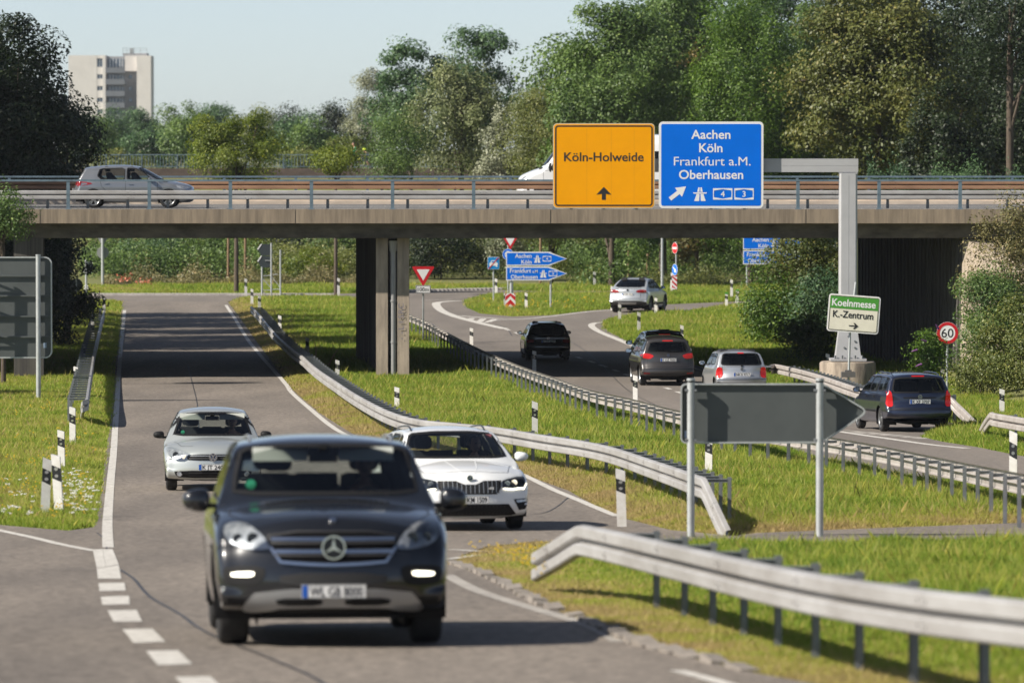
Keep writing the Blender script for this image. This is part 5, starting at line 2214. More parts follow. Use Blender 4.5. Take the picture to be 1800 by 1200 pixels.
VWS = [(-0.42, 0.76, 0, 0.10), (0.42, 0.76, 0, 0.10), (-0.76, 0.36, -0.36, -0.78), (-0.36, -0.78, 0, -0.02), (0, -0.02, 0.36, -0.78), (0.36, -0.78, 0.76, 0.36)]

# ---- people (drivers, runner, cyclist)
SKIN = M("skin", (0.50, 0.27, 0.18), 0.55, var=0.08, scale=20)
HAIR = M("dark_hair", (0.03, 0.022, 0.016), 0.7)
CL = lambda n, c: M(n, c, 0.85, var=0.15, scale=12)


def skin_mesh(name, chains, mat, parent, sub=1):
    """One continuous surface grown round a skeleton. chains: lists of (point, radius); points that coincide are joined."""
    me = bpy.data.meshes.new(name)
    pts, rs, es, idx = [], [], [], {}

    def key(p):
        return tuple(round(c, 4) for c in p)
    for ch in chains:
        prev = None
        for p, r in ch:
            k = key(p)
            if k not in idx:
                idx[k] = len(pts)
                pts.append(k)
                rs.append(r)
            i = idx[k]
            if prev is not None and prev != i:
                es.append((prev, i))
            prev = i
    me.from_pydata(pts, es, [])
    o = bpy.data.objects.new(name, me)
    COL.objects.link(o)
    m = o.modifiers.new("skin", 'SKIN')
    m.use_smooth_shade = True
    for i, r in enumerate(rs):
        v = me.skin_vertices[0].data[i]
        v.radius = (r, r) if not isinstance(r, tuple) else r
        v.use_root = (i == 0)
    if sub:
        sm = o.modifiers.new("sub", 'SUBSURF')
        sm.levels = sm.render_levels = sub
    bpy.context.view_layer.update()
    dg = bpy.context.evaluated_depsgraph_get()
    m2 = bpy.data.meshes.new_from_object(o.evaluated_get(dg))
    bpy.data.objects.remove(o)
    bpy.data.meshes.remove(me)
    m2.polygons.foreach_set("use_smooth", [True] * len(m2.polygons))
    m2.materials.clear()
    return obj(name, m2, mat, parent)


def head_parts(body_parent, c, fwd, r, hair_mat=None, hair=True):
    """Face features and hair on a head centred at c that looks along fwd."""
    f = Vector(fwd).normalized()
    up = Vector((0, 0, 1))
    s_ = f.cross(up).normalized()
    bm = bmesh.new()
    bmesh.ops.create_uvsphere(bm, u_segments=20, v_segments=14, radius=1)
    for v in bm.verts:
        q = v.co.copy()
        w, d, h = q.x * r * 0.76, q.y * r * 0.95, q.z * r * 1.22
        if q.z < 0:
            w *= 1 - 0.28 * (-q.z)
            d *= 1 - 0.10 * (-q.z)
        if q.y > 0.75 and -0.35 < q.z < 0.22:
            d += r * 0.22 * max(0, 1 - abs(q.x) * 4.5) * (1 - (q.z + 0.35) / 0.57 * 0.7)
        if q.y > 0.6 and 0.05 < q.z < 0.25 and 0.2 < abs(q.x) < 0.55:
            d -= r * 0.08
        if abs(q.x) > 0.96 and abs(q.z) < 0.3:
            w *= 1.13
        v.co = Vector(c) + s_ * w + f * d + up * h
    me = bpy.data.meshes.new("head")
    bm.to_mesh(me)
    bm.free()
    me.polygons.foreach_set("use_smooth", [True] * len(me.polygons))
    h_ = obj("head", me, SKIN, body_parent)
    mb = MB()
    for sg in (-1, 1):
        e = Vector(c) + s_ * (sg * r * 0.31) + f * (r * 0.83) + up * (r * 0.12)
        mb.box(e, (0.028, 0.028, 0.012))
    m_ = Vector(c) + f * (r * 0.84) - up * (r * 0.55)
    mb.box(m_, (0.045, 0.03, 0.008))
    mb.build("eyes_and_mouth", M("dark_feature", (0.05, 0.025, 0.02), 0.5), h_)
    if hair:
        bm = bmesh.new()
        bmesh.ops.create_uvsphere(bm, u_segments=20, v_segments=12, radius=1)
        dele = [v for v in bm.verts if v.co.z < -0.25 or (v.co.y > 0.45 and v.co.z < 0.55)]
        bmesh.ops.delete(bm, geom=dele, context='VERTS')
        for v in bm.verts:
            q = v.co.copy()
            v.co = Vector(c) + s_ * (q.x * r * 0.84) + f * (q.y * r * 1.02 - 0.005) + up * (q.z * r * 1.30)
        me = bpy.data.meshes.new("hair")
        bm.to_mesh(me)
        bm.free()
        me.polygons.foreach_set("use_smooth", [True] * len(me.polygons))
        obj("hair", me, hair_mat or HAIR, h_)
    return h_


def hand(parent, wrist, d, palm_n, mirror_=1):
    """Palm with four curled fingers and a thumb; d = direction of the hand, palm_n = normal out of the back of the hand."""
    d = Vector(d).normalized()
    n = Vector(palm_n).normalized()
    a = d.cross(n).normalized() * mirror_
    n = a.cross(d).normalized() * mirror_
    w = Vector(wrist)
    palm = w + d * 0.045
    ch = [[(tuple(w - d * 0.02), 0.024), (tuple(palm), 0.034)]]
    for k, ln in enumerate((0.072, 0.082, 0.076, 0.058)):
        b = palm + a * (0.030 - 0.020 * k) + d * 0.03
        k1 = b + d * ln * 0.45 + n * 0.004
        k2 = k1 + d * ln * 0.18 - n * ln * 0.36
        k3 = k2 - d * ln * 0.26 - n * ln * 0.16
        ch.append([(tuple(palm), 0.034), (tuple(b), 0.0115), (tuple(k1), 0.010), (tuple(k2), 0.009), (tuple(k3), 0.008)])
    t0 = w + d * 0.03 + a * 0.035
    ch.append([(tuple(palm), 0.034), (tuple(t0), 0.013), (tuple(t0 + a * 0.02 + d * 0.03 - n * 0.012), 0.011), (tuple(t0 + a * 0.014 + d * 0.055 - n * 0.03), 0.009)])
    return skin_mesh("hand", ch, SKIN, parent, 1)


def driver(car, label, shirt, x, z, turn=0.0, hands=True, hair_mat=None):
    """Seated driver: x, z = hip point in the car's own coordinates (y = driver's side)."""
    sc = car.xm
    y = -0.37
    bpy.context.view_layer.update()
    t = thing("person", label, "person", car.t.location)
    t.rotation_euler = car.t.rotation_euler
    P = lambda a, b, c: (x - sc + a, y + b, z + c)
    c, u, v = car.sw
    grips = [c + u * math.cos(a) * 0.185 - v * math.sin(a) * 0.185 for a in (rad(150), rad(40))]
    grips.sort(key=lambda g: g.y)
    g0 = c - u * 0.17 - v * 0.06
    g1 = c + u * 0.15 - v * 0.10
    if (c - v * 0.1).z < c.z:
        v = -v
        g0 = c - u * 0.16 - v * 0.09
        g1 = c + u * 0.14 - v * 0.12
    chest, neck = P(0.06, 0, 0.40), P(0.05, 0, 0.56)
    hip = P(0, 0, 0.06)
    back = Vector((1, 0, 0))
    ch = [[(hip, 0.15), (P(0.04, 0, 0.22), 0.135), (chest, 0.15), (neck, 0.055), (P(0.03, 0, 0.64), 0.055)]]
    arms = []
    for sg, g in ((-1, g0), (1, g1)):
        sh_ = P(0.05, sg * 0.19, 0.46)
        el = Vector(sh_).lerp(g, 0.5) + Vector((0, sg * 0.07, -0.10))
        wr = g + Vector((0.055, 0, 0.015))
        arms.append((sg, sh_, tuple(el), tuple(wr), g))
        ch.append([(chest, 0.15), (sh_, 0.07), (tuple(el), 0.045), (tuple(wr), 0.028)])
    for sg in (-1, 1):
        ch.append([(hip, 0.15), (P(-0.10, sg * 0.10, 0.05), 0.09), (P(-0.44, sg * 0.13, 0.12), 0.07), (P(-0.60, sg * 0.13, -0.22), 0.05)])
    b = skin_mesh("body", ch, SKIN, t)
    sh = [[(hip, 0.165), (P(0.04, 0, 0.22), 0.15), (chest, 0.168), (P(0.05, 0, 0.52), 0.075)]]
    for sg, s0, el, wr, g in arms:
        sh.append([(chest, 0.168), (s0, 0.083), (el, 0.056), (tuple(Vector(el).lerp(Vector(wr), 0.8)), 0.042)])
    skin_mesh("shirt", sh, shirt, b)
    tr = [[(hip, 0.163)] + [], ]
    tr = []
    for sg in (-1, 1):
        tr.append([(hip, 0.163), (P(-0.10, sg * 0.10, 0.05), 0.1), (P(-0.44, sg * 0.13, 0.12), 0.08), (P(-0.60, sg * 0.13, -0.22), 0.062)])
    skin_mesh("trousers", tr, CL("dark_trousers", (0.02, 0.022, 0.03)), b)
    hc = P(0.0, 0, 0.74)
    head_parts(b, hc, (-math.cos(turn), math.sin(turn), -0.05), 0.105, hair_mat)
    if hands:
        for sg, s0, el, wr, g in arms:
            hand(b, wr, Vector(g) - Vector(wr) + Vector((-0.02, 0, 0.02)), (-0.5, 0, 0.8), -sg)
    return t


# ================================================================== the vehicles
TGR = "cars coming towards the camera"
# ---- dark off-roader in front
L = 4.80
c = Car("off_road_car", "dark anthracite off-road car in front with lit lamps and a star in its grille", "car", L,
        outl(L, 0.26, 0.34, [(0.0, 0.46), (0.0, 0.60), (0.03, 0.75), (0.08, 0.88)], [(0.15, 0.99, 0.22), (0.26, 1.055, 0.17), (0.55, 1.105, 0.10), (0.95, 1.145, 0.07), (1.24, 1.175, 0.09)],
             [(1.31, 1.20), (1.5, 1.32), (1.75, 1.47), (1.98, 1.595)], [(2.12, 1.645), (2.35, 1.675), (2.8, 1.695), (3.3, 1.695), (3.9, 1.67), (4.32, 1.62)],
             [(4.42, 1.57), (4.55, 1.40), (4.66, 1.15)], [(4.70, 1.02), (4.73, 0.85), (4.79, 0.66), (4.79, 0.48)], cF=0.19),
        [(0.15, 0.86), (0.30, 0.925), (0.55, 0.958), (0.85, 0.963), (1.02, 0.95), (1.10, 0.915), (1.2, 0.875), (1.52, 0.765), (1.66, 0.68), (1.74, 0.56)],
        [(0, 0.94), (0.5, 0.985), (0.9, 1), (3.9, 1), (4.5, 0.96), (4.8, 0.93)], (0.92, 3.835, 0.375, 0.26), P_ML, 0.66)
c.lip = TRIM
WS = [(-0.765, 1.215), (0.765, 1.215), (0.745, 1.36), (0.685, 1.575), (0.34, 1.605), (-0.34, 1.605), (-0.685, 1.575), (-0.745, 1.36)]
c.window("windscreen", WS, 'F')
c.window("rear_window", [(-0.66, 1.20), (0.66, 1.20), (0.60, 1.50), (-0.60, 1.50)], 'R')
c.window("side_window", [(1.62, 1.16), (2.62, 1.17), (2.62, 1.57), (2.25, 1.55), (1.95, 1.42)], 'S', both=True, glass=GLASS_D)
c.window("side_window", [(2.74, 1.17), (3.62, 1.18), (3.5, 1.57), (2.74, 1.57)], 'S', both=True, glass=GLASS_D)
hl = [(0.50, 0.79), (0.66, 0.785), (0.81, 0.825), (0.875, 0.90), (0.87, 0.975), (0.79, 1.005), (0.67, 0.99), (0.56, 0.90)]
for p in c.panel("headlight", hl, 'F', 0.006, LAMPG, both=True, rnd=1, res=0.03):
    pass
for sg in (-1, 1):
    for y, r, m in ((0.645, 0.05, LAMPD), (0.765, 0.042, LAMPD)):
        h = c.disc("lamp_projector", True, sg * y, 0.875, r, m, off=0.006, depth=0.012)
c.panel("headlight_lens", off_poly(hl, 0.012), 'F', 0.03, LENS, both=True, rnd=1, res=0.04)
gr = [(-0.515, 0.925), (0.515, 0.925), (0.49, 0.78), (0.40, 0.675), (0, 0.655), (-0.40, 0.675), (-0.49, 0.78)]
c.panel("grille_frame", off_poly(gr, 0.011), 'F', 0.008, TRIM_G, rnd=1)
g = c.panel("grille", gr, 'F', 0.014, M("grille_black", (0.006, 0.006, 0.007), 0.9, spec=0.05), rnd=1)
c.seam([(-0.50, 0.80), (-0.42, 0.685), (-0.2, 0.668), (0, 0.662), (0.2, 0.668), (0.42, 0.685), (0.50, 0.80)], 'F', 0.022, 0.03, mat=CHROME, name="grille_bar")
for z, w in ((0.86, 0.49), (0.765, 0.465)):
    c.panel("grille_bar", [(-w, z - 0.013), (w, z - 0.013), (w, z + 0.013), (-w, z + 0.013)], 'F', 0.036, CHROME, g, res=0.06)
    c.panel("grille_bar", [(-w, z - 0.034), (w, z - 0.034), (w, z - 0.022), (-w, z - 0.022)], 'F', 0.030, TRIM_G, g, res=0.06)
emblem_star(c, 0, 0.805, 0.098)
for o in [o for o in c.t.children if o.name.startswith("emblem")]:
    o.location.x -= 0.03
mb = MB()
h = c.cast('T', 0.18, 0)
mb.cyl((h[0].x - c.xm, 0, h[0].z - 0.005), (h[0].x - c.xm - 0.012, 0, h[0].z + 0.012), 0.03)
mb.build("bonnet_badge", CHROME, c.t)
mesh_in = [(-0.44, 0.60), (0.44, 0.60), (0.42, 0.50), (-0.42, 0.50)]
c.panel("bumper_intake", mesh_in, 'F', 0.006, M("mesh_black", (0.014, 0.014, 0.015), 0.7, var=0.6, scale=60), rnd=1)
fo = [(0.55, 0.66), (0.86, 0.655), (0.89, 0.60), (0.86, 0.505), (0.62, 0.495), (0.55, 0.56)]
c.panel("lamp_recess", fo, 'F', 0.007, TRIM, both=True, rnd=1)
c.panel("running_lamp", [(0.625, 0.612), (0.815, 0.602), (0.82, 0.572), (0.645, 0.570)], 'F', 0.018, DRL, both=True, rnd=1, res=0.03)
c.panel("lower_bumper", [(-0.90, 0.40), (0.90, 0.40), (0.86, 0.30), (0.5, 0.285), (-0.5, 0.285), (-0.86, 0.30)], 'F', 0.006, TRIM)
sk = [(-0.60, 0.475), (0.60, 0.475), (0.74, 0.33), (0.70, 0.285), (0.50, 0.30), (0.42, 0.325), (-0.42, 0.325), (-0.50, 0.30), (-0.70, 0.285), (-0.74, 0.33)]
c.panel("skid_plate", sk, 'F', 0.012, SILVERP, rnd=1)
for sg in (-1, 1):
    c.panel("bumper_intake", [(sg * a, b) for a, b in ((0.09, 0.40), (0.47, 0.40), (0.44, 0.345), (0.09, 0.345))], 'F', 0.018, TRIM, rnd=1)
c.plate(True, 0.455, "WL GB 8000", gap=0.03)
c.mirror(1.62, 1.13, P_ML, 0.23, 0.19)
c.rails(2.45, 4.15, 0.60, 0.032)
c.seam([(0.32, 0.0), (0.34, 0.45), (0.42, 0.70), (0.8, 0.82), (1.25, 0.80)], 'T', 0.010, both=True)
c.seam([(1.30, 0.30), (1.34, 0.60), (1.36, 0.95), (1.4, 1.12)], 'S', both=True)
c.seam([(2.68, 0.30), (2.68, 0.8), (2.68, 1.12)], 'S', both=True)
c.seam([(0.62, 0.62), (0.95, 0.9), (1.3, 1.02)], 'S', 0.01, both=True)
c.finish(RIM, 5)
c.cabin(1.66, 2.42, 0.74, 0.8, zroof=1.535, xcowl=2.04)
h = c.cast('F', 0.62, 1.27)
mb = MB()
mb.cyl((h[0].x - c.xm + 0.02, 0.62, 1.29), (h[0].x - c.xm + 0.026, 0.62, 1.29), 0.042)
mb.build("windscreen_sticker", STICK, c.t)
mb = MB()
for k in range(8):
    for sg in (-1, 1):
        hh = c.cast('T', 1.18, sg * (0.18 + k * 0.045))
        mb.box((hh[0].x - c.xm, hh[0].y, hh[0].z + 0.004), (0.06, 0.03, 0.008))
mb.build("cowl_vent", TRIM, c.t)
a = gp(587, 1139)
c.set(a, 0.0, rad(4.3), True)
driver(c, "driver of the dark off-road car with one hand on the wheel", CL("dark_jacket", (0.03, 0.02, 0.022)), 2.40, 0.71)
ML = c

# ---- silver hatchback
def golf6(name, label, pm, spoil=False):
    L = 4.20
    c = Car(name, label, "car", L,
            outl(L, 0.19, 0.30, [(0.0, 0.36), (0.0, 0.48), (0.02, 0.60)], [(0.055, 0.70, 0.22), (0.14, 0.765, 0.18), (0.35, 0.835, 0.12), (0.70, 0.905, 0.08), (0.98, 0.945, 0.10)],
                 [(1.05, 0.965), (1.25, 1.09), (1.5, 1.23), (1.75, 1.36)], [(1.9, 1.415), (2.15, 1.455), (2.5, 1.475), (3.0, 1.46), (3.45, 1.42), (3.72, 1.385)],
                 [(3.80, 1.34), (3.93, 1.15), (4.03, 0.97)], [(4.08, 0.88), (4.12, 0.74), (4.19, 0.58), (4.19, 0.44)], cF=0.20),
            [(0.12, 0.80), (0.28, 0.86), (0.5, 0.888), (0.72, 0.893), (0.86, 0.875), (0.95, 0.825), (1.15, 0.745), (1.36, 0.615), (1.48, 0.5)],
            [(0, 0.93), (0.4, 0.98), (0.85, 1), (3.4, 1), (4.0, 0.96), (4.2, 0.93)], (0.86, 3.44, 0.315, 0.205), pm, 0.56)
    c.window("windscreen", [(-0.70, 0.985), (0.70, 0.985), (0.655, 1.12), (0.565, 1.345), (0.25, 1.375), (-0.25, 1.375), (-0.565, 1.345), (-0.655, 1.12)], 'F')
    c.window("rear_window", [(-0.60, 0.98), (0.60, 0.98), (0.53, 1.30), (-0.53, 1.30)], 'R')
    c.window("side_window", [(1.40, 0.955), (2.29, 0.96), (2.29, 1.365), (2.02, 1.355), (1.75, 1.25)], 'S', both=True)
    c.window("side_window", [(2.36, 0.96), (3.16, 0.98), (3.30, 1.10), (3.22, 1.34), (2.36, 1.365)], 'S', both=True)
    return c


c = golf6("hatchback_car", "silver hatchback coming along the left road behind the dark off-road car", P_SILV)
hl = [(0.395, 0.66), (0.50, 0.56), (0.66, 0.555), (0.785, 0.62), (0.825, 0.72), (0.80, 0.765), (0.68, 0.755), (0.50, 0.695)]
c.panel("headlight", hl, 'F', 0.006, LAMPG, both=True, rnd=1, res=0.03)
for sg in (-1, 1):
    c.disc("lamp_projector", True, sg * 0.52, 0.62, 0.038, BULB, off=0.006, depth=0.012)
    c.disc("lamp_projector", True, sg * 0.67, 0.655, 0.055, LAMPD, off=0.006, depth=0.012)
c.panel("headlight_lens", off_poly(hl, 0.01), 'F', 0.024, LENS, both=True, rnd=1, res=0.04)
g = c.panel("grille", [(-0.44, 0.665), (0.44, 0.665), (0.47, 0.60), (0.44, 0.555), (-0.44, 0.555), (-0.47, 0.60)], 'F', 0.009, TRIM, rnd=1)
for z in (0.635, 0.59):
    c.panel("grille_bar", [(-0.43, z - 0.008), (0.43, z - 0.008), (0.43, z + 0.008), (-0.43, z + 0.008)], 'F', 0.020, TRIM_G if z < 0.6 else SILVERP, g, res=0.06)
emblem_letters(c, True, 0, 0.615, 0.072, VWS)
for o in [o for o in c.t.children if o.name.startswith("emblem")]:
    o.location.x -= 0.02
g = c.panel("bumper_intake", [(-0.70, 0.375), (0.70, 0.375), (0.68, 0.30), (0.60, 0.245), (-0.60, 0.245), (-0.68, 0.30)], 'F', 0.007, TRIM, rnd=1)
for z in (0.335, 0.29):
    c.panel("grille_bar", [(-0.44, z - 0.006), (0.44, z - 0.006), (0.44, z + 0.006), (-0.44, z + 0.006)], 'F', 0.014, TRIM_G, g, res=0.06)
for sg in (-1, 1):
    f, x, d = c.disc("fog_lamp", True, sg * 0.605, 0.315, 0.05, CHROME, off=0.012)
    mb = MB()
    mb.cyl((x, sg * 0.605, 0.315), (x - 0.006, sg * 0.605, 0.315), 0.036)
    mb.build("fog_lamp_lens", LAMPG, f)
c.plate(True, 0.435, "K JT 2404", gap=0.022)
c.mirror(1.52, 0.955, TRIM, 0.20, 0.13)
mbx = MB()
c.seam([(0.33, 0.36), (0.45, 0.57), (0.95, 0.70)], 'T', 0.008, both=True)
c.finish(RIM, 5)
c.cabin(1.36, 2.02, 0.48, 0.72, zroof=1.31, xcowl=1.80)
h = c.cast('F', 0.54, 1.02)
mb = MB()
mb.cyl((h[0].x - c.xm + 0.02, 0.54, 1.035), (h[0].x - c.xm + 0.026, 0.54, 1.035), 0.036)
mb.build("windscreen_sticker", STICK, c.t)
a = gp(374, 861)
c.set(a, c.xf, rad(3.5), True)
driver(c, "driver of the silver hatchback with both hands on the wheel", CL("grey_shirt", (0.05, 0.05, 0.055)), 2.0, 0.47)

# ---- white estate
L = 4.66
c = Car("estate_car", "white estate car with a ribbed black grille just right of the dark off-road car", "car", L,
        outl(L, 0.17, 0.30, [(0.0, 0.34), (0.0, 0.47), (0.015, 0.60)], [(0.05, 0.71, 0.24), (0.14, 0.79, 0.19), (0.38, 0.87, 0.12), (0.78, 0.935, 0.08), (1.13, 0.98, 0.10)],
             [(1.20, 1.0), (1.42, 1.12), (1.68, 1.25), (1.92, 1.36)], [(2.08, 1.405), (2.35, 1.44), (2.8, 1.46), (3.4, 1.445), (3.95, 1.415), (4.22, 1.385)],
             [(4.30, 1.34), (4.42, 1.14), (4.50, 0.97)], [(4.54, 0.88), (4.58, 0.74), (4.65, 0.58), (4.65, 0.42)], cF=0.20),
        [(0.12, 0.82), (0.28, 0.875), (0.5, 0.902), (0.74, 0.907), (0.90, 0.885), (0.98, 0.835), (1.15, 0.765), (1.35, 0.645), (1.46, 0.5)],
        [(0, 0.93), (0.45, 0.98), (0.9, 1), (3.8, 1), (4.4, 0.96), (4.66, 0.93)], (0.90, 3.58, 0.325, 0.215), P_WHITE, 0.57)
c.window("windscreen", [(-0.725, 1.02), (0.725, 1.02), (0.68, 1.15), (0.595, 1.345), (0.26, 1.375), (-0.26, 1.375), (-0.595, 1.345), (-0.68, 1.15)], 'F')
c.window("rear_window", [(-0.62, 1.0), (0.62, 1.0), (0.55, 1.30), (-0.55, 1.30)], 'R')
c.window("side_window", [(1.58, 0.99), (2.42, 1.0), (2.42, 1.33), (2.15, 1.31), (1.9, 1.21)], 'S', both=True)
c.window("side_window", [(2.52, 1.0), (3.40, 1.01), (3.35, 1.335), (2.52, 1.335)], 'S', both=True)
c.window("side_window", [(3.48, 1.02), (4.15, 1.04), (4.05, 1.30), (3.44, 1.33)], 'S', both=True, glass=GLASS_D)
hl = [(0.47, 0.60), (0.62, 0.585), (0.80, 0.60), (0.845, 0.70), (0.835, 0.755), (0.72, 0.755), (0.56, 0.725), (0.47, 0.70)]
c.panel("headlight", hl, 'F', 0.006, LAMPD, both=True, res=0.03)
for sg in (-1, 1):
    c.disc("lamp_projector", True, sg * 0.66, 0.675, 0.042, BULB, off=0.006, depth=0.012)
    c.disc("lamp_projector", True, sg * 0.55, 0.665, 0.040, LAMPG, off=0.006, depth=0.012)
c.panel("running_lamp", [(0.48, 0.600), (0.62, 0.590), (0.80, 0.608), (0.838, 0.66), (0.84, 0.645), (0.80, 0.590), (0.62, 0.573), (0.48, 0.583)], 'F', 0.02, DRL, both=True, res=0.03)
c.panel("headlight_lens", off_poly(hl, 0.008), 'F', 0.028, LENS, both=True, res=0.04)
gr = [(-0.455, 0.705), (-0.20, 0.705), (-0.085, 0.655), (0.085, 0.655), (0.20, 0.705), (0.455, 0.705), (0.445, 0.60), (0.38, 0.515), (-0.38, 0.515), (-0.445, 0.60)]
g = c.panel("grille", gr, 'F', 0.010, TRIM)
for k in range(-13, 14):
    x = k * 0.031
    zt2 = 0.645 if abs(x) < 0.1 else (0.645 + (abs(x) - 0.1) * 0.45 if abs(x) < 0.2 else 0.695)
    c.panel("grille_rib", [(x - 0.006, 0.53), (x + 0.006, 0.53), (x + 0.006, zt2), (x - 0.006, zt2)], 'F', 0.026, TRIM_G if k % 2 else SILVERP, g, res=0.08)
vs, fs = text_vf("vRS", 0.05, 1.0, 0.02)
h = c.cast('F', -0.33, 0.60)
mb = MB()
mb.add([(h[0].x - c.xm - 0.04, -0.30 - u, 0.585 + v) for u, v in vs], fs)
mb.build("grille_badge", SIGN_W, g)
emblem_letters(c, True, 0, 0.748, 0.042, [(-0.5, -0.2, 0.5, 0.25), (0.0, -0.1, 0.1, 0.6)])
for o in [o for o in c.t.children if o.name.startswith("emblem")]:
    o.location.x -= 0.02
g = c.panel("bumper_intake", [(-0.56, 0.375), (0.56, 0.375), (0.68, 0.235), (0.60, 0.215), (-0.60, 0.215), (-0.68, 0.235)], 'F', 0.007, TRIM)
for k in range(-9, 10):
    c.panel("grille_rib", [(k * 0.055 - 0.006, 0.235), (k * 0.055 + 0.006, 0.235), (k * 0.055 + 0.006, 0.36), (k * 0.055 - 0.006, 0.36)], 'F', 0.014, TRIM_G, g, res=0.08)
c.panel("bumper_intake", [(0.64, 0.44), (0.86, 0.455), (0.86, 0.31), (0.72, 0.285)], 'F', 0.007, TRIM, both=True)
c.panel("fog_lamp", [(0.67, 0.43), (0.85, 0.44), (0.85, 0.405), (0.69, 0.39)], 'F', 0.014, LAMPG, both=True, res=0.03)
c.panel("bumper_lip", [(-0.66, 0.205), (0.66, 0.205), (0.64, 0.180), (-0.64, 0.180)], 'F', 0.012, P_WHITE)
c.plate(True, 0.44, "GM KM 1509", gap=0.02)
c.mirror(1.68, 0.99, P_WHITE, 0.20, 0.135)
c.rails(2.3, 4.05, 0.54, 0.05, M("dark_rail", (0.04, 0.042, 0.045), 0.35, 0.4))
c.seam([(0.26, 0.0), (0.28, 0.35), (0.42, 0.60), (1.15, 0.74)], 'T', 0.008, both=True)
for sg in (1, -1):
    c.seam([(0.18, sg * 0.09), (0.5, sg * 0.16), (1.1, sg * 0.22)], 'T', 0.012, 0.004, mat=M("white_crease", (0.66, 0.67, 0.68), 0.4), name="bonnet_crease")
c.finish(RIM, 5)
c.cabin(1.52, 2.20, 0.48, 0.74, zroof=1.30, xcowl=1.95, visors=False)
mb = MB()
h = c.cast('F', -0.55, 1.31)
mb.box((h[0].x - c.xm + 0.03, -0.55, 1.31), (0.006, 0.09, 0.06))
mb.build("windscreen_sticker", M("pink_sticker", (0.45, 0.15, 0.17), 0.6), c.t)
a = gp(812, 930)
c.set(a, c.xf, rad(8.5), True)
driver(c, "driver of the white estate car looking to the side with dark hair", CL("dark_blue_shirt", (0.025, 0.027, 0.04)), 2.16, 0.46, turn=-0.4)


# ---- rear views
def rear_kit(c, lamp, lamp_mat, plate_z, plate_txt, gate, wiper=None, brake=None, emblem_z=None, bumper=None, bumper_mat=None, strokes=None, lower=None):
    c.panel("tail_light", lamp, 'R', 0.008, lamp_mat, both=True, res=0.035, rnd=1)
    p = c.plate(False, plate_z, plate_txt, gap=0.016)
    c.panel("plate_recess", [(-0.33, plate_z - 0.085), (0.33, plate_z - 0.085), (0.36, plate_z + 0.075), (-0.36, plate_z + 0.075)], 'R', 0.004, c.pm if bumper is None else c.pm)
    c.seam(gate, 'R', 0.010, 0.004, closed=True)
    if brake:
        c.panel("brake_light", brake, 'R', 0.01, TAIL_ON, res=0.03)
    if wiper:
        (a, b) = wiper
        h1, h2 = c.cast('R', *a), c.cast('R', *b)
        mb = MB()
        mb.cyl((h1[0].x - c.xm + 0.02, a[0], a[1]), (h2[0].x - c.xm + 0.02, b[0], b[1]), 0.012, seg=6)
        mb.cyl((h1[0].x - c.xm, a[0], a[1]), (h1[0].x - c.xm + 0.03, a[0], a[1]), 0.03, seg=10)
        mb.build("wiper", TRIM, c.t)
    if emblem_z:
        emblem_letters(c, False, 0, emblem_z, 0.05, strokes or [(-0.5, 0, 0.5, 0)])
    if bumper:
        c.panel("rear_bumper", bumper, 'R', 0.010, bumper_mat or c.pm, rnd=1)
    if lower:
        c.panel("bumper_insert", lower, 'R', 0.014, TRIM_G)


# black old hatchback in the bridge shadow
L = 4.02
c = Car("hatchback_car", "old black hatchback driving out of the bridge shadow on the right road", "car", L,
        outl(L, 0.20, 0.30, [(0.0, 0.38), (0.0, 0.50), (0.03, 0.62)], [(0.08, 0.70, 0.14), (0.2, 0.755, 0.12), (0.5, 0.82, 0.08), (0.85, 0.88, 0.06), (1.05, 0.91, 0.08)],
             [(1.12, 0.93), (1.3, 1.05), (1.5, 1.20), (1.68, 1.33)], [(1.8, 1.375), (2.1, 1.41), (2.5, 1.425), (3.0, 1.41), (3.35, 1.385), (3.52, 1.36)],
             [(3.60, 1.31), (3.75, 1.12), (3.87, 0.95)], [(3.90, 0.88), (3.92, 0.74), (4.01, 0.58), (4.01, 0.40)], cR=0.10),
        [(0.12, 0.78), (0.28, 0.82), (0.5, 0.845), (0.72, 0.85), (0.86, 0.83), (0.95, 0.78), (1.15, 0.70), (1.32, 0.60), (1.42, 0.5)],
        [(0, 0.93), (0.4, 0.98), (0.85, 1), (3.3, 1), (3.9, 0.97), (4.02, 0.95)], (0.80, 3.275, 0.30, 0.195), P_BLACK, 0.55)
c.window("windscreen", [(-0.64, 0.96), (0.64, 0.96), (0.53, 1.31), (-0.53, 1.31)], 'F')
c.window("rear_window", [(-0.62, 0.955), (0.62, 0.955), (0.55, 1.30), (-0.55, 1.30)], 'R')
c.window("side_window", [(1.45, 0.94), (2.2, 0.95), (2.2, 1.30), (1.8, 1.27)], 'S', both=True)
c.window("side_window", [(2.3, 0.95), (3.2, 0.96), (3.1, 1.29), (2.3, 1.30)], 'S', both=True)
rear_kit(c, [(0.52, 0.78), (0.78, 0.78), (0.80, 0.66), (0.54, 0.66)], TAIL, 0.71, "K QT 6697", [(-0.68, 0.58), (0.68, 0.58), (0.70, 0.86), (-0.70, 0.86)], ((0.0, 0.985), (0.3, 0.99)), None, 0.83,
         [(-0.80, 0.50), (0.80, 0.50), (0.80, 0.34), (-0.80, 0.34)], TRIM, VWS)
c.mirror(1.50, 0.94, TRIM, 0.17, 0.13)
c.rails(1.95, 3.3, 0.40, 0.03, TRIM)
mb = MB()
mb.box((3.45 - c.xm, 0, 1.385), (0.24, 0.95, 0.02))
mb.build("roof_spoiler", P_BLACK, c.t)
c.finish(RIM_D, 5)
c.cabin(1.38, 2.0, 0.58, 0.7, visors=False)
c.set(gp(962, 633), c.xr, rad(3.5), False)

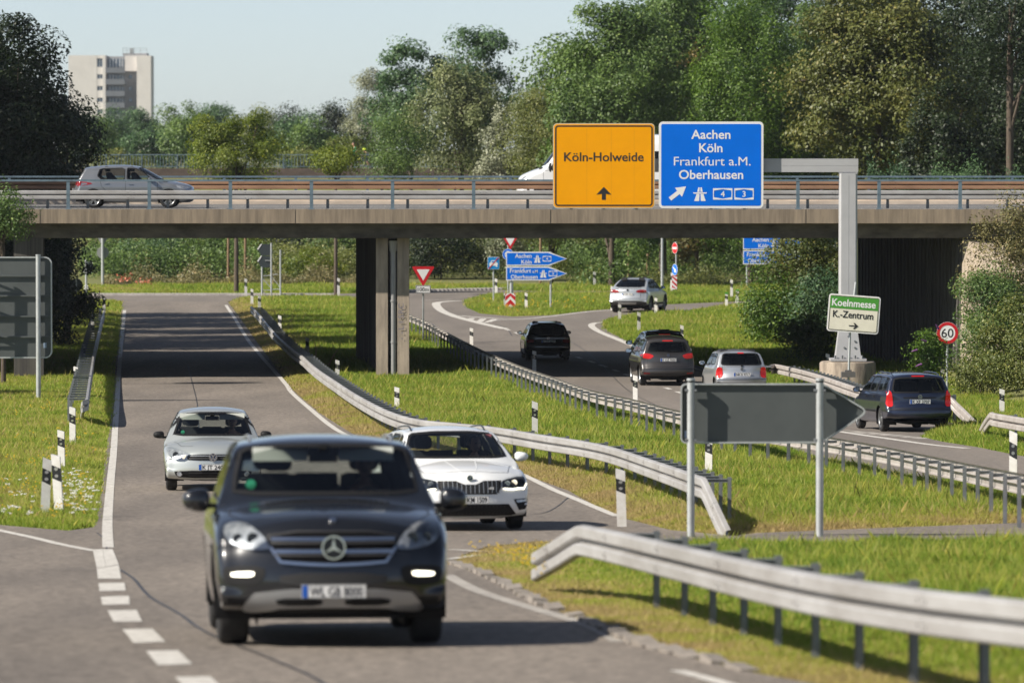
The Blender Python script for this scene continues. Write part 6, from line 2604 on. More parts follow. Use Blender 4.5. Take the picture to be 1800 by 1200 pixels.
# black car ahead of the people carrier
c = golf6("hatchback_car", "black car almost hidden ahead of the grey people carrier", P_BLACK)
rear_kit(c, [(0.50, 0.86), (0.80, 0.86), (0.80, 0.72), (0.55, 0.72)], TAIL, 0.62, "K AB 218", [(-0.66, 0.5), (0.66, 0.5), (0.68, 0.92), (-0.68, 0.92)], None, [(-0.2, 1.345), (0.2, 1.345), (0.2, 1.325), (-0.2, 1.325)])
c.mirror(1.5, 0.97, TRIM, 0.24, 0.17)
mb = MB()
mb.tube([(3.62 - c.xm, -0.56, 1.36), (3.74 - c.xm, -0.53, 1.42), (3.76 - c.xm, 0.0, 1.46), (3.74 - c.xm, 0.53, 1.42), (3.62 - c.xm, 0.56, 1.36)], 0.035, 8)
mb.box((3.4 - c.xm, 0.03, 1.475), (0.4, 0.34, 0.06))
mb.build("roof_spoiler", TRIM, c.t)
c.finish(RIM_D, 5)
c.cabin(1.36, 2.02, 0.60, 0.72, visors=False)
c.set(gp(1166, 655), c.xr, rad(5), False)

# grey people carrier
L = 4.38
c = Car("people_carrier", "dark grey people carrier with bright red tail lamps on the right road", "car", L,
        outl(L, 0.20, 0.30, [(0.0, 0.38), (0.0, 0.50), (0.03, 0.64)], [(0.08, 0.74, 0.22), (0.2, 0.82, 0.18), (0.5, 0.93, 0.1), (0.8, 1.01, 0.08), (0.95, 1.05, 0.1)],
             [(1.02, 1.08), (1.25, 1.23), (1.5, 1.38), (1.75, 1.51)], [(1.9, 1.565), (2.2, 1.605), (2.6, 1.625), (3.1, 1.615), (3.6, 1.58), (3.92, 1.535)],
             [(4.0, 1.48), (4.12, 1.26), (4.20, 1.05)], [(4.24, 0.92), (4.27, 0.76), (4.36, 0.60), (4.37, 0.42)], cR=0.17),
        [(0.12, 0.82), (0.28, 0.88), (0.5, 0.91), (0.75, 0.914), (0.95, 0.89), (1.04, 0.84), (1.28, 0.755), (1.5, 0.64), (1.62, 0.5)],
        [(0, 0.92), (0.4, 0.98), (0.85, 1), (3.5, 1), (4.1, 0.96), (4.38, 0.93)], (0.88, 3.53, 0.325, 0.215), P_GREY, 0.58)
c.window("windscreen", [(-0.70, 1.11), (0.70, 1.11), (0.58, 1.49), (-0.58, 1.49)], 'F')
c.window("rear_window", [(-0.655, 1.10), (0.655, 1.10), (0.66, 1.17), (0.56, 1.43), (-0.56, 1.43), (-0.66, 1.17)], 'R')
c.window("side_window", [(1.45, 1.07), (2.35, 1.08), (2.35, 1.48), (1.95, 1.44)], 'S', both=True)
c.window("side_window", [(2.45, 1.08), (3.3, 1.10), (3.2, 1.48), (2.45, 1.49)], 'S', both=True)
c.window("side_window", [(3.4, 1.12), (3.95, 1.15), (3.8, 1.44), (3.32, 1.47)], 'S', both=True, glass=GLASS_D)
rear_kit(c, [(0.45, 0.98), (0.62, 1.05), (0.85, 1.06), (0.865, 0.98), (0.80, 0.90), (0.58, 0.87)], TAIL_ON, 0.845, "K OZ 9505", [(-0.66, 0.61), (0.66, 0.61), (0.69, 1.05), (-0.69, 1.05)], ((0.0, 1.115), (0.33, 1.13)), [(-0.17, 1.475), (0.17, 1.475), (0.17, 1.445), (-0.17, 1.445)], 1.0,
         None, None, [(-0.6, 0, 0.6, 0), (0, -0.3, 0, 0.3)], [(-0.74, 0.42), (0.74, 0.42), (0.70, 0.33), (-0.70, 0.33)])
c.panel("bumper_crease", [(-0.86, 0.555), (0.86, 0.555), (0.86, 0.535), (-0.86, 0.535)], 'R', 0.006, TRIM)
c.panel("rear_reflector", [(0.60, 0.435), (0.80, 0.445), (0.80, 0.395), (0.60, 0.385)], 'R', 0.017, TAIL, both=True)
c.mirror(1.45, 1.05, P_GREY, 0.22, 0.15)
c.finish(RIM, 5)
c.cabin(1.4, 2.1, 0.68, 0.74, visors=False)
c.set(gp(1171, 677), c.xr + 0.1, rad(5), False)

# small silver hatchback
L = 3.73
c = Car("hatchback_car", "small silver hatchback with tall red tail lamps ahead of the arrow sign", "car", L,
        outl(L, 0.20, 0.30, [(0.0, 0.38), (0.0, 0.50), (0.04, 0.62)], [(0.1, 0.70, 0.16), (0.22, 0.76, 0.13), (0.5, 0.84, 0.08), (0.75, 0.90, 0.08)],
             [(0.82, 0.93), (1.0, 1.06), (1.2, 1.20), (1.38, 1.32)], [(1.5, 1.37), (1.8, 1.41), (2.2, 1.42), (2.7, 1.40), (3.1, 1.37), (3.28, 1.34)],
             [(3.36, 1.28), (3.50, 1.10), (3.60, 0.93)], [(3.63, 0.85), (3.65, 0.72), (3.72, 0.58), (3.72, 0.40)], cR=0.17),
        [(0.12, 0.74), (0.28, 0.785), (0.5, 0.80), (0.72, 0.804), (0.85, 0.79), (0.93, 0.75), (1.12, 0.70), (1.32, 0.60), (1.42, 0.48)],
        [(0, 0.92), (0.4, 0.98), (0.75, 1), (3.1, 1), (3.6, 0.96), (3.73, 0.93)], (0.72, 3.165, 0.28, 0.175), P_SILV2, 0.55)
c.window("windscreen", [(-0.62, 0.96), (0.62, 0.96), (0.52, 1.30), (-0.52, 1.30)], 'F')
c.window("rear_window", [(-0.58, 0.955), (0.58, 0.955), (0.62, 1.0), (0.54, 1.27), (0.45, 1.30), (-0.45, 1.30), (-0.54, 1.27), (-0.62, 1.0)], 'R')
c.window("side_window", [(1.15, 0.93), (2.1, 0.94), (2.1, 1.29), (1.5, 1.26)], 'S', both=True)
c.window("side_window", [(2.2, 0.94), (3.0, 0.97), (2.85, 1.28), (2.2, 1.29)], 'S', both=True)
rear_kit(c, [(0.585, 0.87), (0.70, 0.90), (0.76, 0.86), (0.785, 0.56), (0.64, 0.555), (0.58, 0.62)], TAIL_ON, 0.665, "NR IS 9717", [(-0.56, 0.55), (0.56, 0.55), (0.60, 0.91), (-0.60, 0.91)], ((0.0, 0.92), (0.02, 0.96)), [(-0.09, 1.325), (0.09, 1.325), (0.09, 1.295), (-0.09, 1.295)], 0.83,
         [(-0.76, 0.50), (0.76, 0.50), (0.75, 0.30), (-0.75, 0.30)], SILVERP, [(-0.6, 0.2, 0.6, -0.2)])
c.panel("bumper_crease", [(-0.78, 0.525), (0.78, 0.525), (0.78, 0.50), (-0.78, 0.50)], 'R', 0.013, TRIM_G)
c.mirror(1.12, 0.95, P_SILV2, 0.17, 0.12)
c.finish(RIM_D, 6)
c.cabin(1.05, 1.7, 0.58, 0.66, visors=False)
c.set(gp(1302, 696), c.xr + 0.2, rad(6), False)

# dark blue estate
L = 4.45
c = Car("estate_car", "dark blue estate car with roof rails leaving to the right of the arrow sign", "car", L,
        outl(L, 0.20, 0.31, [(0.0, 0.38), (0.0, 0.50), (0.04, 0.62)], [(0.1, 0.70, 0.18), (0.22, 0.77, 0.15), (0.55, 0.86, 0.1), (0.85, 0.92, 0.08), (1.0, 0.95, 0.1)],
             [(1.07, 0.975), (1.28, 1.10), (1.52, 1.25), (1.72, 1.36)], [(1.85, 1.41), (2.15, 1.44), (2.6, 1.455), (3.2, 1.45), (3.75, 1.43), (4.0, 1.405)],
             [(4.07, 1.36), (4.18, 1.16), (4.27, 0.97)], [(4.31, 0.86), (4.33, 0.72), (4.43, 0.57), (4.44, 0.38)], cR=0.16),
        [(0.12, 0.78), (0.28, 0.825), (0.5, 0.845), (0.74, 0.85), (0.9, 0.835), (0.98, 0.80), (1.18, 0.73), (1.36, 0.635), (1.46, 0.5)],
        [(0, 0.92), (0.4, 0.98), (0.85, 1), (3.6, 1), (4.2, 0.965), (4.45, 0.94)], (0.85, 3.465, 0.305, 0.195), P_NAVY, 0.56)
c.window("windscreen", [(-0.66, 1.0), (0.66, 1.0), (0.56, 1.34), (-0.56, 1.34)], 'F')
c.window("rear_window", [(-0.63, 0.975), (0.63, 0.975), (0.655, 1.05), (0.575, 1.325), (-0.575, 1.325), (-0.655, 1.05)], 'R')
c.window("side_window", [(1.42, 0.97), (2.25, 0.98), (2.25, 1.34), (1.85, 1.32)], 'S', both=True)
c.window("side_window", [(2.33, 0.98), (3.1, 0.99), (3.02, 1.34), (2.33, 1.34)], 'S', both=True)
c.window("side_window", [(3.2, 1.0), (3.95, 1.03), (3.86, 1.32), (3.12, 1.33)], 'S', both=True)
rear_kit(c, [(0.685, 0.99), (0.74, 1.02), (0.79, 0.98), (0.825, 0.62), (0.66, 0.62), (0.655, 0.75)], TAIL_ON, 0.745, "K XF 3707", [(-0.63, 0.59), (0.63, 0.59), (0.66, 0.96), (-0.66, 0.96)], ((0.0, 0.985), (0.28, 1.0)), [(-0.16, 1.375), (0.16, 1.375), (0.16, 1.35), (-0.16, 1.35)], 0.865,
         [(-0.80, 0.535), (0.80, 0.535), (0.80, 0.36), (-0.80, 0.36)], P_NAVY, [(-0.6, 0, 0.6, 0)])
c.panel("bumper_crease", [(-0.80, 0.56), (0.80, 0.56), (0.80, 0.545), (-0.80, 0.545)], 'R', 0.013, SEAM)
c.panel("gate_trim", [(-0.42, 0.855), (0.42, 0.855), (0.40, 0.825), (-0.40, 0.825)], 'R', 0.012, TRIM)
c.mirror(1.42, 0.96, TRIM, 0.18, 0.13)
c.rails(2.1, 3.9, 0.575, 0.05, P_NAVY)
c.seam([(1.30, 0.32), (1.30, 0.95)], 'S', both=True)
c.seam([(2.29, 0.32), (2.29, 0.96)], 'S', both=True)
c.seam([(3.0, 0.62), (3.12, 0.70), (3.16, 0.96)], 'S', both=True)
c.panel("side_moulding", [(1.28, 0.52), (3.1, 0.52), (3.1, 0.475), (1.28, 0.475)], 'S', 0.012, TRIM, both=True)
c.panel("door_handle", [(2.05, 0.86), (2.22, 0.86), (2.22, 0.82), (2.05, 0.82)], 'S', 0.02, TRIM, both=True)
c.panel("door_handle", [(2.9, 0.87), (3.07, 0.87), (3.07, 0.83), (2.9, 0.83)], 'S', 0.02, TRIM, both=True)
c.finish(RIM_D, 7)
c.cabin(1.38, 2.05, 0.60, 0.7, visors=False)
c.set(gp(1606, 758), c.xr + 0.15, rad(9), False)

# silver coupe-like off-roader
L = 4.67
c = Car("coupe_car", "bright silver sloping-back off-road coupe turning into the side road", "car", L,
        outl(L, 0.27, 0.36, [(0.0, 0.45), (0.0, 0.60), (0.03, 0.75)], [(0.08, 0.86, 0.22), (0.2, 0.93, 0.17), (0.55, 1.01, 0.1), (1.0, 1.07, 0.08), (1.25, 1.10, 0.1)],
             [(1.32, 1.12), (1.55, 1.26), (1.8, 1.41), (2.0, 1.52)], [(2.15, 1.565), (2.4, 1.60), (2.8, 1.615), (3.2, 1.585), (3.5, 1.52)],
             [(3.75, 1.44), (4.05, 1.31), (4.35, 1.17)], [(4.50, 1.11), (4.54, 1.02), (4.56, 0.85), (4.65, 0.68), (4.65, 0.50)], cR=0.20),
        [(0.15, 0.86), (0.30, 0.92), (0.55, 0.945), (0.80, 0.947), (0.98, 0.93), (1.06, 0.885), (1.3, 0.79), (1.5, 0.68), (1.6, 0.5)],
        [(0, 0.93), (0.45, 0.98), (0.9, 1), (3.9, 1), (4.4, 0.96), (4.67, 0.92)], (0.88, 3.69, 0.37, 0.26), P_X, 0.64)
c.lip = TRIM
c.window("windscreen", [(-0.74, 1.16), (0.74, 1.16), (0.62, 1.52), (-0.62, 1.52)], 'F')
c.window("rear_window", [(-0.70, 1.20), (0.70, 1.20), (0.60, 1.49), (0.45, 1.52), (-0.45, 1.52), (-0.60, 1.49)], 'R', glass=GLASS_D)
c.window("side_window", [(1.72, 1.10), (2.55, 1.11), (2.55, 1.49), (2.15, 1.46)], 'S', both=True)
c.window("side_window", [(2.64, 1.11), (3.75, 1.16), (3.5, 1.36), (3.1, 1.48), (2.64, 1.50)], 'S', both=True)
rear_kit(c, [(0.40, 0.955), (0.42, 1.05), (0.66, 1.08), (0.86, 1.05), (0.87, 0.95), (0.66, 0.93)], TAIL, 0.86, "K BX 401", [(-0.62, 0.68), (0.62, 0.68), (0.60, 1.12), (-0.60, 1.12)], None, None, 1.06,
         [(-0.88, 0.56), (0.88, 0.56), (0.86, 0.36), (-0.86, 0.36)], TRIM_G, [(-0.8, 0, 0.8, 0), (0, -0.8, 0, 0.8)])
c.panel("skid_plate", [(-0.45, 0.50), (0.45, 0.50), (0.40, 0.40), (-0.40, 0.40)], 'R', 0.02, SILVERP)
c.panel("sill_trim", [(1.35, 0.44), (3.25, 0.44), (3.25, 0.34), (1.35, 0.34)], 'S', 0.01, TRIM, both=True)
c.mirror(1.72, 1.10, TRIM, 0.21, 0.15)
c.seam([(2.6, 0.42), (2.6, 1.1)], 'S', both=True)
c.panel("door_handle", [(2.35, 0.98), (2.54, 0.98), (2.54, 0.94), (2.35, 0.94)], 'S', 0.02, P_X, both=True)
c.finish(RIM_D, 5)
c.cabin(1.7, 2.45, 0.80, 0.76, visors=False)
c.set(gp(1110, 549), L - 0.9, rad(-15), False)

# silver hatchback on the bridge
c = golf6("hatchback_car", "silver grey hatchback crossing the bridge on the left", P_GOLF5)
c.seam([(1.24, 0.28), (1.24, 0.9)], 'S', both=True)
c.seam([(2.33, 0.26), (2.33, 0.94)], 'S', both=True)
c.seam([(3.02, 0.62), (3.16, 0.75), (3.2, 0.95)], 'S', both=True)
c.panel("door_handle", [(2.08, 0.84), (2.25, 0.84), (2.25, 0.80), (2.08, 0.80)], 'S', 0.022, P_GOLF5, both=True)
c.panel("door_handle", [(2.90, 0.86), (3.07, 0.86), (3.07, 0.82), (2.90, 0.82)], 'S', 0.022, P_GOLF5, both=True)
c.panel("side_moulding", [(1.24, 0.50), (3.05, 0.52), (3.05, 0.48), (1.24, 0.46)], 'S', 0.012, P_GOLF5, both=True)
rear_kit(c, [(0.56, 0.92), (0.80, 0.93), (0.88, 0.85), (0.86, 0.74), (0.60, 0.74)], TAIL, 0.62, "K LM 552", [(-0.66, 0.5), (0.66, 0.5), (0.68, 0.92), (-0.68, 0.92)])
c.panel("tail_light", [(3.82, 0.93), (4.03, 0.92), (4.10, 0.78), (3.88, 0.76)], 'S', 0.009, TAIL, both=True, res=0.03)
c.panel("headlight", [(0.16, 0.70), (0.42, 0.755), (0.62, 0.80), (0.55, 0.70), (0.30, 0.62), (0.14, 0.60)], 'S', 0.006, LAMPG, both=True, res=0.03)
c.mirror(1.52, 0.955, P_GOLF5, 0.20, 0.13)
c.finish(RIM, 5)
c.cabin(1.36, 2.02, 0.60, 0.72, visors=False)
c.t.location = (at(233, 365, 195.9).x, 195.9, ZD + 0.01)
c.t.rotation_euler = (0, 0, math.pi)

# white van
L = 6.0
c = Car("delivery_van", "white van on the far lane of the bridge, half hidden behind the orange sign", "van", L,
        outl(L, 0.26, 0.40, [(0.0, 0.45), (0.0, 0.62), (0.04, 0.80)], [(0.10, 0.95, 0.18), (0.25, 1.07, 0.14), (0.6, 1.22, 0.1), (0.9, 1.32, 0.1)],
             [(0.96, 1.36), (1.2, 1.68), (1.45, 2.02), (1.65, 2.28)], [(1.85, 2.44), (2.2, 2.53), (3.0, 2.58), (4.5, 2.58), (5.7, 2.55)],
             [(5.88, 2.45), (5.93, 2.0), (5.96, 1.4)], [(5.97, 1.0), (5.98, 0.8), (5.99, 0.6), (5.99, 0.5)], cR=0.05),
        [(0.15, 0.9), (0.35, 0.97), (0.7, 0.99), (1.2, 0.99), (1.6, 0.94), (2.2, 0.86), (2.55, 0.75)],
        [(0, 0.93), (0.5, 0.98), (1.0, 1), (5.5, 1), (6.0, 0.98)], (1.0, 4.7, 0.35, 0.235), P_WHITE, 0.9)
c.window("windscreen", [(-0.80, 1.42), (0.80, 1.42), (0.72, 2.2), (-0.72, 2.2)], 'F')
c.window("side_window", [(1.22, 1.22), (2.1, 1.22), (2.1, 2.02), (1.72, 2.0)], 'S', both=True)
c.window("side_window", [(2.3, 1.22), (4.0, 1.22), (4.0, 1.92), (2.3, 1.92)], 'S', both=True, glass=GLASS_D)
c.window("side_window", [(4.15, 1.22), (5.7, 1.22), (5.7, 1.92), (4.15, 1.92)], 'S', both=True, glass=GLASS_D)
c.mirror(1.28, 1.30, TRIM, 0.22, 0.34)
c.seam([(1.0, 0.5), (1.0, 1.2), (1.22, 1.22)], 'S', both=True)
c.panel("headlight", [(0.10, 0.85), (0.35, 1.02), (0.42, 0.9), (0.2, 0.72)], 'S', 0.006, LAMPG, both=True)
c.finish(RIM_D, 5)
c.cabin(1.3, 2.0, 1.0, 0.85, rear=False, visors=False)
c.t.location = (at(908, 330, 213.8).x + 3.0 - (3.0 - c.xm) , 213.8, ZD + 0.01)
c.t.rotation_euler = (0, 0, 0)

# rear-view mirrors of a hidden lorry under the gantry arm

# ------------------------------------------------------------------ trees and bushes
LV = {
    "dark": M_leaf("leaves_dark_shaded", (0.011, 0.021, 0.007), (0.022, 0.039, 0.011), (0.039, 0.055, 0.020), 0.2),  # dark greens, deepened to put the wood's shade into the colour
    "mid": M_leaf("leaves_mid", (0.059, 0.107, 0.028), (0.119, 0.187, 0.044), (0.223, 0.294, 0.086), 0.28),
    "bluegreen": M_leaf("leaves_bluegreen", (0.041, 0.088, 0.038), (0.083, 0.147, 0.058), (0.165, 0.256, 0.101), 0.25),
    "olive": M_leaf("leaves_olive", (0.085, 0.110, 0.026), (0.156, 0.177, 0.044), (0.274, 0.261, 0.078), 0.28),
    "maple": M_leaf("leaves_maple", (0.061, 0.083, 0.019), (0.119, 0.129, 0.029), (0.198, 0.172, 0.047), 0.2, 0.35),
    "brown": M_leaf("leaves_browning", (0.096, 0.105, 0.031), (0.187, 0.147, 0.044), (0.337, 0.210, 0.076), 0.25),
    "acacia": M_leaf("leaves_acacia", (0.054, 0.109, 0.015), (0.113, 0.192, 0.028), (0.230, 0.320, 0.064), 0.35),
    "bright": M_leaf("leaves_bright", (0.081, 0.124, 0.014), (0.162, 0.203, 0.024), (0.324, 0.338, 0.061), 0.35),
    "silver": M_leaf("leaves_silver", (0.156, 0.175, 0.106), (0.250, 0.263, 0.169), (0.450, 0.450, 0.338), 0.2),
    "pale": M_leaf("leaves_pale", (0.107, 0.138, 0.050), (0.199, 0.225, 0.095), (0.387, 0.400, 0.213), 0.25),
    "weed": M_leaf("leaves_weed", (0.106, 0.110, 0.037), (0.175, 0.156, 0.062), (0.338, 0.250, 0.125), 0.2),
}
BARK = M("bark", (0.085, 0.065, 0.048), 0.95, var=0.35, scale=5, stretch=(3, 3, 0.5))
BARK_L = M("pale_bark", (0.30, 0.25, 0.20), 0.9, var=0.3, scale=5, stretch=(3, 3, 0.5))


def leaf_mesh(C, N, size, aspect=0.5, tint=None, rng=RNG):
    """Rhombic leaves at centres C facing N (with scatter)."""
    n = len(C)
    N = N + rng.normal(0, 0.55, (n, 3))
    N /= np.linalg.norm(N, axis=1)[:, None] + 1e-9
    A = rng.normal(0, 1, (n, 3))
    U = np.cross(N, A)
    U /= np.linalg.norm(U, axis=1)[:, None] + 1e-9
    Vv = np.cross(N, U)
    s = (size * rng.uniform(0.65, 1.35, n))[:, None]
    V = np.concatenate([C + U * s, C + Vv * s * aspect + N * s * 0.12, C - U * s, C - Vv * s * aspect + N * s * 0.12], 1).reshape(-1, 3)
    F = np.arange(4 * n).reshape(n, 4)
    me = np_mesh("crown", V, F)
    a = me.attributes.new("tint", 'FLOAT', 'FACE')
    a.data.foreach_set("value", (rng.uniform(0, 1, n) if tint is None else tint).astype(np.float32))
    return me


def vnoise(X, Y, s, seed):
    """Smooth value noise."""
    r = np.random.default_rng(seed).uniform(0, 1, (64, 64))
    x, y = X / s, Y / s
    i, j = np.floor(x).astype(int), np.floor(y).astype(int)
    f, g = x - i, y - j
    f, g = f * f * (3 - 2 * f), g * g * (3 - 2 * g)
    q = lambda a, b: r[a % 64, b % 64]
    return (q(i, j) * (1 - f) + q(i + 1, j) * f) * (1 - g) + (q(i, j + 1) * (1 - f) + q(i + 1, j + 1) * f) * g



def crown_points(h0, h1, rx, ry, n, nclump, spread, shape="oval", rng=RNG, droop=0.0):
    """Leaf centres and outward normals: clumps on and inside an uneven crown between heights h0 and h1."""
    d = rng.normal(0, 1, (nclump, 3))
    d /= np.linalg.norm(d, axis=1)[:, None]
    lob = rng.normal(0, 1, (7, 3))
    lob /= np.linalg.norm(lob, axis=1)[:, None]
    bump = 1 + 0.26 * (np.maximum(0, d @ lob.T) ** 5 * rng.uniform(-0.7, 1.0, 7)).sum(1)
    rr = (1 - 0.75 * rng.uniform(0, 1, nclump) ** 2.6) * bump
    hc, hh = (h0 + h1) / 2, (h1 - h0) / 2
    c = d * rr[:, None]
    zz = c[:, 2]
    if shape == "cone":
        w = np.clip(0.55 - 0.5 * zz, 0.12, 1.1)
    elif shape == "egg":
        w = np.clip(1.0 - 0.28 * zz, 0.4, 1.2)
    elif shape == "top":
        w = np.clip(1.0 + 0.25 * zz, 0.4, 1.2)
    elif shape == "column":
        w = np.ones(nclump) * np.clip(1.25 - 0.3 * np.abs(zz), 0.6, 1.2)
    else:
        w = np.ones(nclump)
    CC = np.stack([c[:, 0] * rx * w, c[:, 1] * ry * w, zz * hh + hc], 1)
    sz = rng.uniform(0.55, 1.35, nclump) * spread
    k = rng.integers(0, nclump, n)
    off = rng.normal(0, 1, (n, 3))
    ln = np.linalg.norm(off, axis=1)[:, None]
    off = off / ln * np.minimum(ln, 1.9) * 0.62
    off *= sz[k][:, None] * np.array([1.0, 1.0, 0.72 + droop])
    off[:, 2] -= droop * np.abs(rng.normal(0, 1, n)) * sz[k]
    P = CC[k] + off
    Nn = off / (np.linalg.norm(off, axis=1)[:, None] + 1e-9) * 0.6 + d[k] * 0.5 + np.array([0, 0, 0.45])
    return P, Nn, CC, sz


def add_trunk(t, h0, h1, r, CC, bark, limbs=7, lean=0.0):
    mb = MB()
    top = h0 + (h1 - h0) * 0.62
    pts = [(0, 0, -0.4), (0.03 * r, 0, h0 * 0.5), (lean * 0.5, 0.05, max(h0, 0.3)), (lean, 0.0, top)]
    mb.tube(pts, [r * 1.25, r, r * 0.85, r * 0.3], 10)
    idx = RNG.permutation(len(CC))[:limbs]
    for i in idx:
        e = CC[i]
        z0 = RNG.uniform(max(0.3, h0 * 0.7), top * 0.9)
        m = (e[0] * 0.45, e[1] * 0.45, (z0 + e[2]) / 2 + 0.15 * abs(e[0]))
        mb.tube([(0, 0, z0), m, tuple(e)], [r * 0.5, r * 0.28, r * 0.08], 6)
    mb.build("trunk", bark, t)


def tree(label, x, ytop, wpx, Y, kind, y_low=None, base=None, shape="oval", leaf=None, dens=1.0, name="tree", group="trees behind the bridge",
         bark=None, droop=0.0, spread=None, nclump=None, zb=None, seed=None, depth=0.8, limbs=7, trunk_r=None, cat="tree"):
    """Tree whose crown spans wpx pixels and tops out at pixel row ytop, standing at depth Y."""
    s = FPX / Y
    p = at(x, 300, Y)
    z0 = gzf(Y) + max(0, ground_extra(p.x, Y)) if zb is None else zb
    h = at(x, ytop, Y).z - z0
    w = wpx / s
    lo = (at(x, y_low, Y).z - z0) if y_low is not None else h * 0.12
    lo = max(0.1, lo)
    rng = np.random.default_rng(seed if seed is not None else int(abs(x) * 31 + Y * 7 + ytop))
    leaf = (leaf or max(0.085, 4.6 / s / 2)) * 0.68
    sp = spread or max(0.5, min(w, h) * 0.15)
    nc = nclump or int(min(260, max(40, 3.2 * (w * (h - lo)) / (sp * sp * 3.1))))
    n = int(min(150000, dens * 7.5 * w * (h - lo) / (leaf * leaf * 1.1) * 0.55))
    t = thing(name, label, cat, (p.x, Y, z0), 0, group)
    ins = 0.9
    P, N, CC, sz = crown_points(lo + sp * 0.3, h - sp * 0.45, w / 2 - sp * 0.35, (w / 2 - sp * 0.35) * depth, n, nc, sp, shape, rng, droop)
    keep = P[:, 2] > 0.05
    me = leaf_mesh(P[keep], N[keep], leaf, 0.55, None, rng)
    obj("crown", me, LV[kind], t)
    add_trunk(t, lo, h, trunk_r or max(0.05, min(0.2, h * 0.011)), CC, bark or BARK, limbs)
    return t


BG = "trees behind the bridge"
# far belt, pale with distance
far = [(165, 205, 110, 560, "mid", "far treetop just right of the dark left trees, below the tower block"), (196, 188, 80, 620, "bluegreen", "far pale treetop at the foot of the tower block"),
       (250, 182, 95, 640, "bluegreen", "far rounded treetop just right of the tower block"), (318, 182, 95, 620, "mid", "far treetop between the tower block and the bright round tree"),
       (385, 180, 90, 640, "bluegreen", "far pale treetop behind the bright round tree"), (455, 176, 75, 620, "pale", "far pale poplar right of the bright round tree"),
       (508, 184, 60, 600, "dark", "far narrow dark treetop left of the middle of the belt"), (545, 190, 85, 580, "bluegreen", "far treetop under the open sky near the middle"),
       (590, 172, 60, 560, "dark", "far dark treetop left of the tall poplars")]
for x, yt, w, Y, k, lab in far:
    tree(lab, x, yt, w, Y, k, dens=0.9, group="distant tree belt", leaf=0.17, spread=1.1)
mid = [(210, 262, 110, 470, "olive", "low olive tree behind the path railing at the left"), (275, 222, 120, 480, "bluegreen", "grey green tree behind the railing left of the bright round tree"),
       (340, 200, 120, 470, "mid", "brownish green tree directly behind the bright round tree's left side"), (500, 205, 110, 460, "bluegreen", "dark grey green tree right of the bright round tree"),
       (560, 205, 110, 450, "mid", "tree above the small bright tree beside the railing"), (545, 255, 120, 430, "olive", "low tree behind the small bright tree"), (620, 215, 90, 430, "olive", "brownish tree above the runner in green")]
for x, yt, w, Y, k, lab in mid:
    tree(lab, x, yt, w, Y, k, y_low=300, dens=0.9, group="distant tree belt", leaf=0.17)
tree("rounded bright green tree standing behind the bridge left of the middle", 415, 192, 152, 300, "bright", y_low=330, shape="oval", dens=1.2)
tree("small bright green tree behind the bridge just left of the runner", 590, 250, 92, 296, "bright", y_low=312)
tree("very pale hazy tree at the left of the tall poplars", 655, 118, 100, 430, "silver", y_low=290, shape="egg", dens=0.8)
tree("tall grey green poplar, the left of the two towering over the middle", 722, 50, 140, 372, "bluegreen", y_low=290, shape="column", leaf=0.15)
tree("tall dark green poplar, the right of the two towering over the middle", 842, 34, 135, 392, "bluegreen", y_low=280, shape="top", leaf=0.16)
tree("olive tree with pale blossom on its crown in front of the tall poplars", 812, 88, 165, 350, "pale", y_low=300, shape="egg", leaf=0.13, droop=0.5)
tree("slim young tree with a thin pale trunk behind the bridge railing", 692, 190, 118, 330, "mid", y_low=330, dens=0.55, bark=BARK_L, spread=0.9, trunk_r=0.06)
tree("silvery willow bush left of the orange sign", 895, 180, 110, 330, "silver", y_low=478, leaf=0.12)
tree("loose yellowish tree between the willow and the tall wood", 968, 102, 165, 325, "olive", y_low=478, dens=0.8, spread=1.0)
tree("tall grey green tree behind the orange sign", 1075, -40, 240, 315, "mid", y_low=478, shape="egg", leaf=0.14)
tree("tall tree behind the gap between the two gantry boards", 1165, -60, 200, 330, "mid", y_low=310, leaf=0.14)
tree("browning tree above the blue gantry board", 1225, 40, 165, 334, "brown", y_low=478, leaf=0.13, shape="egg")
tree("light green acacia right of the blue gantry board's top", 1318, -40, 215, 326, "acacia", y_low=478, leaf=0.11, droop=0.5, spread=0.9)
tree("large olive maple with sunlit left side above the gantry arm", 1545, -60, 340, 256, "maple", y_low=330, shape="egg", leaf=0.125, dens=1.5, nclump=170, spread=0.95)
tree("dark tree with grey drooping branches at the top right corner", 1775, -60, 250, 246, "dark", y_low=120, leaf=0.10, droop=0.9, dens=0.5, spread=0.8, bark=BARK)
tree("dark shaded tree filling the right edge above the bridge", 1740, 60, 230, 268, "dark", y_low=478, leaf=0.12)
tree("dark shaded tree between the maple and the right edge", 1660, 150, 160, 250, "dark", y_low=478, leaf=0.11, dens=0.9)
tree("medium green tree behind the maple's left side", 1420, 20, 170, 330, "mid", y_low=478, leaf=0.13)
eb = MB()
eb.box((28, 228, ZD / 2 - 0.3), (28, 20.5, ZD + 0.5))
tag(eb.build("embankment", SOIL), kind="structure")
for x, yt, w, Y, k, lab in ((1010, 40, 170, 352, "mid", "tall hazy green tree rising left of the wood behind the orange board"), (1130, -60, 230, 356, "bluegreen", "tall grey green tree filling the wood between the two gantry boards"),
                            (1250, -70, 230, 358, "mid", "tall green tree at the back of the wood above the blue gantry board"), (1370, -70, 240, 352, "bluegreen", "tall dark green tree at the back of the wood behind the acacia"),
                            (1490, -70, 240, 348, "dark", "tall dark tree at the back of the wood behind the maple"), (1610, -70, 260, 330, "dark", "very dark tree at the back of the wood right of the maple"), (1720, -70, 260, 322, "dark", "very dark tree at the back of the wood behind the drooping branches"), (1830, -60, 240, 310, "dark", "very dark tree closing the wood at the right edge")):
    tree(lab, x, yt, w, Y, k, y_low=478, shape="column", leaf=0.19, dens=1.0, spread=1.5)
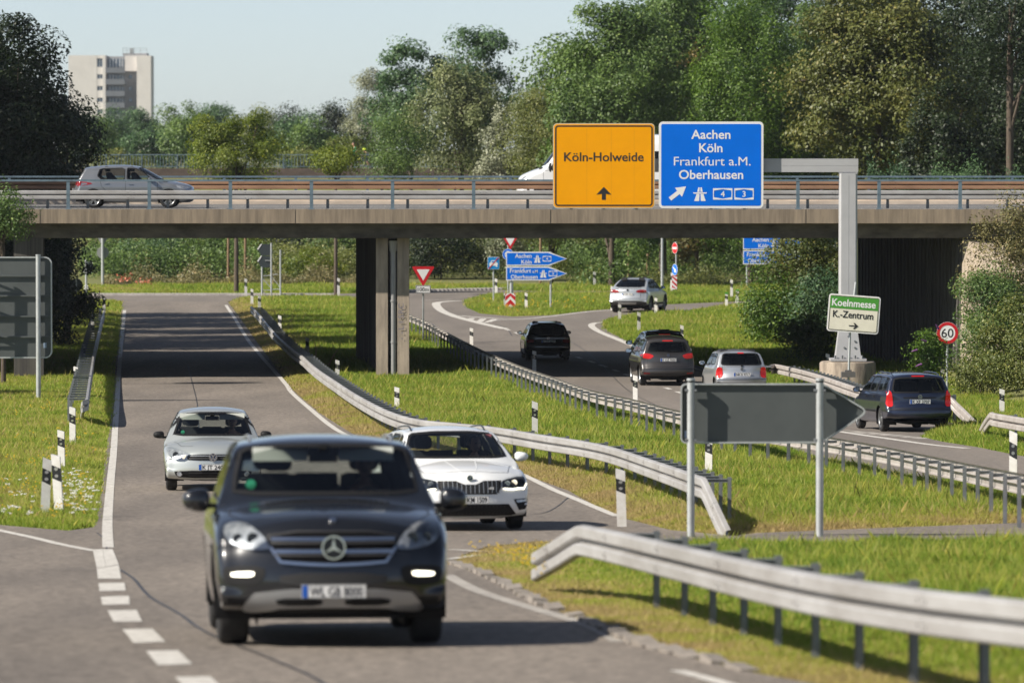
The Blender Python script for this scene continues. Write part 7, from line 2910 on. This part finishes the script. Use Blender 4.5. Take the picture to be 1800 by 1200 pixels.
hd = thing("hedge", "long low hedge of tall herbs along the far side of the bridge on the right", "hedge", (0, 219.6, ZD))
n = 20000
Pp = np.stack([RNG.uniform(13.7, 22, n), RNG.uniform(-0.5, 0.6, n), np.abs(RNG.normal(0, 0.45, n)) + 0.2], 1)
Pp[:, 2] *= 1 + 0.5 * np.sin(Pp[:, 0] * 3.1) * np.sin(Pp[:, 0] * 1.3)
obj("foliage", leaf_mesh(Pp, np.tile(np.array([0, -0.3, 0.5]), (n, 1)), 0.055, 0.4), LV["bluegreen"], hd)

# left: dark trees, shade partly in their leaf colour, partly cast by trees outside the picture
LG = "dark trees on the left"
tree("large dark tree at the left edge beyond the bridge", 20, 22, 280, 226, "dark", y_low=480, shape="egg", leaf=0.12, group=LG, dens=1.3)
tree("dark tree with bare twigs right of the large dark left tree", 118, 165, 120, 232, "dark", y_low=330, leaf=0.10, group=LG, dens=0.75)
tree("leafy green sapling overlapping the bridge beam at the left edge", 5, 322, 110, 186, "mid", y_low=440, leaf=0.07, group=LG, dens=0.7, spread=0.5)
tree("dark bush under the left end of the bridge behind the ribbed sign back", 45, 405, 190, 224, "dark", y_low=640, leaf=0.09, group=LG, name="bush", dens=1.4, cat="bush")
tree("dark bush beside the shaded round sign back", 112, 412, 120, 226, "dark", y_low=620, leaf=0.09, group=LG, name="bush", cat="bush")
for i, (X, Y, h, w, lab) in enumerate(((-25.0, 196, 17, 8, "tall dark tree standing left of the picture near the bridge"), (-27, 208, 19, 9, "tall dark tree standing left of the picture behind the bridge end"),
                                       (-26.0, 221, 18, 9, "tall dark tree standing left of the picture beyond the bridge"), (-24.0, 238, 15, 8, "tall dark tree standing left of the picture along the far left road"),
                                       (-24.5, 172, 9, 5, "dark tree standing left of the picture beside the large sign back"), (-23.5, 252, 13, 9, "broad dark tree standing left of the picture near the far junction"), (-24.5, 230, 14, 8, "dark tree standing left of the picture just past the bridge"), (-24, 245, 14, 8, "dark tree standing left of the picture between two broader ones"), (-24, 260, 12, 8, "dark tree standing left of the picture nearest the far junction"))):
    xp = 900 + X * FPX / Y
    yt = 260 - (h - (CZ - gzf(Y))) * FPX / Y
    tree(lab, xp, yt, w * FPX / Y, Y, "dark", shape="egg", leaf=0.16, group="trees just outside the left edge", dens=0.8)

# bushes seen under the bridge
UG = "bushes beyond the junction"
ub = [(205, 400, 95, 345, "mid", "dull green shrub at the far left under the bridge"), (265, 405, 110, 340, "bluegreen", "dark green shrub above the red flowers"), (340, 400, 110, 342, "mid", "green shrub behind the far left junction"),
      (410, 398, 100, 348, "bright", "light leafy shrub behind the wooden poles"), (500, 396, 110, 350, "dark", "dark shrub behind the lattice sign"), (590, 396, 90, 345, "mid", "shrub immediately left of the pier"),
      (775, 390, 130, 335, "dark", "dense dark conifer-like shrub right of the pier"), (860, 385, 110, 352, "olive", "olive shrub behind the give way triangles"), (935, 385, 110, 350, "bright", "yellow green shrub above the blue arrow signs"),
      (1010, 392, 105, 348, "olive", "olive brown shrub right of the blue arrow signs' tips"), (1085, 388, 110, 350, "olive", "olive shrub above the silver coupe"), (1160, 390, 100, 348, "mid", "green shrub behind the lamp post"),
      (1235, 388, 110, 350, "mid", "green shrub right of the no entry disc"), (1310, 388, 110, 352, "mid", "green shrub behind the hidden blue signs"), (1390, 388, 120, 340, "mid", "shrub behind the bushes left of the gantry post")]
for x, yt, w, Y, k, lab in ub:
    tree(lab, x, yt, w * 1.15, Y, k, y_low=505, shape="column", leaf=0.105, group=UG, name="bush", cat="bush", limbs=4, spread=0.7)
tree("rounded light green lilac bush left of the pier", 553, 440, 95, 326, "bright", y_low=500, leaf=0.10, group=UG, name="bush", cat="bush", limbs=4, spread=0.55)
# weeds and flowering herbs along the junction's far side
for i, (x0, x1, k, lab, col) in enumerate(((170, 450, "weed", "strip of dry brown herbs along the far left junction", None), (470, 620, "weed", "strip of dry herbs below the lilac bush", None), (1000, 1300, "olive", "strip of tall yellowish herbs along the far right verge", None))):
    n = 9000
    a, b = gp(x0, 503), gp(x1, 503)
    t = thing("undergrowth", lab, "herbs", ((a.x + b.x) / 2, 322, gzf(322)), 0)
    t["kind"] = "stuff"
    Pp = np.stack([RNG.uniform((a.x - b.x) / 2, (b.x - a.x) / 2, n), RNG.uniform(-2, 4, n), np.abs(RNG.normal(0, 0.32, n)) * (0.6 + 0.8 * RNG.uniform(0, 1, n))], 1)
    Pp[:, 2] *= 1 + 0.7 * np.sin(Pp[:, 0] * 2.1 + i)
    Pp[:, 2] = np.abs(Pp[:, 2])
    o = obj("undergrowth", leaf_mesh(Pp, np.tile(np.array([0, -0.4, 0.4]), (n, 1)), 0.085, 0.35), LV[k], t)
    o["kind"] = "stuff"
RF = M_leaf("red_flowers", (0.40, 0.09, 0.05), (0.5, 0.13, 0.07), (0.55, 0.25, 0.16), 0.2)
for x, y, w, lab in ((217, 489, 26, "left clump of orange red flowers by the far junction"), (255, 494, 24, "right clump of orange red flowers by the far junction")):
    p = gp(x, 506)
    n = 36
    t = thing("flower_clump", lab, "flowers", p)
    zc_ = at(x, y, p.y).z - p.z
    Pp = np.stack([RNG.normal(0, w * p.y / FPX / 3.2, n), RNG.normal(0, 0.3, n), zc_ + RNG.normal(0, 0.12, n)], 1)
    obj("petals", leaf_mesh(Pp, np.tile(np.array([0, -1.0, 0.4]), (n, 1)), 0.07, 0.6), RF, t)
    mb = MB()
    for k in range(6):
        mb.tube([(0.05 * k - 0.1, 0, 0), (0.15 * k - 0.35, 0, zc_)], 0.012, 5)
    mb.build("stem", BARK, t)

for i, (x0, x1, k, lab) in enumerate(((140, 470, "mid", "belt of low green scrub at the foot of the far left shrubs"), (470, 850, "olive", "belt of low olive scrub left and right of the pier"), (850, 1420, "mid", "belt of low green scrub along the foot of the far right shrubs"))):
    a, b = at(x0, 480, 338), at(x1, 480, 338)
    n = int(26 * 60 * (b.x - a.x))
    t = thing("undergrowth", lab, "scrub", ((a.x + b.x) / 2, 338, gzf(338)), 0)
    t["kind"] = "stuff"
    Pp = np.stack([RNG.uniform((a.x - b.x) / 2, (b.x - a.x) / 2, n), RNG.uniform(-3, 9, n), np.zeros(n)], 1)
    hh_ = 0.9 + 1.3 * vnoise(Pp[:, 0] + 60, Pp[:, 1] + 20, 1.3, 31 + i) + 0.6 * vnoise(Pp[:, 0] + 60, Pp[:, 1] + 20, 0.4, 41)
    Pp[:, 2] = hh_ * RNG.uniform(0, 1, n) ** 0.6 + np.clip((Pp[:, 1] - 7) / 40, 0, 1) * 5.6
    o = obj("undergrowth", leaf_mesh(Pp, np.tile(np.array([0, -0.4, 0.5]), (n, 1)), 0.085, 0.5), LV[k], t)
    o["kind"] = "stuff"

# bushes by the gantry and on the right
RG = "bushes on the right embankment"
tree("big leafy bush under the bridge left of the gantry post", 1428, 385, 172, 236, "maple", y_low=560, leaf=0.095, group=RG, name="bush", cat="bush", spread=0.7)
tree("feathery green bush hanging over the grass left of the gantry post", 1365, 470, 125, 226, "acacia", y_low=600, leaf=0.085, group=RG, name="bush", cat="bush", droop=0.6, spread=0.6)
tree("grey green bush directly behind the gantry post's lower half", 1450, 470, 120, 224, "bluegreen", y_low=625, leaf=0.085, group=RG, name="bush", cat="bush", spread=0.6)
tree("dark bush at the foot of the gantry behind the tilted sign", 1425, 545, 110, 208, "mid", y_low=640, leaf=0.08, group=RG, name="bush", cat="bush", spread=0.5)
tree("tall thin-leaved olive shrub in front of the right bridge end", 1778, 335, 150, 181, "weed", y_low=600, leaf=0.06, group=RG, name="bush", cat="bush", dens=0.7, spread=0.55)
tree("dense green shrub behind the speed sign at the right", 1745, 470, 165, 178, "mid", y_low=700, leaf=0.062, group=RG, name="bush", cat="bush", spread=0.55, dens=1.2)
tree("dense olive green shrub at the right edge behind the kinked barrier", 1812, 520, 175, 166, "olive", y_low=735, leaf=0.06, group=RG, name="bush", cat="bush", spread=0.55, dens=1.2)
tree("leafy shrub low at the right behind the dark blue estate", 1725, 610, 95, 170, "olive", y_low=720, leaf=0.058, group=RG, name="bush", cat="bush", spread=0.4)
tree("butterfly bush with purple spikes left of the speed sign", 1632, 575, 62, 172, "acacia", y_low=672, leaf=0.058, group=RG, name="bush", cat="bush", spread=0.35, dens=0.9)
mb = MB()
VIO = M("purple_spike", (0.20, 0.07, 0.22), 0.8, var=0.3, scale=30)
bb = [o for o in bpy.data.objects if o.get("label", "").startswith("butterfly bush")][0]
for x, y, dx, dy in ((1612, 615, -10, 3), (1620, 640, -11, 4), (1628, 600, -8, -3), (1650, 578, -5, -8)):
    a = at(x, y, 168.9) - bb.location
    b = at(x + dx, y + dy, 168.8) - bb.location
    mb.tube([a, (a + b) / 2, b], [0.035, 0.03, 0.01], 7)
mb.build("flower_spike", VIO, bb)

# ------------------------------------------------------------------ grass
def M_grass():
    m = bpy.data.materials.new("grass_blades")
    t, n, l = nt(m)
    out = n.new("ShaderNodeOutputMaterial")
    a = n.new("ShaderNodeAttribute")
    a.attribute_name = "dry"
    r = n.new("ShaderNodeValToRGB")
    r.color_ramp.elements[0].position = 0.0
    r.color_ramp.elements[0].color = (0.175, 0.275, 0.030, 1)
    e = r.color_ramp.elements.new(0.30)
    e.color = (0.29, 0.375, 0.045, 1)
    e = r.color_ramp.elements.new(0.62)
    e.color = (0.44, 0.42, 0.09, 1)
    r.color_ramp.elements[-1].position = 1.0
    r.color_ramp.elements[-1].color = (0.46, 0.35, 0.16, 1)
    l.new(a.outputs["Fac"], r.inputs[0])
    p = n.new("ShaderNodeBsdfPrincipled")
    p.inputs["Roughness"].default_value = 0.55
    p.inputs["Specular IOR Level"].default_value = 0.3
    l.new(r.outputs[0], p.inputs["Base Color"])
    tr = n.new("ShaderNodeBsdfTranslucent")
    l.new(r.outputs[0], tr.inputs[0])
    ms = n.new("ShaderNodeMixShader")
    ms.inputs[0].default_value = 0.48
    l.new(p.outputs[0], ms.inputs[1])
    l.new(tr.outputs[0], ms.inputs[2])
    l.new(ms.outputs[0], out.inputs[0])
    return m


GRASS = M_grass()
PA, PB = np.array(WA), np.array(WB)


TALL, DRYP = 1.0, 0.0
cells = []
for y0, y1, dens in ((38, 44, 800), (44, 60, 1100), (60, 76, 950), (76, 95, 700), (95, 115, 500), (115, 140, 340), (140, 170, 230), (170, 205, 150), (205, 250, 90), (250, 318, 50)):
    xa, xb = -0.115 * y1, 0.125 * y1
    n = int((y1 - y0) * (xb - xa) * dens)
    X, Y = RNG.uniform(xa, xb, n), RNG.uniform(y0, y1, n)
    k = (X / Y > -0.108) & (X / Y < 0.12)
    X, Y = X[k], Y[k]
    # clumping
    k = RNG.uniform(0, 1, len(X)) < 0.35 + 0.9 * vnoise(X, Y, 0.45, 3)
    X, Y = X[k], Y[k]
    G = np.stack([X, Y], 1)
    k = ~(inside(PA, G) | inside(PB, G))
    G = G[k]
    dA, dB = edge_dist(PA, G), edge_dist(PB, G)
    cells.append((G, dA, dB))
G = np.concatenate([c_[0] for c_ in cells])
dA = np.concatenate([c_[1] for c_ in cells])
dB = np.concatenate([c_[2] for c_ in cells])
X, Y = G[:, 0], G[:, 1]
u = np.minimum(dA, dB)
k = u > 0.02 + 0.10 * vnoise(X, Y, 0.35, 9)
k &= ~((Y > 194.5) & (Y < 216) & (RNG.uniform(0, 1, len(X)) < 0.75))
k &= ~((X > 15.0) & (Y > 190))
G, dA, dB, u = G[k], dA[k], dB[k], u[k]
X, Y = G[:, 0], G[:, 1]
pxx = 900 + X / Y * FPX
nz = vnoise(X, Y, 3.0, 1) * 0.55 + vnoise(X, Y, 0.8, 2) * 0.45
dry = 0.16 + 0.50 * (nz - 0.5)
near_isl = (Y < 79.3) & (pxx > 760)
left = pxx < 240
mid_strip = (dA < 2.3) & (pxx > 380) & (Y > 76)
dry += 0.78 * np.clip(1.1 - dA / 2.1, 0, 1) * mid_strip * (0.55 + 0.9 * vnoise(X, Y, 0.9, 5))
dry += 0.20 * left * (0.3 + vnoise(X, Y, 1.7, 6))
dry += near_isl * np.clip(0.85 - 0.45 * dA, -0.05, 0.75) * (0.4 + 1.1 * vnoise(X, Y, 0.7, 7))
dry += 0.25 * (Y > 225)*(vnoise(X, Y, 2.2, 15)-0.2)
h = 0.21 + 0.16 * (vnoise(X, Y, 1.4, 8) - 0.4)
h = np.where(mid_strip, 0.10 + 0.16 * np.clip(dA / 2.2, 0, 1), h)
h = np.where(near_isl, 0.06 + 0.12 * np.clip((dA - 1.2) / 2.0, 0, 1) * (0.5 + vnoise(X, Y, 0.6, 4)), h)
h = np.where(left, 0.15 + 0.10 * (vnoise(X, Y, 1.1, 12) - 0.3), h)
h = np.where((Y > 200), np.minimum(h, 0.30), h)
h *= np.clip(0.45 + u / 0.9, 0.45, 1.0)
h = np.maximum(h, 0.06)
tuft = 6
nT = len(X)
Xb = np.repeat(X, tuft) + RNG.normal(0, 0.035, nT * tuft) * np.repeat(np.clip(Y / 70, 1, 3), tuft)
Yb_ = np.repeat(Y, tuft) + RNG.normal(0, 0.05, nT * tuft)
Hb = np.repeat(h, tuft) * RNG.uniform(0.45, 1.25, nT * tuft)
Db = np.clip(np.repeat(dry, tuft) + RNG.normal(0, 0.13, nT * tuft), 0, 1)
stalk = RNG.uniform(0, 1, nT * tuft) < 0.03
Hb = np.where(stalk, Hb * 1.5, Hb)
Db = np.where(stalk, np.clip(Db + 0.4, 0, 1), Db)
wb = 0.0030 + 0.000045 * Yb_
az = RNG.uniform(0, 2 * math.pi, nT * tuft)
ln = RNG.uniform(0.1, 0.75, nT * tuft) * Hb
lz = RNG.uniform(0, 2 * math.pi, nT * tuft)
zb_ = gz(Yb_) - 0.05
dxa, dya = np.cos(az) * wb, np.sin(az) * wb
mx, my = np.cos(lz) * ln * 0.35, np.sin(lz) * ln * 0.35
V = np.stack([np.stack([Xb - dxa, Yb_ - dya, zb_], 1), np.stack([Xb + dxa, Yb_ + dya, zb_], 1),
              np.stack([Xb + mx + dxa * 0.8, Yb_ + my + dya * 0.8, zb_ + Hb * 0.6], 1), np.stack([Xb + mx * 2.6, Yb_ + my * 2.6, zb_ + Hb], 1),
              np.stack([Xb + mx - dxa * 0.8, Yb_ + my - dya * 0.8, zb_ + Hb * 0.6], 1)], 1).reshape(-1, 3)
regions = (("grass", "meadow grass on the kerbed tip and along the near barrier", np.repeat(near_isl, tuft)),
           ("grass", "sparse grass with wild flowers on the left verge", np.repeat(left, tuft)),
           ("grass", "tall meadow grass between the roads and beyond the junction", np.repeat(~near_isl & ~left, tuft)))
B5 = V.reshape(-1, 5, 3)
for nm, lab, msk in regions:
    Q = B5[msk]
    k = len(Q)
    me = np_mesh(nm, Q.reshape(-1, 3), np.arange(5 * k).reshape(k, 5))
    a = me.attributes.new("dry", 'FLOAT', 'FACE')
    a.data.foreach_set("value", Db[msk].astype(np.float32))
    tag(obj(nm, me, GRASS), lab, "grass", kind="stuff")

# white umbels and small yellow flowers
fw = MB()
fy = MB()
FW = []
for _ in range(105):
    x, y = random.gauss(132, 26), random.gauss(858, 24)
    if x > 176 or y < 812 or y > 905 or (60 < x < 100):
        continue
    FW.append((x, y, random.uniform(0.02, 0.05)))
for _ in range(24):
    FW.append((random.uniform(0, 60), random.uniform(840, 905), random.uniform(0.02, 0.045)))
for x, y, r in FW:
    p = gp(x, y, 0.33)
    for k in range(8):
        a, q = random.uniform(0, 6.28), r * math.sqrt(random.random())
        fw.box((p.x + q * math.cos(a), p.y + q * math.sin(a), p.z + random.uniform(-0.008, 0.012)), (0.012, 0.012, 0.008), a)
fl = fw.build("wild_flowers", M("umbel_white", (0.72, 0.72, 0.66), 0.8), fix=False)
tag(fl, "white umbel flowers in the grass around the leaning delineators", "wild flowers", kind="stuff")
for _ in range(150):
    if random.random() < 0.5:
        x, y, h_ = random.uniform(5, 175), random.uniform(700, 915), 0.25
    elif random.random() < 0.6:
        x, y, h_ = random.uniform(850, 1060), random.uniform(522, 548), 0.3
    else:
        x, y, h_ = random.uniform(820, 960), random.uniform(955, 1000), 0.3
    p = gp(x, y, h_)
    if inside(PA, np.array([[p.x, p.y]]))[0] or inside(PB, np.array([[p.x, p.y]]))[0]:
        continue
    s_ = 0.012 * (1 + p.y / 90)
    for k in range(3):
        fy.box((p.x + random.gauss(0, 0.05), p.y + random.gauss(0, 0.05), p.z + random.gauss(0, 0.03)), (s_, s_, s_ * 0.7))
fl = fy.build("wild_flowers", M("yellow_petals", (0.62, 0.42, 0.02), 0.7), fix=False)
tag(fl, "scattered small yellow flowers in the verges", "wild flowers", kind="stuff")
# two dry reed stalks beside the pier
for x0, y0, x1, y1, lab in ((557, 640, 552, 596, "upright dry stalk by the barrier under the bridge"), (572, 648, 594, 614, "leaning dry stalk by the barrier under the bridge")):
    a = gp(x0, y0)
    b = at(x1, y1, a.y)
    mb = MB()
    mb.tube([(0, 0, -0.1), tuple((b - a) * 0.6 + Vector((0.02, 0, 0.05))), tuple(b - a)], [0.012, 0.02, 0.012], 6)
    o = mb.build("dry_stalk", M("dry_straw", (0.42, 0.27, 0.12), 0.8), None, a)
    tag(o, lab, "plant")

# ------------------------------------------------------------------ far path, its wall and railing, people
YW = 400.0
zp = at(0, 296, YW).z
wl = thing("retaining_wall", "low brown retaining wall below the path railing behind the bridge", "wall", (0, YW, 0))
mb = MB()
x0, x1 = at(95, 0, YW).x - 12, at(930, 0, YW).x
mb.box(((x0 + x1) / 2, 0.25, (gzf(YW) + zp) / 2), (x1 - x0, 0.5, zp - gzf(YW)))
mb.build("wall_face", M("brown_wall", (0.085, 0.062, 0.052), 0.9, var=0.3, scale=0.8, stretch=(1, 1, 2)), wl)
mb = MB()
mb.box(((x0 + x1) / 2, 2.7, zp - 0.12), (x1 - x0, 4.4, 0.2))
tag(mb.build("path", ASPH2, None, (0, YW, 0)), kind="structure")
hand_rail("path_railing", "grey railing with upright bars along the path behind the bridge", YW + 0.3, x0 + 0.2, x1 - 0.2, 2.5, 0.98, RAIL_B, zp, phase=0.4, bars=0.21, post_w=0.07)


def walker(label, x, ytop, Y, zf, pose, shirt, trousers, face, hair=None):
    t = thing("person", label, "person", (at(x, 300, Y).x, Y, zf))
    L_ = pose
    hip = L_["hip"]
    ch = [[(hip, 0.13), (L_["waist"], 0.12), (L_["chest"], 0.14), (L_["neck"], 0.055), (L_["head"], 0.06)]]
    for a in L_["arms"]:
        ch.append([(L_["chest"], 0.14)] + list(zip(a, (0.065, 0.042, 0.03))))
    for g in L_["legs"]:
        ch.append([(hip, 0.13)] + list(zip(g, (0.085, 0.055, 0.04, 0.035))))
    b = skin_mesh("body", ch, SKIN, t)
    sh = [[(hip, 0.14), (L_["waist"], 0.135), (L_["chest"], 0.155), (L_["neck"], 0.065)]]
    for a in L_["arms"]:
        m = Vector(a[0]).lerp(Vector(a[1]), 0.85)
        sh.append([(L_["chest"], 0.155), (a[0], 0.085), (tuple(m), 0.065)])
    skin_mesh("shirt", sh, shirt, b)
    tr = []
    for g in L_["legs"]:
        m = Vector(g[1]).lerp(Vector(g[2]), 0.25)
        tr.append([(hip, 0.145), (g[0], 0.10), (g[1], 0.07), (tuple(m), 0.065)])
    skin_mesh("shorts", tr, trousers, b)
    hc = Vector(L_["head"]) + Vector((face * 0.02, 0, 0.06))
    head_parts(b, hc, (face, -0.15, -0.05), 0.105, hair, hair is not None)
    for a in L_["arms"]:
        d = Vector(a[2]) - Vector(a[1])
        hand(b, a[2], d, Vector((0.2, -1, 0.3)), 1)
    mb = MB()
    for g in L_["legs"]:
        f = Vector(g[-1])
        mb.box(f + Vector((face * 0.02, 0, -0.03)), (0.27, 0.10, 0.09))
    mb.build("shoe", CL("shoe_grey", (0.2, 0.2, 0.22)), b)
    return t


run = dict(hip=(0, 0, 0.92), waist=(-0.02, 0, 1.10), chest=(-0.06, 0, 1.36), neck=(-0.09, 0, 1.52), head=(-0.13, 0, 1.64),
           arms=[((-0.06, -0.19, 1.42), (0.14, -0.27, 1.20), (-0.12, -0.24, 1.10)), ((-0.06, 0.19, 1.42), (-0.20, 0.26, 1.18), (-0.42, 0.20, 1.26))],
           legs=[((-0.05, -0.10, 0.88), (-0.34, -0.10, 0.58), (-0.26, -0.10, 0.20), (-0.34, -0.10, 0.12)), ((0.03, 0.10, 0.88), (0.12, 0.10, 0.48), (0.46, 0.10, 0.34), (0.50, 0.10, 0.26))])
PT = zp - 0.02
walker("runner in a bright green shirt on the path behind the railing", 625, 254, YW + 2.2, PT, run, CL("green_shirt", (0.0, 0.30, 0.17)), CL("grey_shorts", (0.13, 0.135, 0.15)), -1, M("grey_brown_hair", (0.12, 0.07, 0.05), 0.7))
walk = dict(hip=(0, 0, 0.92), waist=(0, 0, 1.10), chest=(0.02, 0, 1.36), neck=(0.01, 0, 1.52), head=(-0.01, 0, 1.64),
            arms=[((0.02, -0.19, 1.42), (0.16, -0.25, 1.16), (0.02, -0.26, 0.98)), ((0.02, 0.19, 1.42), (-0.08, 0.25, 1.15), (-0.24, 0.22, 1.0))],
            legs=[((-0.02, -0.10, 0.88), (-0.12, -0.10, 0.48), (-0.06, -0.10, 0.10), (-0.10, -0.10, 0.05)), ((0.02, 0.10, 0.88), (0.06, 0.10, 0.48), (0.24, 0.10, 0.16), (0.24, 0.10, 0.10))])
walker("bare-headed walker in a dark top on the path left of the orange sign", 857, 257, YW + 2.0, PT, walk, CL("dark_green_top", (0.035, 0.05, 0.045)), CL("dark_shorts", (0.03, 0.03, 0.035)), -1, None)
# cyclist low on a bicycle with a yellow helmet
ride = dict(hip=(0.22, 0, 0.82), waist=(0.12, 0, 0.95), chest=(-0.06, 0, 1.08), neck=(-0.16, 0, 1.16), head=(-0.22, 0, 1.22),
            arms=[((-0.08, -0.17, 1.06), (-0.22, -0.2, 0.88), (-0.38, -0.2, 0.90)), ((-0.08, 0.17, 1.06), (-0.22, 0.2, 0.88), (-0.38, 0.2, 0.90))],
            legs=[((0.18, -0.1, 0.80), (-0.12, -0.1, 0.62), (0.02, -0.1, 0.25), (-0.05, -0.1, 0.20)), ((0.20, 0.1, 0.80), (0.0, 0.1, 0.50), (0.16, 0.1, 0.14), (0.08, 0.1, 0.10))])
cy = walker("cyclist with a bright yellow helmet bent low behind the runner", 647, 268, YW + 2.9, PT, ride, CL("grey_jersey", (0.10, 0.10, 0.11)), CL("dark_shorts", (0.03, 0.03, 0.035)), -1, None)
bm = bmesh.new()
bmesh.ops.create_uvsphere(bm, u_segments=16, v_segments=10, radius=0.15)
bmesh.ops.delete(bm, geom=[v for v in bm.verts if v.co.z < -0.04], context='VERTS')
for v in bm.verts:
    v.co.x *= 1.1
    v.co += Vector((-0.24, 0, 1.31))
me = bpy.data.meshes.new("helmet")
bm.to_mesh(me)
bm.free()
obj("helmet", me, M("helmet_yellow", (0.50, 0.62, 0.01), 0.4), [c_ for c_ in cy.children][0])
bk = thing("bicycle", "bicycle under the yellow helmeted cyclist on the far path", "bicycle", (cy.location.x, cy.location.y, PT))
for xx in (-0.52, 0.50):
    mb = MB()
    mb.tube([(xx + 0.33 * math.cos(a), 0, 0.34 + 0.33 * math.sin(a)) for a in np.linspace(0, 2 * math.pi, 29)], 0.016, 6)
    for a in np.linspace(0, math.pi, 7)[:-1]:
        mb.cyl((xx - 0.32 * math.cos(a), 0, 0.34 - 0.32 * math.sin(a)), (xx + 0.32 * math.cos(a), 0, 0.34 + 0.32 * math.sin(a)), 0.003, seg=4)
    mb.build("wheel", TYRE, bk)
mb = MB()
for a, b in (((-0.40, 0.80), (0.0, 0.30)), ((0.0, 0.30), (0.16, 0.78)), ((0.16, 0.74), (-0.40, 0.76)), ((0.0, 0.30), (0.50, 0.34)), ((0.16, 0.70), (0.50, 0.34)), ((-0.40, 0.84), (-0.52, 0.34))):
    mb.cyl((a[0], 0, a[1]), (b[0], 0, b[1]), 0.018, seg=8)
mb.cyl((-0.40, -0.24, 0.90), (-0.40, 0.24, 0.90), 0.014, seg=6)
mb.cyl((-0.40, 0, 0.80), (-0.40, 0, 0.90), 0.014, seg=6)
mb.build("frame", M("bike_frame", (0.25, 0.26, 0.28), 0.4, 0.5), bk)
mb = MB()
mb.box((0.2, 0, 0.80), (0.26, 0.12, 0.05))
mb.build("saddle", BLACK, bk)

# ------------------------------------------------------------------ tower block far behind
YT = 1700.0
bx = lambda x: at(x, 0, YT).x
bz = lambda y: at(0, y, YT).z
tw = thing("tower_block", "pale concrete tower block with stacked balconies rising over the far trees", "building", (bx(192), YT, gzf(YT)))
ox, oz = bx(192), gzf(YT)
FAC = M("tower_concrete", (0.62, 0.59, 0.56), 0.9, var=0.07, scale=0.25)
FACS = M("tower_grey_panel", (0.30, 0.30, 0.31), 0.8, var=0.06, scale=0.2)
GLS = M("tower_glass", (0.10, 0.14, 0.19), 0.1, 0.3)


def tbox(mb, xa, xb, ya, yb, d0, d1):
    za, zb = bz(yb) - oz, bz(ya) - oz
    mb.box(((bx(xa) + bx(xb)) / 2 - ox, (d0 + d1) / 2, (za + zb) / 2), (bx(xb) - bx(xa), d1 - d0, zb - za))


ybase = 260 + (CZ - gzf(YT)) * FPX / YT
mb = MB()
tbox(mb, 120, 170, 97.5, ybase, 0, 14)
tbox(mb, 180, 185.5, 97.5, ybase, -0.5, 14)
tbox(mb, 240, 265, 98, ybase, 0, 14)
tbox(mb, 218, 241, 98, 125, 3.4, 14)
for k in range(8):
    tbox(mb, 170, 180, 97.5 if k == 0 else 118 + (k - 1) * 20.5, 103 if k == 0 else 131 + (k - 1) * 20.5, 0.05, 14)
mb.build("wall", FAC, tw)
mb = MB()
tbox(mb, 185.5, 240, 99, ybase, 5.6, 13.9)
mb.build("recessed_wall", FACS, tw)
mb = MB()
for k in range(8):
    y = 118 + k * 20.5
    tbox(mb, 185.6, 219, y + 1, y + 9, -1.2, -0.9)
    tbox(mb, 185.6, 219, y + 9, y + 10.5, -1.2, 5.6)
mb.build("balcony", M("balcony_grey", (0.13, 0.14, 0.16), 0.7), tw)
for k in range(7):
    mb = MB()
    y = 103 + 20.5 * k if k else 103
    tbox(mb, 186, 216, y + (0 if k == 0 else 8), y + 15, 5.3, 5.5)
    tbox(mb, 170.3, 179.7, y + (1 if k == 0 else 8), y + 15, 0.6, 0.8)
    w_ = mb.build("window", GLS, tw)
    mb = MB()
    for xx in (191, 196.5, 202, 208.5, 213):
        tbox(mb, xx - 0.5, xx + 0.5, y + (0 if k == 0 else 8), y + 15, 5.05, 5.25)
    tbox(mb, 174.5, 175.3, y + (1 if k == 0 else 8), y + 15, 0.4, 0.58)
    mb.build("frame", SIGN_W, w_)
for k in range(3):
    mb = MB()
    tbox(mb, 224, 230, 132 + 20.5 * k, 138 + 20.5 * k, 5.3, 5.5)
    mb.build("window", GLS, tw)
mb = MB()
tbox(mb, 214, 257, 93.5, 98, 4, 12)
mb.build("roof_plant", FACS, tw)
mb = MB()
for xx in (214.5, 221, 229, 234, 245, 256.5):
    tbox(mb, xx - 0.3, xx + 0.3, 84, 98, 4, 4.4)
tbox(mb, 214, 257, 84, 84.6, 4, 4.3)
tbox(mb, 214, 257, 88.5, 89.1, 4, 4.3)
tbox(mb, 226, 232, 85, 97, 5, 7)
mb.build("roof_railing", STEELP, tw)

# ------------------------------------------------------------------ air
if HAZE:
    hm = bpy.data.materials.new("haze")
    t_, n_, l_ = nt(hm)
    o_ = n_.new("ShaderNodeOutputMaterial")
    v_ = n_.new("ShaderNodeVolumePrincipled")
    v_.inputs["Color"].default_value = (0.86, 0.91, 1.0, 1)
    v_.inputs["Density"].default_value = HAZE
    v_.inputs["Anisotropy"].default_value = 0.3
    l_.new(v_.outputs[0], o_.inputs["Volume"])
    mb = MB()
    mb.box((0, 2200, 22), (5600, 5200, 49))
    tag(mb.build("haze", hm), "thin bluish summer haze over the whole place", "haze", kind="stuff")
